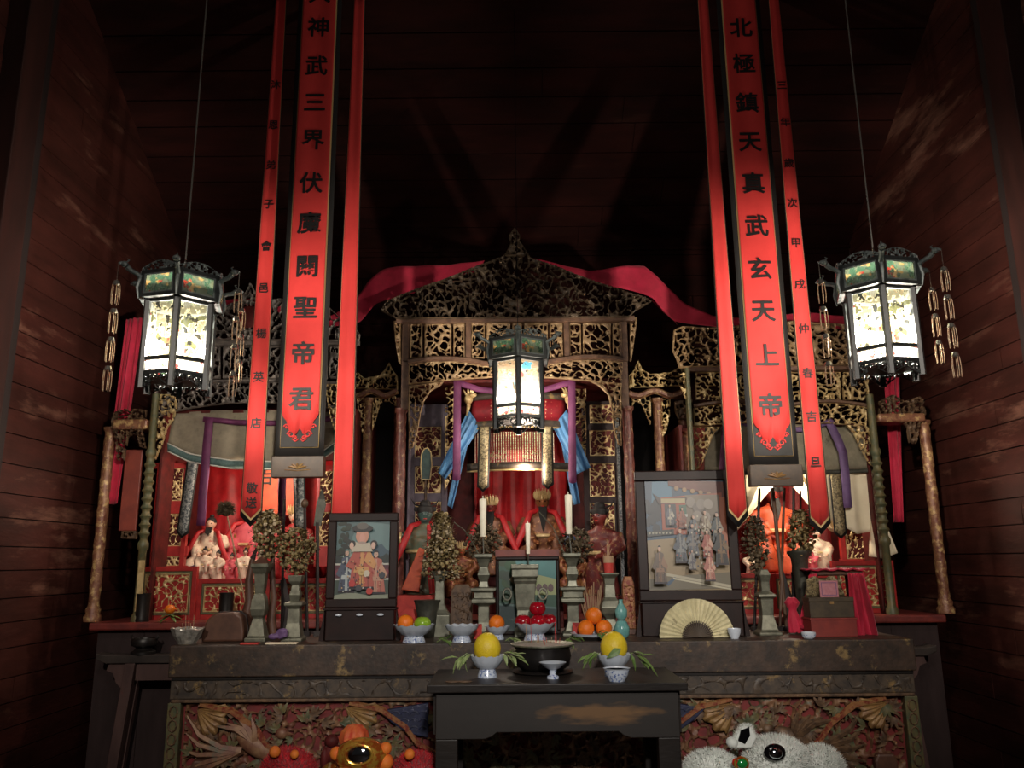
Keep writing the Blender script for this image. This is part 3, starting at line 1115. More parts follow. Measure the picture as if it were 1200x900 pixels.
def lantern(label, loc, rz, scale, power, tassels, rod_top, pane, drift=None):
    t = T('hanging_lantern', label, 'lantern', loc, rz, group='hexagonal hanging lanterns')
    rb, rc = .152, .192
    zb0, zb1, zc1 = .055, .40, .53
    for k in range(6):
        O('post', MB().tube([hexp(k, rb, 0.0), hexp(k, rb, zb1)], .0165, 6), 'lantern_frame', t)
        L = strip_local(k, rb)[3]
        e = L / 2 - .008
        pb = O('pane', face_mb(MB().poly([(-e + .006, .004, zb0 + .085), (e - .006, .004, zb0 + .085), (e - .006, .004, zb1 - .006), (-e + .006, .004, zb1 - .006)]), k, rb), pane, t)
        O('lower_pane', face_mb(MB().poly([(-e + .006, .004, zb0 + .028), (e - .006, .004, zb0 + .028), (e - .006, .004, zb0 + .07), (-e + .006, .004, zb0 + .07)]), k, rb), 'lower_paint', t)
        for z in (zb0 + .014, zb0 + .078, zb1):
            O('rail', face_mb(MB().box(-e, -.004, z - .008, e, .008, z + .008), k, rb), 'lantern_frame', t)
        Lc = strip_local(k, rc)[3]
        ec = Lc / 2 - .004
        cr = MB()
        frame_rect(cr, -ec, zb1 + .005, ec, zc1, .016, -.004, .010)
        O('crown_frame', face_mb(cr, k, rc), 'lantern_frame', t)
        gl = frame_rect(MB(), -ec + .016, zb1 + .021, ec - .016, zc1 - .016, .007, -.002, .004)
        O('crown_beading', face_mb(gl, k, rc), 'lantern_grey', t)
        O('crown_panel', face_mb(MB().box(-ec + .018, .003, zb1 + .02, ec - .018, .006, zc1 - .015), k, rc), 'crown_paint', t)
        cs = MB()
        arcp = [(-ec, zc1)] + [(-ec + 2 * ec * i / 10, zc1 + .014 + .03 * math.sin(PI * i / 10)) for i in range(11)] + [(ec, zc1)]
        carve(cs, arcp, 0, lam=.022, t=.5, seed=70 + k, rim=.004, relief=.004, depth=.006, cell=.0045)
        O('crest', face_mb(cs, k, rc), 'lantern_grey', t)
        fr = MB()
        low = [(-e, zb0 + .008)] + [(-e + 2 * e * i / 10, zb0 - .02 - .03 * abs(math.cos(PI * i / 10)) ** 2) for i in range(11)] + [(e, zb0 + .008)]
        carve(fr, low, 0, lam=.022, t=.5, seed=80 + k, rim=.004, relief=.004, depth=.006, cell=.0045)
        O('lower_fretwork', face_mb(fr, k, rb), 'lantern_frame', t)
        sk = MB().poly([hexp(k, rb - .004, zb1 + .004), hexp(k + 1, rb - .004, zb1 + .004), hexp(k + 1, rc, zb1 + .012), hexp(k, rc, zb1 + .012)])
        O('crown_soffit', sk, 'dark_gap', t, solid=.003)
        # curled arm with a beast's head
        d = hexp(k, 1, 0)
        z = Vector((0, 0, 1))
        am = MB()
        p0 = hexp(k, rc, .50)
        am.tube([p0, p0 + d * .02 + z * .012, p0 + d * .045 + z * .02, p0 + d * .062 + z * .034], [.012, .010, .011, .014], 6)
        am.ell(p0 + d * .074 + z * .042, (.018, .018, .014), 8, 6)
        am.tube([p0 + d * .085 + z * .045, p0 + d * .10 + z * .04], [.009, .005], 6)
        am.tube([p0 + d * .068 + z * .05, p0 + d * .056 + z * .066, p0 + d * .066 + z * .07], [.005, .004, .002], 5)
        am.tube([p0 + z * -.0, p0 + d * .012 - z * .05, p0 + d * .004 - z * .10], [.009, .008, .004], 6)
        O('arm', am, 'lantern_grey', t, smooth=True)
        if tassels and k in tassels:
            q = p0 + d * .10 + z * .04
            n = tassels[k]
            ts = MB()
            dr = drift.get(k, (0, 0)) if drift else (0, 0)
            path = lambda s: q + Vector((dr[0] * s * s, dr[1] * s * s, -s))
            ts.tube([path(0), path(.09)], .0015, 4)
            tas = O('tassel', ts, 'silver', t)
            s = .09
            for j in range(n):
                cp = MB().lathe([(1e-5, .012), (.012, .008), (.017, -.008), (.013, -.014), (1e-5, -.012)], 10, path(s))
                O('tassel_cap', cp, 'silver', tas, smooth=True)
                sd = MB()
                for i in range(5):
                    a = 2 * PI * i / 5
                    o = Vector((.016 * math.cos(a), .016 * math.sin(a), 0))
                    sd.tube([path(s + .012) + o, path(s + .055) + o * 1.15, path(s + .10) + o], .0017, 5)
                O('bead_strand', sd, 'bead', tas)
                s += .128
    for a in range(3):
        O('top_bar', MB().tube([hexp(a, rc, zc1 - .01), hexp(a, .01, zc1 + .005), hexp(a + 3, .01, zc1 + .005), hexp(a + 3, rc, zc1 - .01)], .006, 5), 'lantern_frame', t)
    O('light_stop_lid', MB().lathe([(1e-5, zc1 - .022), (rc - .012, zc1 - .022), (rc - .012, zc1 - .016), (1e-5, zc1 - .016)], 6, ph=-PI / 2), 'lantern_frame', t)  # lid added to keep the bulb's light off the roof
    O('bottom_plate', MB().lathe([(1e-5, zb0 - .004), (rb - .015, zb0 - .004), (rb - .015, zb0 + .004), (1e-5, zb0 + .004)], 6, ph=-PI / 2), 'lantern_frame', t)
    O('bulb', MB().ell((0, 0, .20), (.022, .022, .03), 12, 8), 'bulb', t, smooth=True)
    O('bulb_socket', MB().lathe([(.014, zb0 + .004), (.016, .13), (.012, .171)], 10), 'iron_black', t)
    hk = MB()
    hk.lathe([(.018, zc1), (.02, zc1 + .012), (.008, zc1 + .02), (.006, zc1 + .045)], 10)
    hk.tube([(.0 + .012 * math.cos(a), 0, zc1 + .056 + .014 * math.sin(a)) for a in [i * PI / 6 for i in range(13)]], .003, 5)
    hk.tube([(0, .016 * math.cos(a), zc1 + .085 + .02 * math.sin(a)) for a in [i * PI / 6 for i in range(13)]], .003, 5)
    O('hook', hk, 'silver', t, smooth=True)
    if rod_top:
        O('suspension_rod', MB().tube([(0, 0, zc1 + .10), (0, 0, rod_top)], .0042 if tassels else .002, 6), 'silver' if tassels else 'eye_black', t)
    l = lamp('lantern_light', 'POINT', (0, 0, .20), power, (1, .90, .76), .028, parent=t)
    t.scale = (scale,) * 3
    return t


def hang(px, py_bot, Y):
    return W(px, py_bot, Y)


def facing(p, deg):
    return math.atan2(-p.x, p.y) + R_(deg)


pL, pR, pC = W(205, 460, 3.5), W(1040, 446, 3.5), W(608, 505, 4.72)
roofz = lambda Y: ZB + (YB - Y) * SL
lantern('grey hexagonal lantern with painted glass beside the crimson cloth on the plank wall', pL, facing(pL, -8), .98, 115, {5: 4, 1: 4, 2: 3}, (roofz(3.5) - pL.z) / .98, 'pane_floral')
lantern('grey hexagonal lantern with long bead tassels hanging beside the white draped shrine', pR, facing(pR, 8), .98, 150, {5: 4, 1: 4, 2: 3}, (roofz(3.5) - pR.z) / .98, 'pane_floral')
lantern('hexagonal lantern hanging before the tall middle shrine', pC, facing(pC, 0), 1.02, 34, None, (roofz(4.72) - pC.z) / 1.02, 'pane_garden')
# ================================================================= the three shrines
def cpanel(root, name, pl, Y, m, **kw):
    mb = MB()
    carve(mb, pts(pl, Y), Y, **kw)
    return O(name, mb, m, root, wc=True, smooth=60)


def R4(a, b, c, d):
    return [(a, b), (c, b), (c, d), (a, d)]


def beam(root, name, pr, Y, dep, m, bevel=.004):
    x0, z0, x1, z1 = rect(*pr, Y)
    return O(name, MB().box(x0, Y, z0, x1, Y + dep, z1), m, root, wc=True, bevel=bevel)


def column(root, px, pytop, Y, wpx, m, zb=None, name='column', twist=True):
    zb = ZP if zb is None else zb
    zt = W(px, pytop, Y).z
    b = at(px, Y, zb)
    p2 = W(px, pytop, Y)
    x = p2.x if pytop < 640 else b.x
    r = wpx * mpp(Y, 1.6) / 2
    h = zt - zb
    n = 42
    prof = [(r * 1.5, 0), (r * 1.55, .03), (r * 1.2, .045), (r * 1.35, .07), (r * .98, .09)]
    prof += [(r * .94, .09 + (h - .12) * i / n) for i in range(1, n + 1)]
    prof += [(r * 1.2, h - .02), (r * 1.25, h)]
    wob = (lambda rr, z, a, i: (rr * (1 + (.05 * math.sin(2 * a + z * 30) + .07 * math.sin(6 * a - z * 70) if .1 < z < h - .04 else 0)), z)) if twist else None
    return O(name, MB().lathe(prof, 18, (x, Y + r, zb), wob=wob), m, root, wc=True, smooth=50)


def cloth(root, name, top, bot, Y, m, n=24, rows=8, amp=.012, folds=14, ph=0.0, dY=0.0, solid=.003, loc=None, **tags):
    """a sheet between two pixel curves at plane Y, folded in depth"""
    def samp(c, u):
        L = [0]
        for a, b in zip(c, c[1:]):
            L.append(L[-1] + math.hypot(b[0] - a[0], b[1] - a[1]))
        d = u * L[-1]
        for i in range(len(c) - 1):
            if d <= L[i + 1] or i == len(c) - 2:
                q = (d - L[i]) / max(1e-9, L[i + 1] - L[i])
                return c[i][0] + (c[i + 1][0] - c[i][0]) * q, c[i][1] + (c[i + 1][1] - c[i][1]) * q
    g = []
    for j in range(rows + 1):
        v = j / rows
        row = []
        for i in range(n + 1):
            u = i / n
            a, b = samp(top, u), samp(bot, u)
            yy = Y + dY * v + amp * math.sin(u * folds + ph + v * 1.3) * (.35 + .65 * v) + amp * .4 * math.sin(u * folds * 2.3 + ph * 2)
            p = W(a[0] + (b[0] - a[0]) * v, a[1] + (b[1] - a[1]) * v, Y)
            row.append((p.x, yy, p.z))
        g.append(row)
    mb = MB().sheet(g)
    return O(name, mb, m, root, wc=True, smooth=True, solid=solid, loc=loc, **tags)


def strip(root, name, pl, wpx, Y, m, tip=0, amp=.004, nseg=14, hem=None):
    """ribbon along a pixel path, optional pointed end"""
    P = [W(x, y, Y) for x, y in pl]
    w = wpx * mpp(Y, 2) / 2
    path = []
    for a, b in zip(P, P[1:]):
        for k in range(nseg // max(1, len(P) - 1)):
            path.append(a.lerp(b, k / (nseg // max(1, len(P) - 1))))
    path.append(P[-1])
    g = []
    n = len(path)
    for i, p in enumerate(path):
        t = (path[min(i + 1, n - 1)] - path[max(i - 1, 0)]).normalized()
        s = Vector((-t.z, 0, t.x))
        dy = amp * math.sin(i * 1.1)
        row = [p - s * w + Vector((0, dy, 0)), p + Vector((0, dy - amp * .5, 0)), p + s * w + Vector((0, dy, 0))]
        if i == n - 1 and tip:
            row[1] = row[1] + t * tip * mpp(Y, 2)
        g.append(row)
    return O(name, MB().sheet(g), m, root, wc=True, smooth=True, solid=.003)


def pendant(root, px0, py0, px1, py1, w, Y, m, edge='banner_black'):
    o = strip(root, 'pendant', [(px0, py0), (px1, py1)], w, Y, m, tip=w * .55, amp=.001)
    e = strip(root, 'pendant_border', [(px0, py0), (px1 + (px1 - px0) * .02, py1 + w * .25)], w + 4, Y + .006, edge, tip=w * .6, amp=.001)
    return o


def door_panel(root, pr, Y, insets, mframe, mcarve, seed, mback='dark_red'):
    """upright panel with carved insets"""
    x0, z0, x1, z1 = rect(*pr, Y)
    d = O('screen_panel', MB().box(x0, Y + .012, z0, x1, Y + .03, z1), mframe, root, wc=True)
    frs = []
    ys = [pr[1]] + [v for q in insets for v in (q[0], q[1])] + [pr[3]]
    for i in range(0, len(ys), 2):
        if ys[i + 1] - ys[i] > .5:
            a = rect(pr[0], ys[i], pr[2], ys[i + 1], Y)
            O('rail', MB().box(a[0], Y, a[1], a[2], Y + .012, a[3]), mframe, d, wc=True, bevel=.002)
    O('stile', MB().box(x0, Y - .003, z0, x0 + (x1 - x0) * .14, Y + .012, z1), mframe, d, wc=True, bevel=.002)
    O('stile', MB().box(x1 - (x1 - x0) * .14, Y - .003, z0, x1, Y + .012, z1), mframe, d, wc=True, bevel=.002)
    for i, q in enumerate(insets):
        a = rect(pr[0], q[0], pr[2], q[1], Y)
        xa, xb = a[0] + (x1 - x0) * .16, a[2] - (x1 - x0) * .16
        O('inset_ground', MB().box(xa, Y + .009, a[1], xb, Y + .0115, a[3]), mback, d, wc=True)
        mb = MB()
        carve(mb, [(xa, a[1]), (xb, a[1]), (xb, a[3]), (xa, a[3])], Y + .004, lam=.042, t=.42, seed=seed + i, rim=.006, relief=.008, depth=.004, cell=.006)
        O('inset_carving', mb, mcarve, d, wc=True, smooth=60)
    return d


def enclosure(root, px0, px1, pytop, Yf, Yb, m, mback, sides=(1, 1)):  # side and roof boards added to stop alcove light leaking out
    a, b = at(px0, Yf, ZP).x, at(px1, Yf, ZP).x
    zt = W((px0 + px1) / 2, pytop, Yf).z
    if sides[0]:
        O('side_board', MB().box(a - .015, Yf + .03, ZP, a, Yb, zt), m, root, wc=True)
    if sides[1]:
        O('side_board', MB().box(b, Yf + .03, ZP, b + .015, Yb, zt), m, root, wc=True)
    O('back_board', MB().box(a - .015, Yb, ZP, b + .015, Yb + .02, zt), mback, root, wc=True)
    O('light_stop_roof', MB().box(a - .015, Yf + .05, zt, b + .015, Yb + .02, zt + .02), m, root, wc=True)


# ---------------------------------------------------------------- middle shrine
YC = 5.2
sh = T('carved_shrine', 'tall middle shrine with a gabled openwork crest and twin red columns', 'shrine', (at(604, YC, ZP)))
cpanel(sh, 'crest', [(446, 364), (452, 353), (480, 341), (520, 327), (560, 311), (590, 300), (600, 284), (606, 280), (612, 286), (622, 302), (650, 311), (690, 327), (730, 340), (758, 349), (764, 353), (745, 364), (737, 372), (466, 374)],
       YC - .05, 'gilt_old_shaded', lam=.056, t=.44, seed=1, rim=.009, relief=.03, depth=.02)
cpanel(sh, 'finial', [(592, 300), (598, 285), (596, 276), (603, 266), (610, 276), (608, 286), (616, 300)], YC - .08, 'gilt_old_shaded', lam=.04, t=.5, seed=3, relief=.02)
beam(sh, 'upper_beam', (464, 371, 744, 377, ), YC - .04, .09, 'beam_brown')
for i, (a, b) in enumerate(((480, 495), (497, 529), (531, 545), (552, 568), (570, 598), (600, 612), (614, 642), (644, 660), (667, 681), (683, 716), (718, 729))):
    cpanel(sh, 'fretwork_panel', R4(a, 379, b, 420), YC, 'gilt', lam=.046 + (.014 if b - a > 20 else 0), t=.44, seed=100 + i, rim=.009, relief=.014)
for a in (472, 545.5, 661, 729):
    beam(sh, 'upright', (a, 374, a + 6.5, 423), YC - .02, .05, 'beam_brown')
cpanel(sh, 'wing', [(461, 376), (470, 376), (470, 428), (467, 424), (463, 400)], YC - .01, 'gilt', lam=.04, t=.45, seed=120)
cpanel(sh, 'wing', [(738, 372), (747, 372), (744, 395), (740, 423), (738, 424)], YC - .01, 'gilt', lam=.04, t=.45, seed=121)
# arched frieze and its moulding
arch_top = lambda x: 426 - 6 * max(0, 1 - ((x - 520) / 50) ** 2) if x < 604 else 424 - 6 * max(0, 1 - ((x - 694) / 50) ** 2)
xs = list(range(478, 732, 9))
cpanel(sh, 'arched_frieze', [(x, arch_top(x) + 3) for x in xs] + [(x, 451 - 9 * math.sin(PI * (x - 478) / 252)) for x in xs[::-1]], YC, 'gilt', lam=.05, t=.46, seed=5, rim=.009)
mo = MB()
mo.tube([W(x, arch_top(x), YC - .02) for x in xs], .018, 6)
O('arch_moulding', mo, 'beam_brown', sh, wc=True, smooth=True)
cpanel(sh, 'bracket', [(478, 452), (520, 447), (516, 452), (505, 458), (497, 470), (493, 484), (489, 508), (484, 524), (479, 527)], YC, 'gilt', lam=.044, t=.46, seed=6)
cpanel(sh, 'bracket', [(729, 449), (690, 446), (702, 452), (712, 462), (717, 480), (719, 503), (724, 520), (729, 523)], YC, 'gilt', lam=.044, t=.46, seed=7)
column(sh, 469.5, 478, YC, 13, 'column_red')
column(sh, 735.5, 476, YC, 13, 'column_red')
for px_, a, b in ((475.5, 374, 480), (732.0, 372, 478)):
    beam(sh, 'corner_post', (px_ - 5, a, px_ + 3.5, b), YC - .005, .05, 'beam_brown')
door_panel(sh, (479, 474, 524, 655), 5.52, [(500, 536), (546, 578), (588, 640)], 'grey_mauve', 'gilt_bright', 140)
door_panel(sh, (684, 470, 728, 655), 5.52, [(474, 496), (504, 534), (543, 582), (590, 640)], 'plinth', 'gilt_bright', 150)
beam(sh, 'inner_post', (477, 480, 480, 700), 5.3, .03, 'grey_mauve')
beam(sh, 'inner_post', (725, 480, 729, 700), 5.3, .03, 'embroid_grey')
enclosure(sh, 470, 738, 446, YC, 6.1, 'dark_red', 'dark_red', (0, 0))
cpanel(sh, 'inner_openwork', [(521, 449), (534, 449), (534, 520), (528, 560), (521, 575)], 5.34, 'gilt_bright', lam=.04, t=.48, seed=8, rim=.006)
cpanel(sh, 'inner_openwork', [(672, 455), (687, 455), (687, 545), (672, 535)], 5.34, 'gilt_bright', lam=.04, t=.48, seed=9, rim=.006)
# stepped floor inside for the statues
O('step', MB().box(-.72, .25, 0, .72, .86, .10), 'dark_red', sh, bevel=.005)
O('step', MB().box(-.55, .50, .10, .55, .86, .24), 'dark_red', sh, bevel=.005)

# embroidered canopy inside the middle shrine
cy = 5.33
can = T('embroidered_canopy', 'curved red canopy with gold marks and bead fringe inside the middle shrine', 'canopy', W(608, 500, cy))
cx0, cz0, cx1, cz1 = rect(553, 462, 662, 502, cy)
arc = lambda u, z, r=.10: (cx0 + (cx1 - cx0) * u, cy - r * math.sin(PI * u), z)


def arcband(name, za, zb, m, r=.10, th=.012, u0=0, u1=1):
    g = [[arc(u0 + (u1 - u0) * i / 20, z, r) for i in range(21)] for z in (za, zb)]
    O(name, MB().sheet(g), m, can, wc=True, smooth=True, solid=th)


hz = cz1 - cz0
arcband('upper_band', cz1 - .045, cz1 - .002, 'altar_frieze', .105, .02)
arcband('red_panel', cz0 + .045, cz1 - .047, 'red_embroid', .095)
arcband('lower_band', cz0, cz0 + .043, 'altar_frieze', .105, .02)
arcband('gold_edging', cz0 - .008, cz0 - .001, 'gold_line', .108, .014)
gm = MB()
for i in range(17):
    for j in range(5):
        u = .04 + .92 * i / 16
        p = arc(u, cz0 + .065 + (hz - .13) * j / 4, .104)
        gm.cbox(p[0] + rnd.uniform(-.003, .003), p[1], p[2], rnd.uniform(.006, .012), .002, .0035)
        gm.cbox(p[0], p[1] - .0004, p[2], .003, .002, rnd.uniform(.006, .014))
O('gold_marks', gm, 'gilt_bright', can, wc=True, kind='stuff')
fr = MB()
fx0, fz0, fx1, fz1 = rect(566, 508, 640, 543, cy)
for i in range(34):
    x = fx0 - .05 + (fx1 - fx0 + .1) * i / 33
    dy = -.07 * math.sin(PI * i / 33)
    zz = fz1
    while zz > fz0:
        fr.cbox(x, cy + dy, zz - .007, .004, .004, .014)
        zz -= .0165
O('bead_fringe', fr, 'bead', can, wc=True, kind='stuff')
tf = MB()
carve(tf, [(fx0, fz0 - .01), (fx1, fz0 - .01), (fx1, fz0 + .09), (fx0, fz0 + .09)], cy + .03, lam=.04, t=.45, seed=77, rim=.004, relief=.006, depth=.003, cell=.006)
O('bead_netting', tf, 'gilt_red', can, wc=True)
O('red_centre', MB().box(fx0 + (fx1 - fx0) * .38, cy + .02, fz0 - .01, fx0 + (fx1 - fx0) * .62, cy + .024, fz0 + .09), 'red_silk', can, wc=True)
arcband('fringe_band', W(608, 551, cy).z, W(608, 543, cy).z, 'altar_frieze', .09, .014, -.05, 1.05)
arcband('fringe_edging', W(608, 553, cy).z, W(608, 551.2, cy).z, 'gold_line', .093, .014, -.05, 1.05)
for px_, sgn in ((549, -1), (667, 1)):                # carved dragon heads at the canopy corners
    dh = MB()
    p = W(px_, 468, cy - .03)
    dh.ell(p, (.03, .035, .035)).ell(p + Vector((-sgn * .03, -.02, .025)), (.026, .025, .018))
    for j in range(4):
        a = .6 + j * .5
        dh.tube([p, p + Vector((sgn * .03 * math.cos(a * 1.4), -.01, .035 * math.sin(a) + .02)), p + Vector((sgn * .05 * math.cos(a * 1.4), -.015, .05 * math.sin(a) + .035))], [.012, .008, .002], 5)
    dh.tube([p, p + Vector((0, 0, -.05)), p + Vector((sgn * .012, 0, -.11))], [.02, .014, .004], 6)
    O('dragon_head', dh, 'gilt_bright', can, wc=True, smooth=True)
pendant(can, 568, 500, 566, 568, 10, cy - .10, 'embroid')
pendant(can, 641, 500, 642, 565, 10, cy - .10, 'embroid')

# purple frame cloth and blue hangings
pv = T('purple_valance', 'thin purple valance with two long tails before the embroidered canopy', 'valance', W(604, 450, 5.24))
strip(pv, 'swag', [(533, 447), (560, 456), (604, 462), (640, 456), (674, 447)], 7, 5.24, 'purple', nseg=24)
strip(pv, 'tail', [(536, 446), (535, 562)], 9, 5.235, 'purple', tip=2)
strip(pv, 'tail', [(670, 445), (671, 565)], 9, 5.235, 'purple', tip=2)
for lab, tp, bt, t2, b2 in (
        ('blue silk hanging drawn aside next to the grey-framed screen with a mauve edge', [(549, 480), (563, 500)], [(513, 553), (522, 562)], [(540, 500), (552, 505)], [(524, 592), (530, 596)]),
        ('blue silk hanging drawn aside next to the dark screen of red and gold insets', [(648, 500), (664, 480)], [(676, 556), (692, 548)], [(655, 505), (665, 500)], [(672, 592), (680, 590)])):
    q = T('silk_hanging', lab, 'cloth', W((tp[0][0] + tp[1][0]) / 2, tp[0][1], 5.3))
    cloth(q, 'upper_drape', tp, bt, 5.3, 'blue_silk', n=14, rows=12, amp=.022, folds=9)
    cloth(q, 'lower_drape', t2, b2, 5.36, 'blue_silk', n=12, rows=10, amp=.018, folds=8, ph=1)
bk = cloth(None, 'backdrop_cloth', [(556, 505), (665, 505)], [(556, 690), (665, 690)], 5.98, 'red_silk', n=40, rows=6, amp=.02, folds=30, loc=W(610, 690, 5.98),
           label='red backdrop cloth hanging behind the bearded statues', cat='cloth')

# ---------------------------------------------------------------- narrow side bays beside the middle shrine
for lab, X0, X1, pk, colx, seed in (('narrow gilt bay with one column between the middle shrine and plain streamer', 411, 466, 456, 431, 200),
                                    ('narrow gilt bay with one column above the large framed picture', 737, 806, 748, 771, 210)):
    nb_ = T('gilt_bay', lab, 'shrine', at((X0 + X1) / 2, 5.3, ZP))
    sg = 1 if X0 < 600 else -1
    top = [(X0, 444), (X0 + 8, 436), (X0 + 16, 443), (pk - 12, 440), (pk - 5, 433), (pk, 424), (pk + 4, 433), (X1, 441)] if sg > 0 else \
          [(X0, 440), (pk - 5, 433), (pk, 421), (pk + 5, 433), (pk + 14, 438), (X1 - 20, 436), (X1 - 10, 430), (X1, 436)]
    cpanel(nb_, 'crest', top + [(X1, 457 if sg > 0 else 452), (X0, 455)], 5.3, 'gilt_bright', lam=.04, t=.48, seed=seed, rim=.007, relief=.02)
    mo = MB().tube([W(X0 + (X1 - X0) * i / 12, 461 + 3 * math.sin(i * .9), 5.29) for i in range(13)], .022, 6)
    O('beam', mo, 'column_gilt', nb_, wc=True, smooth=True)
    xa, xb = (colx - 12, colx + 1) if sg > 0 else (colx - 1, colx + 14)
    if sg > 0:
        cpanel(nb_, 'bracket', [(xa - 2, 466), (xb, 466), (xb, 500), (colx - 6, 512), (colx - 9, 495)], 5.31, 'gilt_bright', lam=.038, t=.5, seed=seed + 1, rim=.006)
        cpanel(nb_, 'bracket', [(colx + 5, 466), (464, 464), (464, 476), (455, 470), (446, 472), (442, 486), (438, 500), (colx + 5, 505)], 5.31, 'gilt_bright', lam=.036, t=.5, seed=seed + 2, rim=.006)
        column(nb_, 466, 466, 5.34, 9, 'column_red')
    else:
        cpanel(nb_, 'bracket', [(xa, 466), (xb + 1, 464), (xb, 488), (colx + 10, 506), (colx + 4, 514), (xa, 505)], 5.31, 'gilt_bright', lam=.038, t=.5, seed=seed + 1, rim=.006)
        cpanel(nb_, 'bracket', [(740, 464), (763, 464), (763, 500), (757, 486), (752, 474), (745, 470), (740, 478)], 5.31, 'gilt_bright', lam=.036, t=.5, seed=seed + 2, rim=.006)
        column(nb_, 801, 478, 5.28, 12, 'column_gilt')
        cpanel(nb_, 'capital', [(790, 470), (812, 468), (810, 480), (806, 492), (795, 492), (791, 482)], 5.27, 'gilt_brown', lam=.04, t=.6, seed=seed + 3)
    column(nb_, colx, 466, 5.3, 12, 'column_gilt')
    a, b = at(X0, 5.3, ZP).x, at(X1, 5.3, ZP).x
    O('back_board', MB().box(a, 5.95, ZP, b, 5.97, W(600, 470, 5.95).z), 'dark_gap', nb_, wc=True)

# ---------------------------------------------------------------- shrine with the beige valance
YL = 5.1
ls = T('carved_shrine', 'grey-gilt openwork shrine with beige valance, beside the crimson cloth tail', 'shrine', at(285, YL, ZP))
cpanel(ls, 'crest', [(236, 398), (240, 374), (258, 360), (270, 356), (282, 352), (290, 338), (293, 330), (297, 338), (304, 352), (330, 350), (360, 345), (382, 356), (398, 372), (412, 376), (422, 392), (420, 400)],
       YL - .06, 'gilt_grey', lam=.06, t=.5, seed=11, rim=.008, relief=.03, depth=.02)
O('medallion', MB().lathe([(1e-5, 0), (.07, 0), (.075, .012), (.05, .024), (1e-5, .024)], 20).xf(Matrix.Translation(W(292, 372, YL - .08)) @ Matrix.Rotation(PI / 2, 4, 'X')), 'dark_red', ls, wc=True, smooth=50)
beam(ls, 'upper_beam', (210, 398, 420, 404), YL - .03, .06, 'gilt_grey')
for i, (a, b) in enumerate(((243, 258), (261, 296), (299, 330), (333, 364), (367, 384), (386, 404))):
    cpanel(ls, 'fretwork_panel', R4(a, 406, b, 444), YL, 'gilt_grey', lam=.048, t=.46, seed=220 + i, rim=.008)
xs = list(range(182, 425, 9))
at_l = lambda x: 452 - 5 * math.sin(PI * (x - 182) / 243)
cpanel(ls, 'arched_frieze', [(x, at_l(x)) for x in xs] + [(x, 492 - 20 * math.sin(PI * (x - 182) / 243) ** .6) for x in xs[::-1]], YL - .005, 'gilt_grey', lam=.05, t=.48, seed=12, rim=.009, relief=.02)
O('arch_moulding', MB().tube([W(x, at_l(x) - 1, YL - .02) for x in xs], .012, 6), 'gilt_grey', ls, wc=True, smooth=True)
cpanel(ls, 'bracket', [(184, 462), (206, 462), (207, 475), (203, 492), (196, 500), (190, 520), (182, 538), (178, 538)], YL - .02, 'gilt_bright', lam=.042, t=.46, seed=13, rim=.007)
cpanel(ls, 'bracket', [(380, 450), (404, 450), (406, 500), (396, 520), (390, 500), (386, 486)], YL - .02, 'gilt_bright', lam=.042, t=.46, seed=14, rim=.007)


def turned_post(root, px, pytop, Y, w):
    zt = W(px, pytop, Y).z
    x = at(px, Y, ZP).x
    r = w * mpp(Y, 1.6) / 2
    h = zt - ZP
    prof = [(r * 1.5, 0), (r * 1.5, .03), (r, .05), (r, h * .30), (r * 1.4, h * .31), (r * 1.4, h * .33), (r * .9, h * .345)]
    k = 9
    for i in range(k):
        z = h * (.36 + .34 * i / k)
        prof += [(r * 1.0, z), (r * 1.5, z + h * .012), (r * 1.0, z + h * .026)]
    prof += [(r, h * .71), (r * 1.35, h * .72), (r * 1.35, h * .735), (r * .95, h * .75), (r * .95, h)]
    return O('turned_post', MB().lathe(prof, 14, (x, Y, ZP)), 'post_green', root, wc=True, smooth=35)


turned_post(ls, 160, 462, YL - .04, 9)
O('post_carving', MB().box(*[v for v in (lambda a: (a.x - .018, YL - .07, a.z + .06, a.x + .018, YL - .064, a.z + .36))(at(160, YL - .07, ZP))]), 'gilt_bright', ls, wc=True)
column(ls, 127, 500, YL - .03, 13, 'column_gilt')
cpanel(ls, 'capital', [(131, 484), (150, 478), (172, 480), (170, 492), (166, 500), (171, 526), (164, 524), (160, 508), (150, 512), (145, 540), (138, 540), (135, 510), (131, 500)], YL - .05, 'gilt_brown', lam=.036, t=.55, seed=15, rim=.006, relief=.03)
beam(ls, 'capital_slab', (131, 491, 172, 503), YL - .07, .16, 'column_gilt', bevel=.012)
beam(ls, 'plain_board', (143, 527, 163, 622), YL + .03, .02, 'red_board')
cpanel(ls, 'board_carving', R4(142, 622, 160, 632), YL + .02, 'gilt_brown', lam=.03, t=.5, seed=16)
column(ls, 398, 500, YL + .02, 11, 'column_gilt')
door_panel(ls, (180, 542, 220, 664), 5.32, [(549, 587), (602, 640), (652, 663)], 'red_lacquer', 'gilt_bright', 230)
door_panel(ls, (370, 545, 396, 664), 5.32, [(552, 590), (600, 640)], 'red_lacquer', 'gilt_bright', 240)
enclosure(ls, 172, 405, 482, YL, 5.92, 'dark_red', 'dark_red')


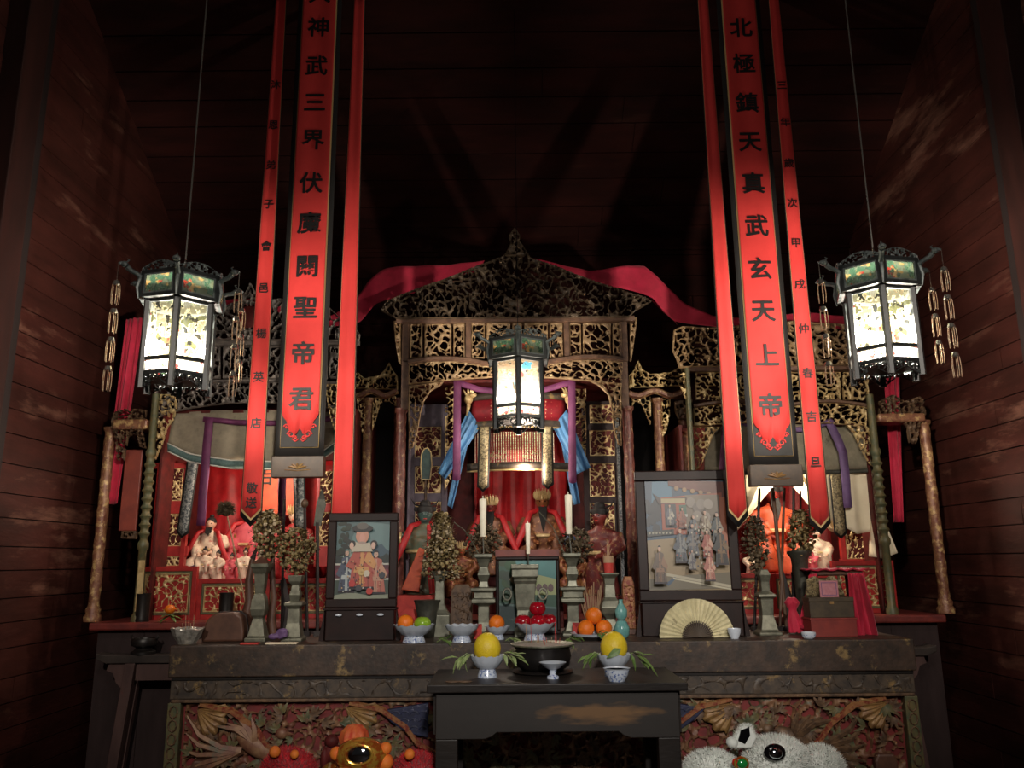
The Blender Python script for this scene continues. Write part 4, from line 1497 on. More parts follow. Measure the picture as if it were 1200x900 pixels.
def low_panel(root, pr, Y, seed):
    x0, z0, x1, z1 = rect(*pr, Y)
    d = O('low_panel', MB().box(x0, Y + .012, z0, x1, Y + .035, z1), 'red_lacquer', root, wc=True, bevel=.003)
    O('low_panel_frame', frame_rect(MB(), x0, z0, x1, z1, .028, Y, Y + .012), 'red_lacquer', d, wc=True, bevel=.002)
    O('low_panel_border', frame_rect(MB(), x0 + .030, z0 + .030, x1 - .030, z1 - .030, .012, Y + .003, Y + .012), 'post_green', d, wc=True)
    O('low_panel_line', frame_rect(MB(), x0 + .044, z0 + .044, x1 - .044, z1 - .044, .005, Y + .002, Y + .012), 'gilt_bright', d, wc=True)
    mb = MB()
    carve(mb, [(x0 + .05, z0 + .05), (x1 - .05, z0 + .05), (x1 - .05, z1 - .05), (x0 + .05, z1 - .05)], Y + .008, lam=.045, t=.42, seed=seed, rim=.003, relief=.014, depth=.004, cell=.006)
    O('low_panel_carving', mb, 'gilt_bright', d, wc=True, smooth=60)
    return d


zl = lambda px, Y: proj(at(px, Y, ZP))[1]
low_panel(ls, (160, 664, 229, zl(190, 5.17)), 5.17, 250)
low_panel(ls, (230, 678, 310, zl(260, 5.2)), 5.2, 251)
low_panel(ls, (310, 678, 392, zl(350, 5.2)), 5.2, 252)
O('altar_shelf', MB().box(at(222, 5.3, ZP).x, 5.24, ZP, at(395, 5.3, ZP).x, 5.9, W(260, 680, 5.24).z), 'red_lacquer', ls, wc=True)

bv = T('beige_valance', 'beige cloth valance with teal and white hem across the shrine opening', 'valance', W(290, 490, YL + .05))
tp = [(203, 484), (250, 481), (330, 481), (394, 483)]
bt = [(196, 520), (222, 532), (270, 540), (330, 541), (370, 534), (394, 518)]
cloth(bv, 'cloth', tp, bt, YL + .05, 'beige_cloth', n=40, amp=.010, folds=16)
off = lambda c, d: [(x, y + d) for x, y in c]
cloth(bv, 'teal_hem', off(bt, 0), off(bt, 8), YL + .045, 'teal_band', n=40, rows=2, amp=.008, folds=16)
cloth(bv, 'white_piping', off(bt, -1.2), off(bt, .4), YL + .043, 'white_band', n=40, rows=1, amp=.008, folds=16)
cloth(bv, 'white_piping', off(bt, 8), off(bt, 9.8), YL + .044, 'white_band', n=40, rows=1, amp=.008, folds=16)
strip(bv, 'purple_swag', [(238, 491), (280, 495), (330, 496), (394, 490)], 6, YL + .03, 'purple', nseg=24)
strip(bv, 'purple_tail', [(245, 490), (235, 616)], 10, YL + .02, 'purple')
strip(bv, 'purple_tail', [(332, 492), (330, 610)], 9, YL + .02, 'purple')
pendant(bv, 226, 541, 214, 622, 10, YL + .04, 'embroid_grey', 'banner_black')
pendant(bv, 350, 541, 352, 615, 10, YL + .04, 'embroid_grey', 'banner_black')
cloth(None, 'backdrop_cloth', [(236, 540), (392, 540)], [(236, 676), (392, 676)], 5.86, 'red_silk', n=50, rows=6, amp=.015, folds=24, loc=W(310, 676, 5.86),
      label='bright red backdrop cloth behind the pale figurines', cat='cloth')

# ---------------------------------------------------------------- shrine with the white drape
YR = 5.1
rs = T('carved_shrine', 'bright gilt openwork shrine with a white drape and grey valance', 'shrine', at(920, YR, ZP))
cpanel(rs, 'crest', [(790, 386), (800, 382), (830, 384), (880, 380), (930, 376), (990, 380), (1000, 392), (1004, 428), (796, 431), (793, 420), (788, 410)], YR - .03, 'gilt', lam=.058, t=.46, seed=21, rim=.01, relief=.026, depth=.02)
beam(rs, 'upper_beam', (808, 429, 1024, 434), YR - .04, .07, 'beam_brown')
for i, (a, b) in enumerate(((815, 846), (849, 880), (883, 914), (917, 948), (951, 985), (988, 1018))):
    cpanel(rs, 'fretwork_panel', R4(a, 436, b, 469), YR, 'gilt_bright', lam=.043, t=.47, seed=260 + i, rim=.007)
arch_r = lambda x: 478 - 6 * abs(math.sin(PI * (x - 812) / 105))
xs = list(range(813, 1023, 7))
cpanel(rs, 'arched_frieze', [(x, arch_r(x)) for x in xs] + [(x, 500 - 5 * math.sin(PI * (x - 812) / 210)) for x in xs[::-1]], YR - .005, 'gilt_bright', lam=.042, t=.47, seed=22, rim=.007)
O('arch_moulding', MB().tube([W(x, arch_r(x) - 2, YR - .02) for x in xs], .012, 6), 'beam_brown', rs, wc=True, smooth=True)
cpanel(rs, 'bracket', [(811, 500), (846, 500), (838, 506), (832, 520), (826, 536), (820, 550), (811, 552)], YR - .01, 'gilt_bright', lam=.038, t=.48, seed=23, rim=.006)
cpanel(rs, 'bracket', [(992, 498), (1022, 498), (1026, 548), (1018, 542), (1008, 524), (1000, 506)], YR - .01, 'gilt_bright', lam=.038, t=.48, seed=24, rim=.006)
cpanel(rs, 'wing', [(796, 436), (809, 436), (809, 470), (803, 466), (797, 452)], YR - .01, 'gilt_bright', lam=.04, t=.48, seed=25, rim=.006)
beam(rs, 'corner_post', (807, 430, 812, 560), YR - .03, .06, 'post_green')
turned_post(rs, 1046, 462, YR - .04, 9)
column(rs, 1085, 492, YR - .03, 13, 'column_gilt')
cpanel(rs, 'capital', [(1030, 470), (1046, 462), (1060, 470), (1078, 464), (1084, 472), (1085, 486), (1078, 496), (1074, 520), (1066, 520), (1062, 498), (1046, 490), (1030, 492)], YR - .05, 'gilt_brown', lam=.036, t=.55, seed=26, rim=.006, relief=.03)
beam(rs, 'capital_slab', (1030, 484, 1085, 494), YR - .07, .16, 'column_gilt', bevel=.012)
door_panel(rs, (984, 590, 1026, 664), 5.32, [(600, 655)], 'red_lacquer', 'gilt_bright', 270)
enclosure(rs, 812, 1038, 499, YR, 5.92, 'dark_red', 'dark_red')
low_panel(rs, (977, 657, 1050, zl(1010, 5.17)), 5.17, 255)
low_panel(rs, (905, 672, 976, zl(940, 5.2)), 5.2, 256)
low_panel(rs, (830, 672, 904, zl(870, 5.2)), 5.2, 257)
O('altar_shelf', MB().box(at(832, 5.3, ZP).x, 5.24, ZP, at(975, 5.3, ZP).x, 5.9, W(920, 674, 5.24).z), 'red_lacquer', rs, wc=True)

gv = T('grey_valance', 'stained grey cloth valance above the white drape', 'valance', W(920, 510, YR + .05))
tp = [(826, 500), (900, 497), (960, 497), (1018, 500)]
bt = [(826, 552), (900, 552), (960, 551), (1022, 549)]
cloth(gv, 'cloth', tp, bt, YR + .05, 'grey_cloth', n=40, amp=.009, folds=18)
cloth(gv, 'dark_hem', off(bt, 0), off(bt, 5), YR + .046, 'pewter_dark', n=40, rows=2, amp=.007, folds=18)
strip(gv, 'mauve_swag', [(866, 494), (900, 504), (950, 503), (976, 492)], 6, YR + .02, 'mauve', nseg=24)
strip(gv, 'mauve_tail', [(972, 494), (988, 530), (994, 595)], 10, YR + .01, 'mauve')
strip(gv, 'mauve_tail', [(850, 500), (846, 560)], 8, YR + .02, 'purple')
pendant(gv, 979, 556, 985, 622, 11, YR + .03, 'embroid')
wd_ = T('white_drape', 'white cloth drape drawn to the turned post inside the shrine', 'drape', W(950, 560, 5.24))
cloth(wd_, 'right_swag', [(958, 556), (1024, 553)], [(972, 608), (1004, 626), (1034, 621)], 5.17, 'white_cloth', n=20, rows=14, amp=.022, folds=9)
cloth(wd_, 'knot_tail', [(1022, 600), (1034, 606)], [(1020, 652), (1036, 655), (1050, 648)], 5.16, 'white_cloth', n=14, rows=10, amp=.02, folds=9, ph=1)
cloth(wd_, 'left_swag', [(862, 556), (918, 556)], [(858, 628), (872, 612)], 5.3, 'white_cloth', n=14, rows=8, amp=.02, folds=8)
cloth(wd_, 'back_fall', [(918, 556), (972, 556)], [(972, 622), (996, 632)], 5.34, 'white_cloth', n=16, rows=10, amp=.02, folds=10, ph=2)
cloth(None, 'backdrop_cloth', [(840, 552), (985, 552)], [(840, 672), (985, 672)], 5.86, 'robe_red', n=50, rows=6, amp=.02, folds=24, loc=W(910, 672, 5.86),
      label='dark red backdrop cloth behind the orange-robed statue', cat='cloth')

# ---------------------------------------------------------------- crimson cloth over the shrine tops
cl = [(568, 305), (520, 311), (468, 312), (450, 314), (432, 330), (416, 352), (385, 372), (340, 362), (300, 350), (250, 352)]
cb = [(562, 316), (524, 328), (480, 344), (452, 352), (440, 358), (420, 378), (385, 383), (340, 370), (300, 357), (250, 359)]
cloth(None, 'draped_cloth', cl, cb, 5.27, 'crimson', n=60, rows=8, amp=.016, folds=26, loc=W(450, 340, 5.27), label='crimson cloth slung from the gabled crest over to the grey-gilt shrine', cat='cloth')
cl = [(626, 302), (660, 311), (690, 318), (735, 311), (754, 311), (776, 330), (800, 354), (836, 371), (880, 374), (940, 366), (998, 371)]
cb = [(630, 307), (664, 319), (700, 331), (744, 342), (764, 350), (790, 376), (836, 384), (880, 383), (940, 376), (998, 388)]
dc = cloth(None, 'draped_cloth', cl, cb, 5.27, 'crimson', n=60, rows=8, amp=.016, folds=26, ph=1, loc=W(750, 340, 5.27), label='crimson cloth slung from the gabled crest over to the bright gilt shrine', cat='cloth')
cloth(dc, 'loose_fold', [(760, 348), (778, 352)], [(776, 364), (794, 380)], 5.3, 'crimson', n=8, rows=6, amp=.01, folds=6)
dc.children[0].data.transform(Matrix.Identity(4))
cloth(None, 'cloth_tail', [(148, 374), (167, 372)], [(119, 592), (138, 590)], 5.13, 'crimson', n=14, rows=20, amp=.022, folds=9, loc=W(130, 590, 5.13), label='long crimson cloth tail hanging beside the carved capital at the plank wall', cat='cloth')
cloth(None, 'cloth_tail', [(1036, 444), (1054, 440)], [(1049, 612), (1059, 612)], 5.3, 'crimson', n=12, rows=16, amp=.016, folds=8, loc=W(1054, 612, 5.3), label='long crimson cloth tail hanging behind the turned post with white drape', cat='cloth')
# ================================================================= statues
def robed_statue(name, label, cat, base, h, robe, skin, hat='crown', beard=None, scarf=None, rz=0.0, arms='lap', sash=None, lean=0.0, seated=True, vox=.016, group=None, sleeve=None, hang=False):
    t = T(name, label, cat, base, rz, group=group)
    b = MB()                                          # body: head, neck, chest, hands as one skin
    hz = .86
    b.ell((0, -.01, hz), (.075, .082, .098)).ell((0, -.085, hz - .01), (.014, .02, .024)).ell((0, -.06, hz - .06), (.035, .03, .022))
    b.ell((-.077, 0, hz), (.012, .02, .032)).ell((.077, 0, hz), (.012, .02, .032))
    b.tube([(0, 0, .66), (0, 0, .8)], .045, 10)
    b.ell((0, .02, .56), (.15, .10, .16))
    if arms == 'lap':
        hands = [(-.07, -.25, .37), (.07, -.25, .40)]
    elif arms == 'raised':
        hands = [(-.30, -.16, .60), (.09, -.24, .42)]
    else:
        hands = [(-.05, -.22, .56), (.05, -.22, .56)]
    for sx, hp in zip((-1, 1), hands):
        b.tube([(sx * .16, .02, .62), (hp[0] * .7 + sx * .08, hp[1] * .6, hp[2] + .03), hp], [.05, .04, .028], 8)
        b.ell(hp, (.03, .035, .03))
        for k in range(4):
            b.tube([Vector(hp) + Vector((-.018 + .012 * k, -.02, 0)), Vector(hp) + Vector((-.018 + .012 * k, -.05, -.01)), Vector(hp) + Vector((-.016 + .012 * k, -.045, -.03))], .007, 5)
    S = Matrix.Scale(h, 4)
    b.xf(S)
    O('body', fuse(b, vox * h * .8), skin, t)
    r = MB()
    if seated:
        r.ell((0, .02, .14), (.33, .25, .16)).ell((-.19, -.15, .22), (.14, .16, .13)).ell((.19, -.15, .22), (.14, .16, .13))
        r.lathe([(.34, 0), (.33, .06), (.28, .2)], 16, (0, -.02, 0), sy=.8)
        r.tube([(-.19, -.24, .22), (-.17, -.28, .02)], [.1, .09], 10).tube([(.19, -.24, .22), (.17, -.28, .02)], [.1, .09], 10)
    else:
        r.lathe([(.20, 0), (.21, .03), (.17, .25), (.15, .45), (.17, .6)], 16, sy=.8)
        r.ell((-.07, -.06, .2), (.09, .1, .2)).ell((.08, -.05, .22), (.09, .1, .2))
    r.ell((0, .02, .50), (.19, .14, .24)).ell((0, .02, .655), (.215, .115, .085))
    r.lathe([(.085, .70), (.06, .765)], 12)
    for sx, hp in zip((-1, 1), hands):
        r.tube([(sx * .19, .02, .66), (sx * .25, -.02, .54), (hp[0] + sx * .05, hp[1] + .06, hp[2] + .015)], [.075, .085, .075], 9)
        r.tube([(hp[0] + sx * .06, hp[1] + .08, hp[2]), (hp[0] + sx * .10, hp[1] + .05, hp[2] - .2)], [.07, .03], 8)
    r.xf(S)
    O('robe', fuse(r, vox * h), robe, t)
    bl = MB().tube([(.19 * math.cos(a), .02 + .145 * math.sin(a), .46) for a in [i * PI / 8 for i in range(17)]], .022, 6).xf(S)
    O('belt', bl, sash or 'gilt_bright', t, smooth=True)
    e = MB()
    for sx in (-1, 1):
        e.ell((sx * .03, -.078, hz + .008), (.013, .01, .008), 8, 5)
    O('eyes', e.xf(S), 'eye_black', t)
    O('mouth', MB().ell((0, -.086, hz - .048), (.022, .006, .006), 8, 5).xf(S), 'gem_red', t)
    hm = MB()
    if hat == 'crown':
        hm.lathe([(.086, hz + .03), (.09, hz + .06), (.075, hz + .10), (.05, hz + .14), (1e-5, hz + .15)], 16)
        for k in range(9):
            a = PI + PI * k / 8
            hm.tube([(.088 * math.cos(a), .088 * math.sin(a), hz + .05), (.1 * math.cos(a), .1 * math.sin(a), hz + .10 + .02 * math.sin(PI * k / 8)), (.10 * math.cos(a), .10 * math.sin(a), hz + .13 + .04 * math.sin(PI * k / 8))], [.014, .014, .003], 5)
        for k in range(7):
            x = -.075 + .025 * k
            hm.tube([(x, -.10, hz + .085), (x, -.108, hz + .035)], .004, 4)
        hat_m = 'gilt_bright'
    elif hat == 'round':
        hm.lathe([(.084, hz + .02), (.09, hz + .05), (.086, hz + .085), (.06, hz + .10), (.062, hz + .135), (.04, hz + .16), (1e-5, hz + .165)], 16)
        for sx in (-1, 1):
            hm.ell((sx * .10, -.01, hz + .06), (.028, .010, .028), 12, 8)
            hm.tube([(sx * .06, .02, hz + .10), (sx * .12, .05, hz + .12), (sx * .16, .04, hz + .18)], [.012, .01, .003], 6)
        hat_m = 'hair'
    else:
        hm.ell((0, .012, hz + .03), (.083, .09, .085)).ell((0, .02, hz + .125), (.035, .035, .03))
        hat_m = 'hair'
    O('headdress', hm.xf(S), hat_m, t, smooth=True)
    if beard:
        bd = MB()
        for k in range(7):
            x = -.045 + .015 * k
            bd.tube([(x * .9, -.078, hz - .055), (x * .95, -.115, hz - .14), (x * .35, -.14, hz - beard + .05 * abs(x) / .045)], [.010, .010, .002], 5)
        O('beard', bd.xf(S), 'hair', t, smooth=True)
    if scarf:
        sc = MB()
        sc.tube([(-.34, -.16, .30), (-.24, -.17, .52), (-.15, -.10, .735), (0, .075, .79), (.15, -.10, .735), (.24, -.17, .52), (.34, -.16, .30)], [.03, .04, .032, .03, .032, .04, .03], 8, flat=.45)
        O('scarf', sc.xf(S), scarf, t, smooth=True)
    if hang:
        hg = MB().tube([(.05, -.12, .745), (.06, -.19, .60), (.05, -.22, .40), (.07, -.235, .20), (.09, -.24, .02)], [.03, .035, .032, .034, .03], 8, flat=.4)
        O('scarf_tail', hg.xf(S), scarf, t, smooth=True)
        O('skirt_flap', MB().prism([(-.06, .5), (.0, .48), (-.05, .03), (-.24, .06)], -.21, -.18).xf(S), 'robe_orange', t, bevel=.004)
        O('cuff_band', MB().tube([Vector((hands[0][0] + .035, hands[0][1] + .05 + .075 * math.cos(a), hands[0][2] + .06 * math.sin(a))) for a in [i * PI / 8 for i in range(17)]], .012, 6).xf(S), 'gilt_bright', t, smooth=True)
    if sleeve:
        sv = MB().ell((hands[0][0] - .03, hands[0][1] + .05, hands[0][2]), (.09, .09, .07), 14, 9).xf(S)
        O('cuff', sv, sleeve, t, smooth=True)
    return t


zs1 = ZP + .24
robed_statue('deity_statue', 'seated bearded deity statue with gilt crown, red scarf and dark red face', 'statue', at(575, 5.8, zs1), .54, 'robe_brown', 'skin_red', beard=.33, scarf='red_silk', vox=.02)
robed_statue('deity_statue', 'seated bearded deity statue with gilt crown, red scarf and golden face', 'statue', at(637, 5.82, zs1), .58, 'robe_brown', 'skin_gold', beard=.36, scarf='red_silk', vox=.02)
robed_statue('deity_statue', 'small gilt seated statue behind the tall gilt bouquet', 'statue', at(541, 5.56, ZP + .10), .36, 'gilt_red', 'skin_gold', vox=.024)
robed_statue('deity_statue', 'small gilt seated statue next to the golden-faced deity', 'statue', at(674, 5.56, ZP + .10), .36, 'gilt_red', 'skin_gold', vox=.024)
pb = O('statue_pedestal', MB().box(-.13, -.09, 0, .13, .09, .14), 'paper_red', loc=at(492, 5.12, ZP), bevel=.006, label='faded red pedestal box under the dark-hatted attendant statue', cat='pedestal')
robed_statue('attendant_statue', 'standing attendant statue with dark hat, green cuff and red scarf', 'statue', at(497, 5.12, ZP + .14), .56, 'robe_green', 'skin_green', hat='round', scarf='red_silk', hang=True, arms='raised', seated=False, rz=.1, sleeve='skin_green', vox=.02)
pb = O('statue_pedestal', MB().box(-.12, -.09, 0, .12, .09, .12), 'box_red', loc=at(708, 5.14, ZP), bevel=.006, label='dark red pedestal box under the attendant statue with blue cuff', cat='pedestal')
robed_statue('attendant_statue', 'standing attendant statue in dark red patterned robe with a blue cuff', 'statue', at(706, 5.14, ZP + .12), .56, 'robe_patterned', 'skin_red', hat='round', arms='raised', seated=False, rz=2.2 - PI * .9, sleeve='robe_blue', vox=.02)
zsh = W(260, 680, 5.24).z
robed_statue('deity_statue', 'seated statue in pale robe with a red cape under the purple tail', 'statue', at(243, 5.50, zsh), .42, 'robe_white', 'skin_pale', hat='bun', beard=.2, scarf='red_silk', arms='lap', vox=.022)
robed_statue('deity_statue', 'seated gilt statue with pink robe beside the red-caped statue', 'statue', at(287, 5.70, zsh), .50, 'robe_pink', 'skin_gold', hat='crown', scarf='red_silk', vox=.022)
robed_statue('deity_statue', 'seated statue in red robe behind the row of poles', 'statue', at(342, 5.62, zsh), .48, 'robe_red', 'skin_pale', hat='crown', vox=.024)
zsr = W(920, 674, 5.24).z
robed_statue('deity_statue', 'seated orange-robed statue with black headdress under the white drape', 'statue', at(912, 5.6, zsr), .62, 'robe_orange', 'skin_red', hat='round', beard=.3, vox=.02)
f0 = None
for k, (px_, Y, h, rb_) in enumerate(((212, 5.34, .13, 'robe_blue'), (222, 5.40, .18, 'robe_white'), (238, 5.33, .21, 'robe_white'), (254, 5.32, .19, 'robe_white'), (270, 5.33, .17, 'robe_pink'), (286, 5.33, .2, 'robe_white'), (302, 5.36, .17, 'robe_white'))):
    nm = ['small blue-robed figurine at the end of the pale figurine row', 'pale figurine next to the blue-robed figurine', 'tallest pale figurine in the row before the red-caped statue', 'pale figurine between the tallest and the pink-robed one',
          'small pink-robed figurine in the pale figurine row', 'pale figurine just past the pink-robed figurine', 'last pale figurine of the row, beside the tall vase'][k]
    robed_statue('figurine', nm, 'figurine', at(px_, Y, zsh) if px_ > 224 else at(px_ + 16, Y, zsh), h, rb_, 'skin_pale', hat='bun', seated=False, vox=.04, group='figurines in front of the red backdrop', rz=rnd.uniform(-.4, .4))
for k, (px_, h, rb_, lb) in enumerate(((880, .16, 'robe_white', 'pale figurine beside the orange-robed statue'), (962, .3, 'robe_white', 'tall pale figurine next to the gilt door panel'), (950, .2, 'robe_pink', 'pink-robed figurine beside the orange-robed statue'), (976, .15, 'robe_blue', 'blue and gilt figurine next to the gilt door panel'))):
    robed_statue('figurine', lb, 'figurine', at(min(px_, 968), 5.34 + .05 * (k % 2), zsr), h, rb_, 'skin_pale', hat='bun', seated=False, vox=.035, group='figurines under the white drape')

# ================================================================= framed pictures
def picture(name, label, base, w, h, stand, paint, rz=0.0, tilt=0.0, knobs=0, fw=.045, back=True, rail_m='frame_wood'):
    t = T(name, label, 'picture', base, rz)
    t.rotation_euler = (tilt, 0, rz)
    for nm, bx_ in (('frame_rail', (-w / 2, stand, w / 2, stand + fw)), ('frame_rail', (-w / 2, stand + h - fw, w / 2, stand + h)),
                    ('frame_stile', (-w / 2, stand + fw, -w / 2 + fw, stand + h - fw)), ('frame_stile', (w / 2 - fw, stand + fw, w / 2, stand + h - fw))):
        O(nm, MB().box(bx_[0], -.022, bx_[1], bx_[2], .02, bx_[3]), rail_m, t, bevel=.006)
    if stand > .02:
        O('stand', MB().box(-w / 2 + .008, -.035, 0, w / 2 - .008, .05, stand - .008), rail_m, t, bevel=.005)
        O('stand_ledge', MB().box(-w / 2 - .004, -.045, stand - .012, w / 2 + .004, .05, stand - .0015), rail_m, t, bevel=.003)
        for s in (-1, 1):
            O('stand_ear', MB().prism([(s * w / 2, 0), (s * (w / 2 + .025), 0), (s * (w / 2 + .022), .03), (s * (w / 2 + .012), stand * .5), (s * w / 2, stand)], -.02, .02), rail_m, t)
    for k in range(knobs):
        O('knob', MB().ell(((k - (knobs - 1) / 2) * w * .29, -.05, stand - .035), (.018, .008, .007), 12, 6), 'porcelain', t, smooth=True)
    pm = MB()
    iw, ih = w - 2 * fw + .004, h - 2 * fw + .004
    lay = [0]

    def to(u, v):
        return (-iw / 2 + iw * u, -.004 - lay[0] * .00025, stand + fw - .002 + ih * v)

    def poly(c, P):
        lay[0] += 1
        pm.col = tuple(x * .88 for x in c)
        pm.poly([to(min(max(u, 0), 1), min(max(v, 0), 1)) for u, v in P])

    def oval(c, u, v, ru, rv, n=14, a0=0.0, a1=2 * PI):
        poly(c, [(u + ru * math.cos(a0 + (a1 - a0) * i / n), v + rv * math.sin(a0 + (a1 - a0) * i / n)) for i in range(n + (0 if a1 - a0 > 6.2 else 1))])
    paint(poly, oval, random.Random(len(label)))
    O('painting', pm, 'painting', t, cols=True)
    O('glass_backing', MB().box(-iw / 2, .0, stand + fw - .002, iw / 2, .012, stand + fw - .002 + ih), 'frame_wood', t)
    return t


def person2d(poly, oval, u, v, s, robe, trim, face=(206, 170, 150), hat=(24, 24, 30), r=1.0):
    """small robed figure, foot at u,v, height s"""
    w = s * .30 * r
    poly(robe, [(u - w * .9, v), (u - w * .7, v + s * .45), (u - w * .55, v + s * .78), (u, v + s * .84), (u + w * .55, v + s * .78), (u + w * .7, v + s * .45), (u + w * .95, v)])
    poly(trim, [(u - w * .14, v + s * .03), (u - w * .1, v + s * .8), (u + w * .1, v + s * .8), (u + w * .16, v + s * .03)])
    poly(robe, [(u - w * .5, v + s * .72), (u - w * 1.15, v + s * .42), (u - w * .8, v + s * .36), (u - w * .1, v + s * .52)])
    poly(trim, [(u + w * .5, v + s * .72), (u + w * 1.1, v + s * .45), (u + w * .9, v + s * .36), (u + w * .15, v + s * .5)])
    poly((40, 34, 44), [(u - w * .9, v), (u - w * .86, v + s * .05), (u + w * .9, v + s * .05), (u + w * .95, v)])
    poly(trim, [(u - w * .6, v + s * .3), (u - w * .5, v + s * .4), (u + w * .5, v + s * .4), (u + w * .6, v + s * .3)])
    for k in range(14):
        a = (k * 2.39996) % 6.283
        q = math.sqrt((k + .5) / 14)
        oval(trim if k % 3 else (60, 44, 52), u + w * .66 * q * math.cos(a), v + s * (.36 + .30 * q * math.sin(a)), s * .016, s * .016, 6)
    for k in range(3):
        poly((60, 48, 54), [(u + w * (-.5 + .5 * k), v + s * .04), (u + w * (-.46 + .46 * k) + s * .004, v + s * .3), (u + w * (-.44 + .46 * k) + s * .010, v + s * .3), (u + w * (-.5 + .5 * k) + s * .012, v + s * .04)])
    oval(face, u, v + s * .90, s * .062 * r, s * .072)
    oval((60, 40, 40), u - s * .022, v + s * .905, s * .010, s * .007, 6)
    oval((60, 40, 40), u + s * .022, v + s * .905, s * .010, s * .007, 6)
    oval((150, 60, 54), u, v + s * .872, s * .012, s * .007, 6)
    oval(hat, u, v + s * .95, s * .068 * r, s * .045, a0=0, a1=PI, n=8)


def paint_left(poly, oval, r):
    poly((74, 104, 108), [(0, 0), (1, 0), (1, 1), (0, 1)])
    poly((104, 136, 138), [(.3, .5), (1, .5), (1, .95), (.45, 1), (.3, .8)])
    poly((150, 168, 158), [(.12, .46), (.7, .46), (.66, .7), (.4, .74), (.16, .66)])
    for k in range(26):
        oval((20 + r.randint(0, 16), 34 + r.randint(0, 18), 34), r.uniform(0, .24), r.uniform(.55, 1), r.uniform(.03, .08), r.uniform(.02, .05), 8)
    poly((62, 88, 104), [(.62, .56), (.72, .64), (.84, .71), (.92, .64), (1, .6), (1, .5), (.62, .5)])
    poly((28, 44, 44), [(.66, .5), (.74, .56), (.84, .53), (.94, .58), (1, .55), (1, .4), (.66, .4)])
    poly((26, 40, 40), [(0, .4), (.2, .4), (.2, .52), (0, .56)])
    for y in (.43, .24):
        poly((190, 190, 180), [(0, y), (1, y), (1, y + .022), (0, y + .022)])
    poly((82, 36, 52), [(0, .265), (1, .265), (1, .43), (0, .43)])
    for k in range(6):
        oval((130, 50, 66), .05 + k * .18, .34, .05, .04, 8)
    poly((58, 74, 66), [(0, 0), (1, 0), (1, .24), (0, .24)])
    poly((140, 146, 128), [(0, 0), (1, 0), (1, .06), (.6, .05), (.3, .09), (0, .05)])
    person2d(poly, oval, .22, .08, .56, (74, 84, 104), (178, 186, 186), hat=(90, 130, 130), r=1.0)
    person2d(poly, oval, .76, .06, .56, (182, 106, 92), (196, 150, 126), hat=(30, 28, 30), r=1.15)
    person2d(poly, oval, .50, .12, .72, (176, 86, 74), (206, 150, 96), r=1.15, face=(196, 140, 120), hat=(60, 66, 66))
    for c, u, v in (((70, 70, 76), .46, .14), ((186, 60, 60), .34, .2), ((206, 196, 176), .6, .32), ((190, 62, 54), .66, .1), ((60, 64, 72), .88, .3), ((200, 170, 110), .5, .34)):
        oval(c, u, v, .06, .045, 9)
    oval((206, 150, 130), .5, .8, .12, .1)
    oval((214, 160, 144), .5, .77, .05, .07)
    oval((30, 30, 34), .5, .9, .2, .05)
    oval((96, 92, 86), .5, .93, .11, .045)
    oval((170, 150, 140), .5, .70, .09, .03)
    poly((196, 186, 168), [(.3, .6), (.7, .6), (.64, .72), (.5, .69), (.36, .73)])
    for u in (.31, .71):
        oval((24, 22, 26), u + .01, .70, .065, .045)
        oval((214, 180, 164), u, .675, .04, .045)
    for k in range(40):
        oval(r.choice([(206, 170, 120), (150, 50, 50), (60, 70, 90), (196, 196, 186), (110, 60, 56)]), r.uniform(.14, .9), r.uniform(.1, .5), .012, .012, 6)


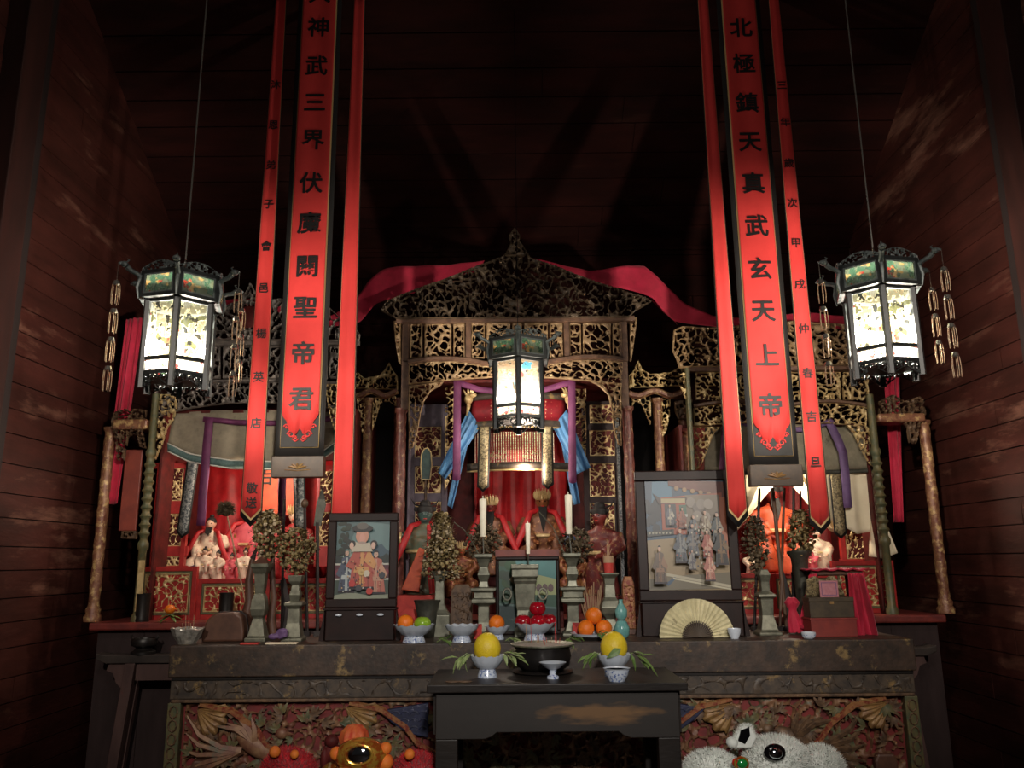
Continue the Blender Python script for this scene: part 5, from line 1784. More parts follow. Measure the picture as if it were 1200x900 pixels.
def paint_right(poly, oval, r):
    poly((36, 72, 98), [(0, 0), (1, 0), (1, 1), (0, 1)])
    poly((70, 120, 148), [(.08, .76), (.34, .84), (.34, 1), (.1, 1)])
    for k in range(16):
        oval((18, 34, 44), r.uniform(0, .2), r.uniform(.55, .8), .05, .04, 8)
    poly((146, 128, 96), [(0, 0), (1, 0), (1, .5), (0, .45)])
    poly((96, 44, 34), [(.3, .95), (1, .84), (1, .98), (.3, 1)])
    for k in range(6):
        oval((150, 118, 80), .40 + k * .1, .925 - k * .014, .03, .022, 8)
    poly((150, 72, 48), [(.2, .5), (.96, .5), (.96, .88), (.2, .84)])
    poly((120, 110, 96), [(.5, .5), (.9, .5), (.92, .86), (.5, .86)])
    poly((66, 52, 48), [(.17, .78), (.10, .88), (.2, .83), (.52, .84), (.54, .79)])
    poly((176, 166, 128), [(.2, .79), (.5, .79), (.5, .83), (.2, .83)])
    poly((52, 60, 66), [(.24, .56), (.38, .56), (.38, .78), (.24, .78)])
    poly((60, 100, 84), [(.42, .68), (.51, .68), (.51, .77), (.42, .77)])
    poly((196, 196, 190), [(.41, .66), (.52, .66), (.52, .685), (.41, .685)])
    poly((170, 96, 66), [(.9, .3), (1, .28), (1, .84), (.93, .84)])
    poly((40, 46, 44), [(0, .48), (.34, .5), (.34, .55), (0, .53)])
    for k in range(7):
        oval((150, 150, 132), .04 + k * .042, .515, .014, .012, 6)
    poly((110, 104, 86), [(0, 0), (1, .02), (1, .16), (.2, .12), (0, .1)])
    poly((176, 170, 148), [(.22, .13), (1, .02), (1, .045), (.22, .155)])
    poly((60, 84, 110), [(.2, .06), (.32, .12), (.34, .11), (.24, .04)])
    poly((190, 184, 160), [(.3, .10), (1, .0), (1, .015), (.3, .115)])
    for k in range(7):
        oval(r.choice([(136, 130, 122), (110, 104, 100), (156, 148, 138)]), .56 + r.uniform(-.03, .32), .72 + r.uniform(-.08, .08), .06, .05, 9)
    for u, v, s, a, b in ((.3, .58, .2, (90, 96, 108), (180, 176, 160)), (.45, .55, .2, (150, 96, 80), (120, 84, 74)), (.58, .42, .26, (84, 98, 112), (130, 128, 120)),
                          (.72, .44, .28, (120, 104, 88), (170, 160, 140)), (.86, .42, .28, (72, 84, 88), (150, 140, 124)), (.4, .24, .32, (70, 80, 92), (126, 130, 130)),
                          (.55, .30, .30, (86, 94, 104), (120, 116, 112)), (.72, .28, .26, (150, 74, 62), (190, 150, 130)), (.88, .22, .34, (48, 52, 54), (120, 96, 70)),
                          (.13, .06, .34, (96, 82, 70), (140, 108, 84)), (.52, .18, .18, (140, 138, 134), (80, 80, 90)), (.72, .08, .26, (170, 108, 96), (206, 160, 140))):
        person2d(poly, oval, u, v, s, a, b, r=.85)
    for k in range(50):
        oval(r.choice([(190, 186, 170), (60, 66, 80), (150, 76, 62), (110, 120, 126)]), r.uniform(.3, .94), r.uniform(.2, .66), .010, .010, 6)


def paint_green(poly, oval, r):
    poly((48, 92, 72), [(0, 0), (1, 0), (1, 1), (0, 1)])
    poly((72, 142, 140), [(.3, .8), (1, .7), (1, 1), (.3, 1)])
    poly((176, 186, 128), [(.2, .62), (.6, .8), (1, .72), (1, .5), (.3, .5)])
    for k in range(18):
        oval((24 + r.randint(0, 30), 56 + r.randint(0, 30), 40), r.uniform(0, .4), r.uniform(.2, 1), .09, .07, 9)
    poly((150, 130, 100), [(.18, .72), (.3, .84), (.36, .7), (.3, .62)])
    for k in range(5):
        oval((110, 84, 84), .5 + k * .1, .6, .05, .06, 8)
    poly((30, 60, 60), [(0, 0), (1, 0), (1, .3), (0, .36)])
    poly((90, 120, 116), [(0, .36), (1, .3), (1, .33), (0, .39)])


pY = 4.40
a, b = at(380, pY, ZT), at(464, pY, ZT)
wq = b.x - a.x
picture('framed_picture', 'dark-framed painting of three robed elders with boys on a stand', ((a.x + b.x) / 2, pY, ZT), wq, W(420, 601, pY).z - W(420, 712, pY).z, W(420, 712, pY).z - ZT, paint_left, knobs=3, rz=.02, tilt=-.02)
pY = 4.46
a, b = at(752, pY, ZT), at(876, pY, ZT)
wq = b.x - a.x
picture('framed_picture', 'large dark-framed painting of a crowded courtyard scene', ((a.x + b.x) / 2 - .01, pY, ZT), wq * .97, W(810, 551, pY).z - W(810, 704, pY).z, W(810, 704, pY).z - ZT, paint_right, rz=-.06, tilt=-.03, fw=.055)
pY = 4.66
a, b = at(581, pY, ZT), at(657, pY, ZT)
gp = picture('framed_picture', 'small framed green landscape painting behind the pewter censer', ((a.x + b.x) / 2, pY, ZT), b.x - a.x, W(620, 652, pY).z - ZT, .0, paint_green, fw=.02)
O('red_top_board', MB().box(-(b.x - a.x) / 2, -.02, W(620, 652, pY).z - ZT, (b.x - a.x) / 2, .05, W(620, 644, pY).z - ZT), 'red_board', gp)

# ================================================================= pewter altar vessels
def sq_lathe(prof, c=(0, 0, 0), seg=4, ph=PI / 4, k=1.15):
    return MB().lathe([(r * k, z) for r, z in prof], seg, c, ph=ph)


def vessel(name, label, cat, px, Y, pytop, prof_px, m='pewter', seg=4, cut=True, Z=None, group=None):
    """turned or square vessel from a profile of (half width px, pixels above the base)"""
    Z = ZT if Z is None else Z
    b = at(px, Y, Z)
    s = mpp(Y, Z + .15)
    t = T(name, label, cat, b, group=group)
    # split the profile into foot, body, mouth where marked None
    chunks, cur = [], []
    for p in prof_px:
        if p is None:
            chunks.append(cur)
            cur = [cur[-1]]
        else:
            cur.append(p)
    chunks.append(cur)
    nm = ['foot', 'body', 'neck', 'mouth', 'rim'] if len(chunks) > 1 else ['body']
    for i, ch in enumerate(chunks):
        O(nm[min(i, 4)], (sq_lathe([(r * s, z * s) for r, z in ch], seg=4) if seg == 4 else MB().lathe([(r * s, z * s) for r, z in ch], seg)), m, t, smooth=35 if seg != 4 else False, bevel=.003 if seg == 4 else 0)
    return t, s


tall = [(15, 0), (15, 4), (12, 6), (9, 18), (7, 26), None, (7, 27), (9, 29), (10.5, 36), (9.5, 46), (7, 52), (6, 54), None, (6, 55), (7, 62), (8, 76), (11, 82), (13, 84), (13, 88)]
t, s = vessel('altar_vase', 'tall square pewter vase beside the dark drum block', 'vase', 302, 4.42, 0, tall)
O('mound', MB().lathe([(13 * s, 88 * s), (1e-4, 97 * s)], 4, ph=PI / 4), 'brown_wood', t)
two = [(15, 0), (15, 3), (12, 5), (9, 20), (8, 36), None, (8, 37), (13, 40), (13, 43), (6, 45), None, (6, 45), (8, 52), (6, 57), (5, 63), (9, 67), (10, 74)]
vessel('altar_candlestick', 'two-tier pewter candlestick beside the tall square vase', 'candlestick', 344, 4.42, 0, two)
vessel('altar_candlestick', 'two-tier pewter candlestick beside the folding fan and cup', 'candlestick', 900, 4.5, 0, [(16, 0), (16, 3), (12, 6), (8, 22), (9, 40), None, (9, 41), (13, 43), (12, 46), (6, 49), None, (6, 49), (6, 60), (8, 68), (5, 74)])
cs = [(16, 0), (16, 3), (12, 6), (8, 16), (8, 34), None, (8, 35), (17, 38), (17, 42), (14, 44), (14, 50), (18, 52), (18, 55), (7, 56), None, (7, 56), (6, 62), (9, 70), (6, 78), (8, 84), (10, 88), (13, 90), (13, 94)]
for lab, px_, pcx, pt, pbm in (('pewter candlestick with tall white candle beside the gilt bouquet', 567, 566, 582, 629), ('pewter candlestick with tall white candle beside the orange trio', 672, 667, 577, 626)):
    t, s = vessel('altar_candlestick', lab, 'candlestick', px_, 4.56, 0, cs)
    zc = W(pcx, pbm, 4.56).z - ZT
    zt = W(pcx, pt, 4.56).z - ZT
    dx = W(pcx, pbm, 4.56).x - t.location.x
    O('spike', MB().tube([(0, 0, 93 * s), (dx, 0, zc)], [.005, .003], 6), 'pewter_dark', t)
    cd = T('white_candle', 'tall white candle on the pewter candlestick beside the ' + ('gilt bouquet' if px_ < 600 else 'orange trio'), 'candle', (t.location.x + dx, 4.56, ZT + zc))
    O('wax', MB().lathe([(.014, 0), (.0165, .02), (.020, zt - zc - .022), (.018, zt - zc - .014), (.004, zt - zc - .010)], 16), 'wax', cd, smooth=True)
    O('wick', MB().tube([(0, 0, zt - zc - .012), (0, 0, zt - zc + .004)], .0025, 5), 'wax', cd)
# pewter censer
t, s = vessel('pewter_censer', 'square pewter censer with ring handles before the green painting', 'censer', 616, 4.52, 0,
              [(16, 0), (16, 6), (13, 12), None, (12, 30), (13, 34), (15, 60), (17, 64), (15, 66), None, (15, 66), (19, 68), (19, 76), (20, 78), (20, 82)])
for sx in (-1, 1):
    O('handle', MB().tube([(sx * (17 * s + .018 + .022 * math.cos(a)), 0, 48 * s + .03 * math.sin(a)) for a in [i * PI / 6 for i in range(13)]], .006, 6), 'pewter', t, smooth=True)
p = W(619, 649, 4.5)
cd = T('white_candle', 'short white candle standing in the pewter censer', 'candle', (p.x, 4.52, ZT + 82 * s))
zt = W(619, 611, 4.52).z - (ZT + 82 * s)
zb_ = W(619, 649, 4.52).z - (ZT + 82 * s)
O('wax', MB().lathe([(.010, zb_), (.014, zt - .014), (.012, zt - .01), (.003, zt - .008)], 14), 'wax', cd, smooth=True)
O('wick', MB().tube([(0, 0, zt - .012), (0, 0, zt + .004)], .0022, 5), 'wax', cd)
O('holder_stick', MB().tube([(0, 0, 0), (0, 0, zb_ + .001)], .004, 5), 'pewter_dark', cd)
vs = [(12, 0), (12, 3), (9, 5), (7, 20), None, (7, 20), (12, 26), (14, 33), (11, 40), (8, 44), None, (8, 44), (7, 58), (8, 66), (13, 70), (13, 72)]
t, s = vessel('altar_vase', 'square pewter vase carrying the red incense cup', 'vase', 716, 4.5, 0, vs)
cup = T('incense_cup', 'red paper incense cup with sticks on the square pewter vase', 'cup', (t.location.x, 4.5, ZT + 72 * s))
O('cup_body', MB().lathe([(.024, 0), (.026, .045), (.027, .07)], 16), 'paper_red', cup, smooth=40)
O('cup_band', MB().lathe([(.0275, .052), (.028, .085), (.0275, .088)], 16), 'incense', cup, smooth=40)
for k in range(5):
    O('incense_stick', MB().tube([(rnd.uniform(-.012, .012), 0, .05), (rnd.uniform(-.03, .03), 0, .12 + rnd.uniform(0, .07))], .0016, 4), 'incense', cup)
t, s = vessel('altar_vase', 'slender pewter vase holding the tall gilt bouquet', 'vase', 515, 4.6, 0, [(15, 0), (15, 24), (13, 26), None, (13, 26), (10, 30), (7, 36), (6, 62), (8, 68), (12, 72), (14, 74)], m='pewter')


def bouquet(label, px, pybase, Y, wpx, hpx, m, n, seed, name='dried_bouquet', cone=True, m2=None):
    b = W(px, pybase, Y)
    s = mpp(Y, b.z)
    t = T(name, label, 'bouquet', b)
    r = random.Random(seed)
    for mm, cnt in ((m, int(n * 1.7)), (m2, n // 2)):
        if not mm:
            continue
        mb = MB()
        for _ in range(cnt):
            v = r.random() ** .8
            rad = (1 - v * .8) * wpx / 2 * s if cone else wpx / 2 * s * math.sqrt(max(.05, 1 - (2 * v - 1) ** 2))
            a = r.uniform(0, 2 * PI)
            rr = rad * math.sqrt(r.uniform(.15, 1))
            c = Vector((rr * math.cos(a), rr * math.sin(a) * .8, v * hpx * s))
            d = Vector((math.cos(a), math.sin(a), r.uniform(-.3, .9)))
            if r.random() < .55:
                leafquad(mb, c, d, (0, 0, 1), r.uniform(.026, .045), r.uniform(.014, .024))
            else:
                mb.ell(c, r.uniform(.006, .013), 6, 4)
        O('blooms', mb, mm, t, kind='stuff', smooth=True)
    st = MB()
    for k in range(9):
        a = 2 * PI * k / 9
        st.tube([(0, 0, -.02), (.3 * wpx * s * .5 * math.cos(a), .2 * wpx * s * math.sin(a), hpx * s * .6), (.5 * wpx * s * .5 * math.cos(a), .2 * wpx * s * math.sin(a), hpx * s * .85)], .003, 4)
    O('stems', st, 'dried_dark', t, kind='stuff')
    return t


bouquet('tall cone of dried gilt flowers in the slender pewter vase', 517, 679, 4.6, 56, 76, 'dried', 520, 1, m2='dried_white')
bouquet('dried flower bunch rising beside the candle and gilt bouquet', 566, 660, 4.72, 44, 44, 'dried_dark', 200, 2, cone=False)
bouquet('dried flower bunch behind the candle near the orange trio', 676, 660, 4.72, 40, 40, 'dried_dark', 200, 3, cone=False)
bouquet('pale dried flower bunch above the tall square vase', 312, 654, 4.5, 34, 54, 'dried', 220, 4, cone=False, m2='dried_white')
bouquet('dried flower bunch above the two-tier candlestick by the elders picture', 346, 672, 4.5, 46, 52, 'dried', 300, 5, cone=False)
bouquet('dense dried bouquet in the vase beside the boxes under red cloth', 942, 655, 4.62, 32, 56, 'dried', 260, 6, cone=False)
bouquet('dark dried bunch among the poles under the wide banner', 888, 672, 4.66, 30, 66, 'dried_dark', 220, 7, cone=False)
vessel('altar_vase', 'fluted dark pewter vase holding the dense dried bouquet', 'vase', 944, 4.62, 0, [(13, 0), (13, 3), (9, 6), (7, 30), None, (7, 30), (8, 60), (10, 84), (14, 90), (14, 93)], m='pewter_dark', seg=16)
vessel('altar_vase', 'dark tapering pot beside the green apple dish', 'pot', 500, 4.54, 0, [(9, 0), (12, 28), (15, 40), (16, 42)], m='pewter_dark', seg=18)

# ================================================================= dishes, fruit, tea things
def footed_dish(name, label, px, Y, Z, r, h, group=None, scallop=12, m='porcelain', footm='blue_white', cat='dish'):
    t = T(name, label, cat, at(px, Y, Z), group=group)
    wob = (lambda rr, z, a, i: (rr * (1 + (.025 * math.cos(a * scallop) if rr > r * .75 else 0)), z + (.003 * math.cos(a * scallop) if rr > r * .9 else 0)))
    O('bowl', MB().lathe([(r * .42, h * .36), (r * .62, h * .46), (r * .88, h * .76), (r, h), (r * .97, h), (r * .8, h * .82), (r * .5, h * .6), (1e-4, h * .56)], 48, wob=wob), m, t, smooth=50)
    O('foot', MB().lathe([(r * .56, 0), (r * .54, h * .10), (r * .46, h * .34), (r * .44, h * .40)], 32), footm, t, smooth=50)
    return t


def fruit(name, label, cat, loc, r, m, kind, group=None, squash=1.0, rz=0.0):
    t = T(name, label, cat, loc, rz, group=group)
    pr = []
    n = 16
    for i in range(n + 1):
        a = PI * i / n
        rr = math.sin(a) * r
        z = r - math.cos(a) * r * squash
        if kind == 'apple':
            rr *= 1 + .10 * math.sin(a) * (i / n)
            z -= .22 * r * math.exp(-((rr / (r * .28)) ** 2)) if i > n / 2 else -.10 * r * math.exp(-((rr / (r * .3)) ** 2))
        if kind == 'pomelo':
            rr *= 1 - .10 * (i / n)
        pr.append((max(rr, 1e-5), z))
    z0 = min(z for _, z in pr)
    O('peel', MB().lathe([(a, b - z0) for a, b in pr], 26), m, t, smooth=True)
    top = pr[-1][1] - z0
    O('stem', MB().tube([(0, 0, top - .002), (r * .05, 0, top + (r * .28 if kind == 'apple' else .004))], r * .05 if kind == 'apple' else r * .09, 6), 'stem_brown' if kind != 'orange' else 'leaf_green', t)
    return t


yd = 4.27
s = mpp(yd, ZT)
footed_dish('fruit_dish', 'footed scalloped dish holding one orange and a green apple', 485, yd, ZT, 24 * s, 20 * s)
fruit('orange_fruit', 'orange resting beside the green apple', 'orange', at(475, yd, ZT + 13 * s), 9.6 * s, 'orange_peel', 'orange', squash=.95)
fruit('green_apple', 'green apple resting beside an orange on the dish', 'apple', at(495, yd, ZT + 13 * s), 9.6 * s, 'green_apple', 'apple', squash=.9)
footed_dish('fruit_dish', 'empty footed scalloped dish beside the dish with green apple', 541, yd, ZT, 20 * s, 19 * s)
footed_dish('fruit_dish', 'small footed dish holding a single orange', 583, yd + .12, ZT, 15 * s, 15 * s, scallop=10)
fruit('orange_fruit', 'single orange on the small footed dish', 'orange', at(582, yd + .12, ZT + 9 * s), 9.6 * s, 'orange_peel', 'orange')
footed_dish('fruit_dish', 'footed scalloped dish piled with red apples', 627, yd + .05, ZT, 24 * s, 20 * s)
for px_, dz, dy, lb in ((613, 13, 0, 'glossy red apple in the pile beside the single-orange dish'), (631, 13, -.02, 'glossy red apple between two others under the top apple'), (643, 13, .03, 'glossy red apple in the pile facing the red packet and oranges'), (630, 28, .01, 'glossy red apple on top of the pile')):
    fruit('red_apple', lb, 'apple', at(px_, yd + .05 + dy, ZT + dz * s), 9.4 * s, 'red_apple', 'apple', group='red apples on the dish', rz=px_, squash=.95)
tray = T('lacquer_tray', 'low dark tray holding three oranges', 'tray', at(698, yd + .1, ZT))
O('tray_base', MB().lathe([(26 * s, 0), (28 * s, 4 * s), (27 * s, 4 * s), (25 * s, 2 * s), (1e-4, 2 * s)], 32), 'iron_black', tray, smooth=40)
O('tray_rim', MB().lathe([(28 * s, 4 * s), (30 * s, 7 * s), (29 * s, 7 * s), (27 * s, 4.5 * s)], 32), 'porcelain', tray, smooth=40)
for px_, dz, dy, lb in ((687, 2, -.01, 'orange lying in the dark tray beside the red packet'), (708, 2, 0, 'orange lying in the dark tray beside the gourd bottle'), (696, 16.5, .01, 'orange balanced on top of the trio')):
    fruit('orange_fruit', lb, 'orange', at(px_, yd + .1 + dy, ZT + dz * s), 10 * s, 'orange_peel', 'orange', group='oranges in the tray')
gd = T('gourd_vase', 'celadon double-gourd bottle beside the large courtyard picture', 'bottle', at(729, 4.40, ZT))
O('lower_bulb', MB().lathe([(6 * s, 0), (9 * s, 4 * s), (9.5 * s, 12 * s), (6 * s, 19 * s), (4 * s, 21 * s)], 24), 'celadon', gd, smooth=True)
O('upper_bulb', MB().lathe([(4 * s, 21 * s), (7 * s, 25 * s), (7.5 * s, 32 * s), (4 * s, 38 * s), (2.2 * s, 41 * s), (2.6 * s, 45 * s)], 24), 'celadon', gd, smooth=True)
gd2 = O('ribbon', MB().lathe([(4.6 * s, 20 * s), (4.8 * s, 21 * s), (4.6 * s, 22 * s)], 16), 'pewter_dark', gd)

# fan
fn = T('folding_fan', 'open cream paper folding fan leaning on the large picture stand', 'fan', at(818, 4.33, ZT + .004))
fr_, fi = 45 * s, 17 * s
lf = MB()
N = 44
g0, g1 = [], []
for i in range(N + 1):
    a = PI * i / N
    dy = .0028 * (1 if i % 2 else -1)
    g0.append((fi * math.cos(a), dy + .02 * .3, fi * math.sin(a)))
    g1.append((fr_ * math.cos(a), dy * 1.6 + .016, fr_ * math.sin(a)))
O('paper_leaf', lf.sheet([g0, g1]), 'fan_paper', fn, solid=.0012)
for i in range(0, N + 1, 2):
    a = PI * i / N
    O('stick', MB().tube([(0.006 * math.cos(a), -.002, .004), (fi * 1.1 * math.cos(a), .002, fi * 1.1 * math.sin(a) + .002)], [.0018, .004], 4, flat=.4), 'fan_stick', fn)
fn.rotation_euler = (-.10, 0, 0)
cu = T('tea_cup', 'small white tea cup beside the folding fan', 'cup', at(861, 4.3, ZT))
O('cup_body', MB().lathe([(4.5 * s, 0), (5 * s, 1.5 * s), (7.4 * s, 7 * s), (8 * s, 11.5 * s), (7.6 * s, 11.5 * s), (6 * s, 4 * s), (1e-4, 3 * s)], 24), 'porcelain', cu, smooth=50)
cu = T('tea_cup', 'small blue-lined white bowl before the red box', 'cup', at(948, 4.25, ZT))
O('cup_body', MB().lathe([(5 * s, 0), (7 * s, 2 * s), (8.2 * s, 6 * s), (8.2 * s, 7.5 * s), (7.8 * s, 7.5 * s), (6 * s, 3 * s), (1e-4, 2 * s)], 24), 'porcelain', cu, smooth=50)
O('cup_line', MB().lathe([(7.2 * s, 2.2 * s), (8.25 * s, 5.2 * s)], 24), 'blue_white', cu)

# leaf sprigs
def sprig(label, p, n, spread, droop, seed, m='leaf_green', L=.07):
    t = T('leaf_sprig', label, 'leaves', p, group='leaf sprigs')
    r = random.Random(seed)
    st = MB().tube([(0, 0, 0), (spread * .4, -.01, .015), (spread, -.015, droop)], .0022, 5)
    O('twig', st, 'leaf_pale', t)
    for k in range(n):
        u = (k + .5) / n
        c = Vector((spread * u, -.012 * u, .012 + droop * u * u))
        d = Vector((math.copysign(1, spread) * r.uniform(.1, 1), r.uniform(-1, .3), r.uniform(-.9, .35)))
        O('leaf', leafquad(MB(), c, d, (0, -.3, 1), L * r.uniform(.7, 1.2), L * .26), m, t, solid=.0008)


sprig('green leaf sprig lying between the two scalloped dishes', at(512, 4.24, ZT + .004), 7, .07, .0, 1, L=.06)
sprig('green leaf sprig lying beside the black incense pot rim', at(592, 4.25, ZT + .004), 7, .06, .0, 2, 'leaf_pale', .06)
sprig('green leaf sprig lying at the red apple dish', at(662, 4.23, ZT + .004), 7, .07, .0, 3, L=.06)
sprig('green leaf sprig lying over the tray of oranges', at(700, 4.2, ZT + .03), 8, .05, -.0, 4, L=.06)

# ---------------------------------------------------------------- offering table things
s3 = mpp(3.68, ZO)
for px_, lab, seed in ((571, 'yellow pomelo in the footed bowl beside the black incense pot', 11), (720, 'yellow pomelo with a green leaf in front of its side', 12)):
    footed_dish('pomelo_bowl', 'footed porcelain bowl under the ' + ('plain pomelo' if px_ < 600 else 'leafy pomelo, behind the tea cup'), px_, 3.72, ZO, 21 * s3, 25 * s3, cat='bowl', scallop=14)
    f = fruit('pomelo', lab, 'pomelo', at(px_, 3.72, ZO + 15.5 * s3), 17 * s3, 'pomelo', 'pomelo', squash=1.04)
    b_ = at(px_, 3.72, ZO + 22 * s3)
    for k, sg in enumerate((-1, 1)):
        sprig('drooping %s leaf sprig on the rim of the %s pomelo bowl' % ('narrow' if sg < 0 else 'broad', 'plain' if px_ < 600 else 'leafy'),
              (b_.x + sg * 17 * s3, 3.70, ZO + 24 * s3), 9, sg * .065, -.05 if px_ > 600 and sg > 0 else -.015, seed * 7 + k, 'leaf_green' if px_ > 600 else 'leaf_pale', .07)
O('broad_leaf', leafquad(MB(), (0, 0, 0), (-.8, -.2, -.45), (0, -1, .2), .075, .034), 'leaf_green', loc=at(728, 3.65, ZO + 33 * s3), solid=.001, label='single broad green leaf lying against the leafy pomelo', cat='leaf')
ip = T('incense_pot', 'large black incense pot with pale sand on the offering table', 'pot', at(636, 3.86, ZO))
s4 = mpp(3.86, ZO)
O('stand_plate', MB().lathe([(34 * s4, 0), (36 * s4, .006), (34 * s4, .012), (1e-4, .012)], 36), 'iron_black', ip, smooth=40)
O('pot_body', MB().lathe([(24 * s4, .012), (31 * s4, 8 * s4), (34 * s4, 18 * s4), (32 * s4, 27 * s4), (33 * s4, 29 * s4), (31 * s4, 29 * s4), (30 * s4, 26 * s4), (1e-4, 25 * s4)], 40), 'iron_black', ip, smooth=50)
O('rim', MB().lathe([(32 * s4, 28 * s4), (38 * s4, 31 * s4), (38 * s4, 32.5 * s4), (34 * s4, 32 * s4), (30.5 * s4, 29 * s4)], 40), 'pewter', ip, smooth=50)
O('sand', MB().lathe([(32 * s4, 30 * s4), (20 * s4, 32 * s4), (1e-4, 33.5 * s4)], 32), 'sand', ip, smooth=True)
for k in range(12):
    a, rr = rnd.uniform(0, 6.28), rnd.uniform(4, 26) * s4
    O('incense_stick', MB().tube([(rr * math.cos(a), rr * math.sin(a), 30 * s4), (rr * math.cos(a) + rnd.uniform(-.006, .006), rr * math.sin(a), (38 + rnd.random() ** 3 * 30) * s4)], .0012, 4), 'incense_red' if k % 3 else 'incense', ip)
gb = T('stem_dish', 'small stemmed white dish before the black incense pot', 'dish', at(648, 3.66, ZO))
O('bowl', MB().lathe([(3 * s3, 9 * s3), (9 * s3, 12 * s3), (16 * s3, 18 * s3), (15.4 * s3, 18 * s3), (8 * s3, 13 * s3), (1e-4, 12 * s3)], 32), 'porcelain', gb, smooth=50)
O('stem', MB().lathe([(7 * s3, 0), (7 * s3, 2.5 * s3), (4 * s3, 4 * s3), (4.2 * s3, 10 * s3)], 24), 'blue_white', gb, smooth=50)
tc = T('tea_cup', 'blue and white patterned tea cup before the leafy pomelo bowl', 'cup', at(723, 3.57, ZO))
O('cup_body', MB().lathe([(9 * s3, 0), (10 * s3, 2 * s3), (13 * s3, 7 * s3), (14.5 * s3, 12.5 * s3)], 32), 'blue_white', tc, smooth=50)
O('rim', MB().lathe([(14.5 * s3, 12.5 * s3), (15.5 * s3, 14 * s3), (14.6 * s3, 14 * s3), (12 * s3, 7 * s3), (1e-4, 4 * s3)], 32), 'porcelain', tc, smooth=50)
for px_ in (536, 551):
    O('worn_coaster', MB().lathe([(.028, 0), (.030, .002), (.028, .005), (1e-4, .005)], 20, sy=.7), 'gilt_brown', loc=at(px_ - 6, 3.58, ZO), smooth=40, label='flat brown disc near the offering table corner' if px_ < 540 else 'flat brown disc next to the plain pomelo bowl foot', cat='disc', group='flat brown discs')
# ================================================================= things at the ends of the altar table
def stuffed(name, label, cat, loc, rz=0.0, group=None):
    return T(name, label, cat, loc, rz, group)


# boxes under red cloth
bxl = at(977, 4.36, ZT)
s = mpp(4.36, ZT)
rb_ = T('red_box', 'plain red box carrying the brown box under red cloth', 'box', bxl)
O('box_body', MB().box(-27 * s, -.02, 0, 27 * s, .10, 19 * s), 'box_red', rb_, bevel=.003)
O('box_lid', MB().box(-28 * s, -.024, 19 * s, 28 * s, .104, 21.5 * s), 'box_red', rb_, bevel=.003)
bb_ = T('brown_box', 'brown box stacked on the red box', 'box', bxl + Vector((0, 0, 21.5 * s)))
O('box_body', MB().box(-26 * s, -.012, 0, 26 * s, .09, 18 * s), 'box_brown', bb_, bevel=.003)
O('box_lid', MB().box(-26.5 * s, -.015, 18 * s, 26.5 * s, .093, 23 * s), 'box_brown', bb_, bevel=.003)
O('clasp', MB().cbox(0, -.014, 17 * s, .02, .006, .014), 'leaf_gilt', bb_)
pp = T('pink_card', 'square pink card standing on the brown box', 'card', bxl + Vector((2 * s, .03, 44.5 * s)))
O('card', MB().box(-11 * s, 0, 0, 11 * s, .003, 19 * s), 'paper_pink', pp)
O('card_border', frame_rect(MB(), -9 * s, 2 * s, 9 * s, 17 * s, .003, -.0012, 0), 'mauve', pp)
tn = T('tan_paper', 'crumpled tan wrapping paper behind the pink card', 'paper', bxl + Vector((0, .06, 44.5 * s)))
g = [[(-22 * s + 44 * s * i / 12, .02 * math.sin(i * 1.9 + j) + .01, 22 * s * j / 6 * (1 - .12 * math.cos(i * 1.1))) for i in range(13)] for j in range(7)]
O('sheet', MB().sheet(g), 'embroid', tn, smooth=True, solid=.002)
fy = 4.5
rack = T('cloth_rack', 'small wooden rack over the boxes, draped with red cloth', 'rack', at(980, fy, ZT))
for pa, pb in ((956, 944), (1006, 1014)):
    xa, za = W(pa, 672, fy).x - rack.location.x, W(pa, 672, fy).z - ZT
    xb = at(pb, fy, ZT).x - rack.location.x
    O('rack_leg', MB().tube([(xb, 0, 0), (xa, 0, za)], .014, 6), 'brown_wood', rack)
    O('rack_leg', MB().tube([(xb, .16, 0), (xa, .16, za)], .014, 6), 'brown_wood', rack)
xa, xb, za = W(950, 672, fy).x - rack.location.x, W(1010, 672, fy).x - rack.location.x, W(980, 672, fy).z - ZT
O('rack_bar', MB().tube([(xa, 0, za), (xb, 0, za)], .012, 6), 'brown_wood', rack)
O('rack_bar', MB().tube([(xa, .16, za), (xb, .16, za)], .012, 6), 'brown_wood', rack)
O('red_cloth', MB().sheet([[(xa - .03 + (xb - xa + .06) * i / 16, -.03 + .22 * j / 5, za + .02 + .006 * math.sin(i * 1.7 + j)) for i in range(17)] for j in range(6)]), 'crimson', rack, smooth=True, solid=.006)
cloth(None, 'hanging_cloth', [(994, 672), (1012, 671)], [(1000, 748), (1031, 748)], fy - .06, 'crimson', n=18, rows=14, amp=.03, folds=12, loc=at(1012, fy - .06, ZT), label='long crimson cloth falling from the rack past the boxes', cat='cloth')
cloth(None, 'hanging_cloth', [(949, 673), (958, 672)], [(936, 736), (950, 738)], fy - .04, 'crimson', n=12, rows=12, amp=.012, folds=6, loc=at(944, fy - .04, ZT), label='narrow crimson cloth on the rack side next to the dense bouquet', cat='cloth')
cloth(None, 'hanging_cloth', [(1000, 690), (1012, 690)], [(1006, 746), (1022, 746)], fy - .02, 'brown_wood', n=12, rows=12, amp=.014, folds=8, loc=at(1010, fy - .02, ZT), label='brown cloth strip under the crimson cloth on the rack', cat='cloth')
rk = T('tied_cloth', 'bunched crimson cloth tied at the foot of the dense bouquet vase', 'cloth', at(931, 4.5, ZT))
b = MB()
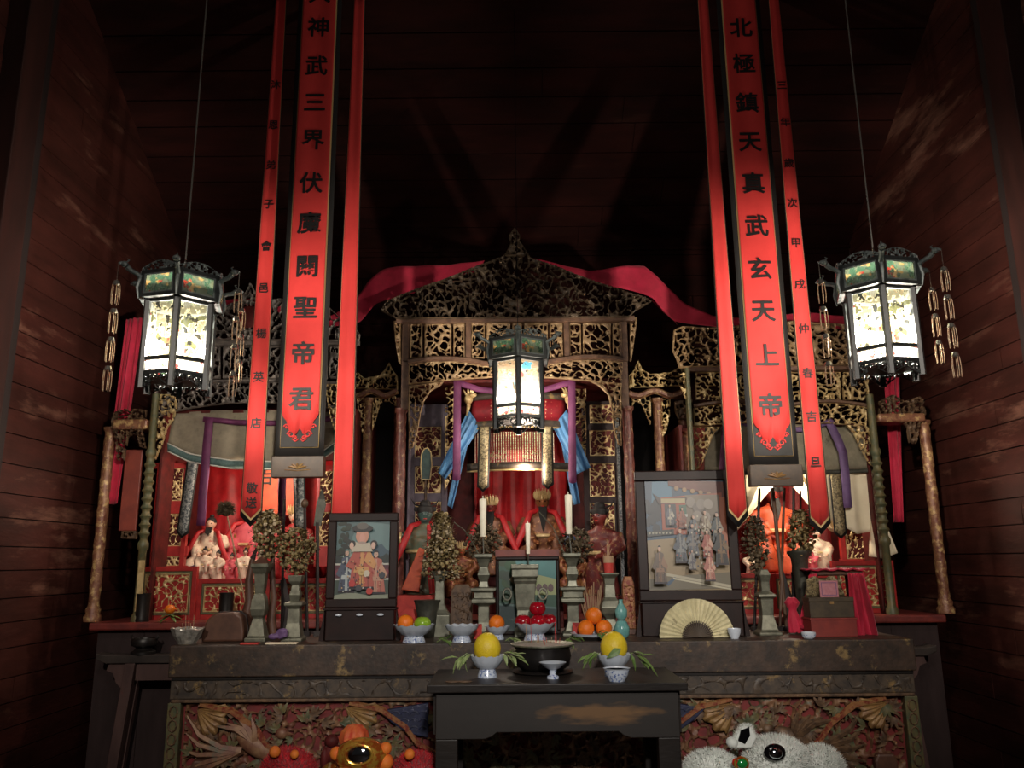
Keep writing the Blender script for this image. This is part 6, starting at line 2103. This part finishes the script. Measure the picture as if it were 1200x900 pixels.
for k in range(9):
    a = 2 * PI * k / 9
    b.tube([(.012 * math.cos(a), .012 * math.sin(a), .19), (.032 * math.cos(a + .3), .02 * math.sin(a + .3), .165), (.012 * math.cos(a + .5), .01 * math.sin(a + .5), .125),
            (.03 * math.cos(a + .6) + .006, .022 * math.sin(a + .6), .07), (.036 * math.cos(a + .7) + .012, .026 * math.sin(a + .7), .008)], [.008, .012, .009, .011, .009], 7)
b.tube([(.016 * math.cos(a), .014 * math.sin(a), .125) for a in [i * PI / 6 for i in range(13)]], .007, 6)
O('bundle', fuse(b, .005, smooth_it=1), 'crimson', rk)

# poles of the ritual standards, both sides
def fur(mb, c, r, n, L, seed, up=.3):
    q = random.Random(seed)
    for _ in range(n):
        z = q.uniform(-.5, 1)
        a = q.uniform(0, 2 * PI)
        k = math.sqrt(max(0, 1 - z * z))
        d = Vector((k * math.cos(a), k * math.sin(a), z))
        p = Vector((c[0] + d.x * r[0], c[1] + d.y * r[1], c[2] + d.z * r[2]))
        t = (d + Vector((q.uniform(-.5, .5), q.uniform(-.5, .5), q.uniform(-.4, .5) + up))).normalized()
        s = t.cross(Vector((q.uniform(-1, 1), q.uniform(-1, 1), q.uniform(-1, 1)))).normalized() * L * .07
        e = p + t * L * q.uniform(.6, 1.2)
        mb.add([p - s, p + s, e], [(0, 1, 2)])
    return mb


def pole(label, px0, py0, px1, Y, m, r=.009, head=None, group='ritual poles'):
    b = at(px1, Y, ZT)
    p = W(px0, py0, Y)
    t = T('ritual_pole', label, 'pole', b, group=group)
    v = p - b
    O('shaft', MB().tube([(0, 0, 0), v], r, 7), m, t, smooth=True)
    O('foot_block', MB().cbox(0, 0, .012, r * 3.6, r * 3.6, .024), 'pole_dark', t)
    if head == 'blade':
        O('blade', MB().prism([(v.x - .02, v.z - .02), (v.x + .02, v.z - .02), (v.x + .045, v.z + .10), (v.x + .02, v.z + .2), (v.x - .01, v.z + .1)], -.004, .004), 'pewter_dark', t)
    elif head == 'knob':
        O('knob', MB().ell(v, (.022, .022, .026), 12, 8), 'gilt_brown', t, smooth=True)
    elif head == 'whisk':
        wk = O('whisk_head', MB().ell(v, (.035, .035, .035), 14, 10), 'dried_dark', t, smooth=True)
        O('whisk_hair', fur(MB(), v, (.034, .034, .034), 900, .03, 17, up=-.2), 'dried_dark', wk, kind='stuff')
    elif head == 'wing':
        O('wing', MB().prism([(v.x * .4 - .012, v.z * .4), (v.x * .4 + .012, v.z * .42), (v.x * .2 + .05, v.z * .22), (v.x * .1 + .045, .02), (v.x * .1 - .0, .02), (v.x * .25, v.z * .2)], -.004, .004), 'pole_dark', t)
    return t


for lab, px0, py0, px1, m, r_, hd in (('straight dark ritual pole right below the wide banner weight box', 890, 572, 884, 'pole_dark', .008, None),
                                  ('brown ritual pole with dark wing under the weight box', 905, 572, 922, 'pole_wood', .011, 'wing'),
                                  ('pale wooden ritual pole beside the orange-robed statue', 919, 572, 914, 'pole_wood', .008, None),
                                  ('dark ritual pole between pale pole and dense bouquet', 930, 572, 929, 'pole_dark', .008, 'wing'),
                                  ('short pole behind the dense bouquet', 938, 575, 940, 'pole_wood', .006, None)):
    pole(lab, px0, py0, px1, 4.74, m, r_, hd, None)
for lab, px0, py0, px1, m, r_, hd in (('reddish wooden ritual pole with leaf blade beside the tall square vase', 318, 596, 322, 'pole_wood', .012, None),
                                  ('dark ritual pole between the two pewter vessels', 333, 585, 330, 'pole_dark', .008, 'wing'),
                                  ('dark ritual pole with gilt knob behind the two-tier candlestick', 357, 590, 360, 'pole_dark', .009, 'knob'),
                                  ('dark ritual pole with blade head beside the elders picture', 372, 612, 372, 'pole_dark', .010, 'blade'),
                                  ('horsehair whisk on a thin slanting pale pole before the red backdrop', 265, 598, 296, 'incense', .004, 'whisk')):
    pole(lab, px0, py0, px1, 4.70, m, r_, hd, None)
# carved wooden horn leaning on the tall vase
hn = T('wooden_horn', 'long curved brown wooden horn leaning beside the tall square vase', 'horn', at(284, 4.6, ZT))
P = [W(x, y, 4.6) - hn.location for x, y in ((282, 750), (288, 730), (293, 705), (292, 680), (296, 655))]
O('horn_body', MB().tube(P, [.05, .042, .028, .022, .016], 10), 'brown_wood', hn, smooth=True)
O('horn_tip', MB().tube([P[-1], P[-1] + Vector((.02, 0, .06))], [.016, .006], 8), 'pole_dark', hn, smooth=True)
hn = T('wooden_horn', 'narrow wavy brown wooden blade standing beside the dark poles', 'horn', at(318, 4.52, ZT))
P = [W(x, y, 4.52) - hn.location for x, y in ((320, 748), (317, 725), (321, 700), (318, 670), (320, 640))]
O('horn_body', MB().tube(P, [.02, .022, .018, .014, .008], 8, flat=.5), 'brown_wood', hn, smooth=True)
O('horn_foot', MB().cbox(0, 0, .01, .06, .04, .02), 'pole_dark', hn)
# block, foil bowl, papers
bk_ = T('wooden_drum', 'brown arched wooden drum block lying on the altar table', 'drum', at(264, 4.44, ZT))
s = mpp(4.44, ZT)
prof = [(-24, 0), (-23, 14), (-19, 25), (-10, 32), (14, 33), (22, 28), (25, 10), (25, 0)]
O('drum_body', MB().prism([(x * s, z * s) for x, z in prof], -.06, .09), 'brown_wood', bk_, bevel=.012)
O('drum_band', MB().prism([(x * s * 1.03, z * s * 1.03) for x, z in prof], .01, .03), 'pole_dark', bk_)
fb = T('foil_bowl', 'crumpled silver foil bowl at the altar table corner', 'bowl', at(219, 4.32, ZT))
s = mpp(4.32, ZT)
r9 = random.Random(5)
jit = {}
def wob9(r, z, a, i):
    k = (round(a, 3), i)
    if k not in jit:
        jit[k] = (r9.uniform(.9, 1.1), r9.uniform(-.006, .006))
    return r * jit[k][0], z + (jit[k][1] if i else 0)
O('bowl', MB().lathe([(11 * s, .0065), (15 * s, 8 * s), (19 * s, 17 * s), (17 * s, 17 * s), (12 * s, 7 * s), (1e-4, 5 * s)], 22, wob=wob9), 'foil', fb)
O('foot', MB().lathe([(10 * s, 0), (11 * s, .008)], 22), 'foil', fb)
for k in range(5):
    O('incense_stick', MB().tube([(-.02 + k * .012, 0, .02), (-.03 + k * .014, 0, .10 + .04 * (k % 3) + (.06 if k == 2 else 0))], .0016, 4), 'incense', fb)
O('paper_strip', MB().cbox(0, 0, .004, .09, .035, .008), 'paper_red', loc=at(293, 4.25, ZT), bevel=.002, label='pinkish red paper strip on the altar table edge', cat='paper')
O('paper_strip', MB().cbox(0, 0, .004, .16, .03, .008), 'white_cloth', loc=at(330, 4.25, ZT), bevel=.002, label='cream paper strip on the altar table edge', cat='paper')
cr = MB()
for k in range(10):
    cr.ell((rnd.uniform(-.03, .03), rnd.uniform(-.02, .02), .02 + rnd.uniform(0, .035)), (rnd.uniform(.015, .03), .02, rnd.uniform(.008, .02)), 8, 5)
O('crumpled_cloth', fuse(cr, .006), 'mauve', loc=at(327, 4.36, ZT + .002), label='small crumpled lilac cloth beside the two-tier candlestick', cat='cloth')

# things on the ledge and the trestle table
s = mpp(5.05, ZP)
for px_, lab in ((166, 'black cylinder pot beside the larger carved red panel'), (264, 'black cylinder pot before the lower carved red panel')):
    t = T('cylinder_pot', lab, 'pot', at(px_, 5.06, ZP))
    O('pot_body', MB().lathe([(8 * s, 0), (8.4 * s, 2 * s), (8 * s, 4 * s), (8.2 * s, 30 * s), (8.6 * s, 32 * s), (7.6 * s, 32 * s), (7.4 * s, 26 * s), (1e-4, 26 * s)], 22), 'iron_black', t, smooth=40)
    O('ash', MB().lathe([(7.4 * s, 28 * s), (1e-4, 29 * s)], 16), 'sand', t)
fl = T('cut_flower', 'orange-yellow cut flower with green leaves on the red ledge', 'flower', at(199, 5.02, ZP + .012))
for k in range(14):
    a = k * 2.4
    d = Vector((math.cos(a), math.sin(a) * .6, .8))
    O('petal', leafquad(MB(), (0, 0, .035), d, (0, 0, 1), .05, .03), 'orange_peel' if k % 2 else 'pomelo', fl, solid=.001)
for k in range(7):
    a = k * .95 + 2.6
    O('leaf', leafquad(MB(), (0, 0, .02), (math.cos(a), -abs(math.sin(a)) * .7, -.25 + .2 * (k % 3)), (0, 0, 1), .075, .028), 'leaf_green', fl, solid=.001)
O('stem', MB().tube([(.03, 0, 0), (0, 0, .04)], .005, 5), 'leaf_green', fl)
O('flower_head', MB().ell((0, -.01, .06), (.032, .03, .026), 14, 10), 'orange_peel', fl, smooth=True)
s = mpp(4.9, ZS)
bn = T('bronze_burner', 'small black two-eared burner on the trestle table end', 'burner', at(168, 4.92, ZS))
O('foot', MB().lathe([(14 * s, 0), (14 * s, 3 * s), (10 * s, 5 * s), (9 * s, 7 * s)], 20), 'iron_black', bn, smooth=40)
O('bowl', MB().lathe([(8 * s, 7 * s), (14 * s, 10 * s), (15 * s, 15 * s), (13.5 * s, 18 * s), (12 * s, 18 * s), (10 * s, 12 * s), (1e-4, 11 * s)], 24), 'iron_black', bn, smooth=50)
for sx in (-1, 1):
    O('ear', MB().tube([(sx * 13 * s, 0, 17 * s), (sx * 16 * s, 0, 19 * s), (sx * 15 * s, 0, 22 * s)], [.008, .007, .003], 6), 'iron_black', bn, smooth=True)

# things crowding the middle, behind the dishes
s = mpp(4.6, ZT)
ib = T('incense_bundle', 'bundle of brown incense sticks in a dark pot behind the orange trio', 'incense', at(695, 4.54, ZT))
O('pot_body', MB().lathe([(6 * s, 0), (6.5 * s, 14 * s), (7 * s, 26 * s), (6.4 * s, 26 * s), (1e-4, 22 * s)], 18), 'brown_wood', ib, smooth=40)
for k in range(12):
    O('incense_stick', MB().tube([((k - 6) * .006, .01 * (k % 3 - 1), .08), ((k - 6) * .012, .01 * (k % 3 - 1), .22 + .02 * (k % 4))], .0028, 4), 'incense', ib)
for px_, w, h, m, lab in ((541, 26, 58, 'gilt_brown', 'carved brown wooden tablet behind the empty dish'), (655, 12, 40, 'dark_red', 'narrow dark red tablet beside the green painting'), (738, 14, 66, 'gilt_red', 'red and gilt tablet beside the gourd bottle'), (486, 34, 30, 'paper_red', 'faded red paper packet behind the orange and apple')):
    t = T('spirit_tablet' if h > 35 else 'paper_packet', lab, 'tablet' if h > 35 else 'packet', at(px_, 4.72 if px_ != 738 else 4.6, ZT))
    O('tablet_board', MB().prism([(-w * s * .5, .03), (w * s * .5, .03), (w * s * .5, h * s * .86), (w * s * .3, h * s), (-w * s * .3, h * s), (-w * s * .5, h * s * .86)], -.02, .02), m, t, bevel=.004)
    mb = MB()
    carve(mb, [(-w * s * .42, .04), (w * s * .42, .04), (w * s * .42, h * s * .84), (-w * s * .42, h * s * .84)], -.022, lam=.035, t=.4, seed=300 + px_, rim=.004, relief=.008, depth=.002, cell=.006)
    O('tablet_carving', mb, m, t, smooth=60)
    O('tablet_foot', MB().box(-w * s * .6, -.035, 0, w * s * .6, .035, .03), 'brown_wood', t, bevel=.004)
for lab, P, Y in (('thin bent wire stem crossing before the golden-faced deity', ((632, 600), (648, 618), (660, 645), (667, 662)), 4.62), ('thin bent wire stem crossing before the gilt bouquet candle', ((532, 612), (545, 622), (556, 640), (562, 652)), 4.62)):
    b0 = at(672 if P[0][0] > 600 else 567, Y, ZT)
    w_ = T('wire_stem', lab, 'wire', b0)
    pl_ = [W(x, y, Y) - b0 for x, y in P]
    O('wire', MB().tube(pl_, .003, 5), 'pewter', w_)
    O('wire_foot', MB().tube([(0, .09, 0), Vector((0, .09, .3)), pl_[-1]], .003, 5), 'pewter_dark', w_)

# inscribed paper in the shrine, green plaque, red packets
px_a, px_b = at(302, 5.62, zsh), at(345, 5.62, zsh)
hp_ = T('inscribed_paper', 'orange paper with a black character hanging before the red backdrop', 'paper', (W(324, 604, 5.62)))
x0, z0, x1, z1 = rect(302, 545, 346, 604, 5.62)
O('sheet', MB().box(x0, 5.618, z0, x1, 5.622, z1), 'robe_orange', hp_, wc=True)
V, F = glyph('吉', .008)
g9 = W(310, 557, 5.61)
O('character', MB().add([(g9.x + vx * .14, 5.612, g9.z + vy * .14) for vx, vy in V], F), 'ink', hp_, wc=True)
gq = T('green_plaque', 'rounded green plaque with gilt rim before the mauve-edged screen', 'plaque', at(500, 5.44, ZP))
rim_ = [(494, 562), (493, 545), (494, 532), (497, 526), (501, 525), (505, 530), (506, 545), (504, 562)]
O('plaque_board', MB().prism(pts(rim_, 5.44), 5.435, 5.447), 'skin_green', gq, wc=True, bevel=.003)
O('plaque_rim', MB().tube([W(x, y, 5.434) for x, y in rim_ + rim_[:1]], .005, 6), 'gilt_bright', gq, wc=True, smooth=True)
b9 = W(499, 562, 5.44)
O('plaque_pole', MB().tube([(b9.x, 5.44, ZP), b9], .009, 6), 'gilt_brown', gq, wc=True)
for lab, px_, Y_, rz_ in (('small red paper packet leaning at the candlestick beside the empty dish', 560, 4.42, .3), ('small red paper packet leaning between red apples and orange trio', 676, 4.44, -.25)):
    t = T('red_packet', lab, 'packet', at(px_, Y_, ZT), rz_)
    O('packet', MB().box(-.022, 0, 0, .022, .006, .075), 'paper_red', t)
    O('packet_flap', MB().prism([(-.022, .075), (.022, .075), (0, .052)], -.002, 0), 'robe_red', t)

# ================================================================= lion dance heads
def fur_dome(parent, name, c, r, m, n, L, seed):
    o = O(name, MB().ell(c, r, 18, 12), m, parent, smooth=True)
    O('fur', fur(MB(), c, r, n, L, seed), m, o, kind='stuff')
    return o


LY = 3.9
def lp(px, py, Y=LY, base=None):
    return W(px, py, Y) - base


b0 = at(420, LY, 0)
s = mpp(LY, .55)
ln = T('lion_head', 'gold and red lion dance head with mirror forehead and orange pompoms', 'lion head', b0)
c = lp(420, 935, base=b0)
hd = MB()
hd.ell(c, (62 * s, .16, 48 * s)).ell(c + Vector((0, -.08, .06)), (34 * s, .10, 30 * s)).ell(c + Vector((0, -.14, -.08)), (40 * s, .10, 22 * s))
hd.ell(c + Vector((-.25, -.03, .02)), (.10, .07, .07)).ell(c + Vector((.22, -.03, .02)), (.08, .06, .07)).ell(c + Vector((-.12, -.1, .02)), (.05, .05, .05)).ell(c + Vector((.12, -.1, .02)), (.05, .05, .05))
hd.lathe([(.20, -c.z + .01), (.21, -c.z + .1), (.17, -.02)], 20, c, sy=.7)
O('head', fuse(hd, .012), 'lion_gold', ln)
for k in range(11):
    a = PI * (k + .5) / 11
    O('gold_cord', MB().tube([c + Vector((60 * s * math.cos(a), -.03, 46 * s * math.sin(a))), c + Vector((54 * s * math.cos(a), -.13, 40 * s * math.sin(a))), c + Vector((36 * s * math.cos(a), -.17, 26 * s * math.sin(a)))], .006, 6), 'gilt_bright', ln, smooth=True)
e = lp(421, 886, LY - .15, b0)
O('mirror_ring', MB().tube([e + Vector((15 * s * math.cos(a), -.008, .006 + 10.5 * s * math.sin(a))) for a in [i * PI / 12 for i in range(25)]], .006, 8), 'lion_gold', ln, smooth=True)
O('mirror', MB().ell(e + Vector((0, -.004, .006)), (14 * s, .02, 10 * s), 20, 12), 'mirror_ball', ln, smooth=True)
O('forehead', MB().ell(e + Vector((0, .05, -.01)), (30 * s, .065, 20 * s), 24, 14), 'lion_gold', ln, smooth=True)
for px_, py_, r_ in ((394, 883, 7.5), (452, 877, 7), (452, 893, 9), (322, 881, 6.5), (408, 898, 6), (436, 899, 6), (345, 884, 5), (480, 884, 6)):
    O('pompom', MB().ell(lp(px_, py_, LY - .10, b0), r_ * s, 14, 10), 'lion_orange', ln, smooth=True)
cc = lp(415, 866, LY - .02, b0)
cm = MB()
cm.lathe([(11 * s, -.05), (15 * s, -.02), (17 * s, 2 * s), (15 * s, 9 * s), (9 * s, 15 * s), (1e-4, 17 * s)], 36, cc, wob=lambda r, z, a, i: (r * (1 + .06 * math.cos(9 * a)), z))
O('crest', cm, 'lion_crest', ln, smooth=True)
O('horn_base', MB().lathe([(20 * s, -.09), (17 * s, -.045)], 18, cc), 'lion_gold', ln, smooth=True)
fur_dome(ln, 'fur_tuft', lp(338, 908, LY - .04, b0), (30 * s, .055, 26 * s), 'fur_red', 3200, .028, 1)
fur_dome(ln, 'fur_tuft', lp(488, 910, LY - .04, b0), (27 * s, .05, 24 * s), 'fur_red', 2600, .028, 2)
O('ear', MB().prism([(v.x, v.z) for v in (lp(474, 900, base=b0), lp(480, 876, base=b0), lp(488, 888, base=b0), lp(500, 900, base=b0))], -.02, .02), 'lion_orange', ln, bevel=.006)
O('collar_cloth', MB().lathe([(.26, 0), (.24, .1), (.19, .3)], 24, (0, .02, 0), sy=.6, wob=lambda r, z, a, i: (r * (1 + .04 * math.cos(12 * a)), z)), 'robe_red', ln, smooth=True)

b0 = at(905, LY, 0)
ln = T('lion_head', 'white furry lion dance head with black-rimmed eyes and pointed ear', 'lion head', b0)
c = lp(893, 942, base=b0)
hd = MB()
hd.ell(c, (74 * s, .17, 44 * s)).ell(c + Vector((0, -.12, -.06)), (40 * s, .1, 26 * s))
hd.lathe([(.20, -c.z + .01), (.21, -c.z + .1), (.17, -.02)], 20, c, sy=.7)
O('head', fuse(hd, .012), 'fur_white', ln)
fur_dome(ln, 'brow_fur', lp(910, 892, LY - .06, b0), (36 * s, .10, 26 * s), 'fur_white', 4200, .022, 3)
fur_dome(ln, 'cheek_fur', lp(962, 902, LY - .03, b0), (26 * s, .09, 25 * s), 'fur_white', 3000, .022, 4)
fur_dome(ln, 'cheek_fur', lp(834, 902, LY - .03, b0), (31 * s, .06, 20 * s), 'fur_white', 3200, .022, 5)
e = lp(908, 882, LY - .165, b0)
O('eye_rim', MB().ell(e, (12.5 * s, .02, 9.5 * s), 20, 10), 'eye_black', ln, smooth=True)
O('eye_ball', MB().ell(e + Vector((0, -.012, 0)), (8 * s, .018, 6 * s), 18, 10), 'mirror_ball', ln, smooth=True)
er = [lp(x, y, LY - .10, b0) for x, y in ((860, 876), (862, 862), (870, 851), (880, 852), (886, 864), (880, 876))]
ear = O('ear', MB().prism([(v.x, v.z) for v in er], er[0].y - .012, er[0].y + .012), 'fur_white', ln, bevel=.006)
fe = MB()
q = random.Random(8)
for _ in range(900):
    i = q.randrange(len(er))
    p = er[i].lerp(er[(i + 1) % len(er)], q.random())
    t = Vector((q.uniform(-1, 1), q.uniform(-.6, .6), q.uniform(-.3, 1))).normalized()
    fe.add([p + Vector((.001, 0, 0)), p - Vector((.001, 0, 0)), p + t * .02], [(0, 1, 2)])
O('ear_fur', fe, 'fur_white', ear, kind='stuff')
O('ear_lining', MB().prism([(v.x, v.z) for v in (lp(865, 868, LY - .115, b0), lp(868, 856, LY - .115, b0), lp(878, 852, LY - .115, b0), lp(879, 862, LY - .115, b0), lp(873, 872, LY - .115, b0))], er[0].y - .016, er[0].y - .011), 'eye_black', ear)
O('nose_tip', MB().ell(lp(858, 870, LY - .10, b0), (7 * s, .03, 6 * s), 12, 8), 'fur_white', ln, smooth=True)
O('gem', MB().ell(lp(870, 895, LY - .16, b0), (6 * s, .012, 5 * s), 14, 8), 'gem_green', ln, smooth=True)
O('gem_ring', MB().tube([lp(869, 895, LY - .16, b0) + Vector((7.5 * s * math.cos(a), 0, 6.5 * s * math.sin(a))) for a in [i * PI / 10 for i in range(21)]], .005, 6), 'lion_gold', ln, smooth=True)
O('mouth_trim', MB().ell(lp(862, 894, LY - .14, b0), (4 * s, .012, 5 * s), 12, 8), 'gem_red', ln, smooth=True)
tn_ = MB()
for _ in range(120):
    p = lp(q.uniform(815, 975), q.uniform(876, 898), LY - .15, b0)
    tn_.cbox(p.x, p.y, p.z, .003, .003, .003)
O('tinsel', tn_, 'tinsel', ln, kind='stuff')
O('collar_cloth', MB().lathe([(.28, 0), (.26, .1), (.2, .3)], 24, (0, .02, 0), sy=.6, wob=lambda r, z, a, i: (r * (1 + .04 * math.cos(12 * a)), z)), 'white_cloth', ln, smooth=True)
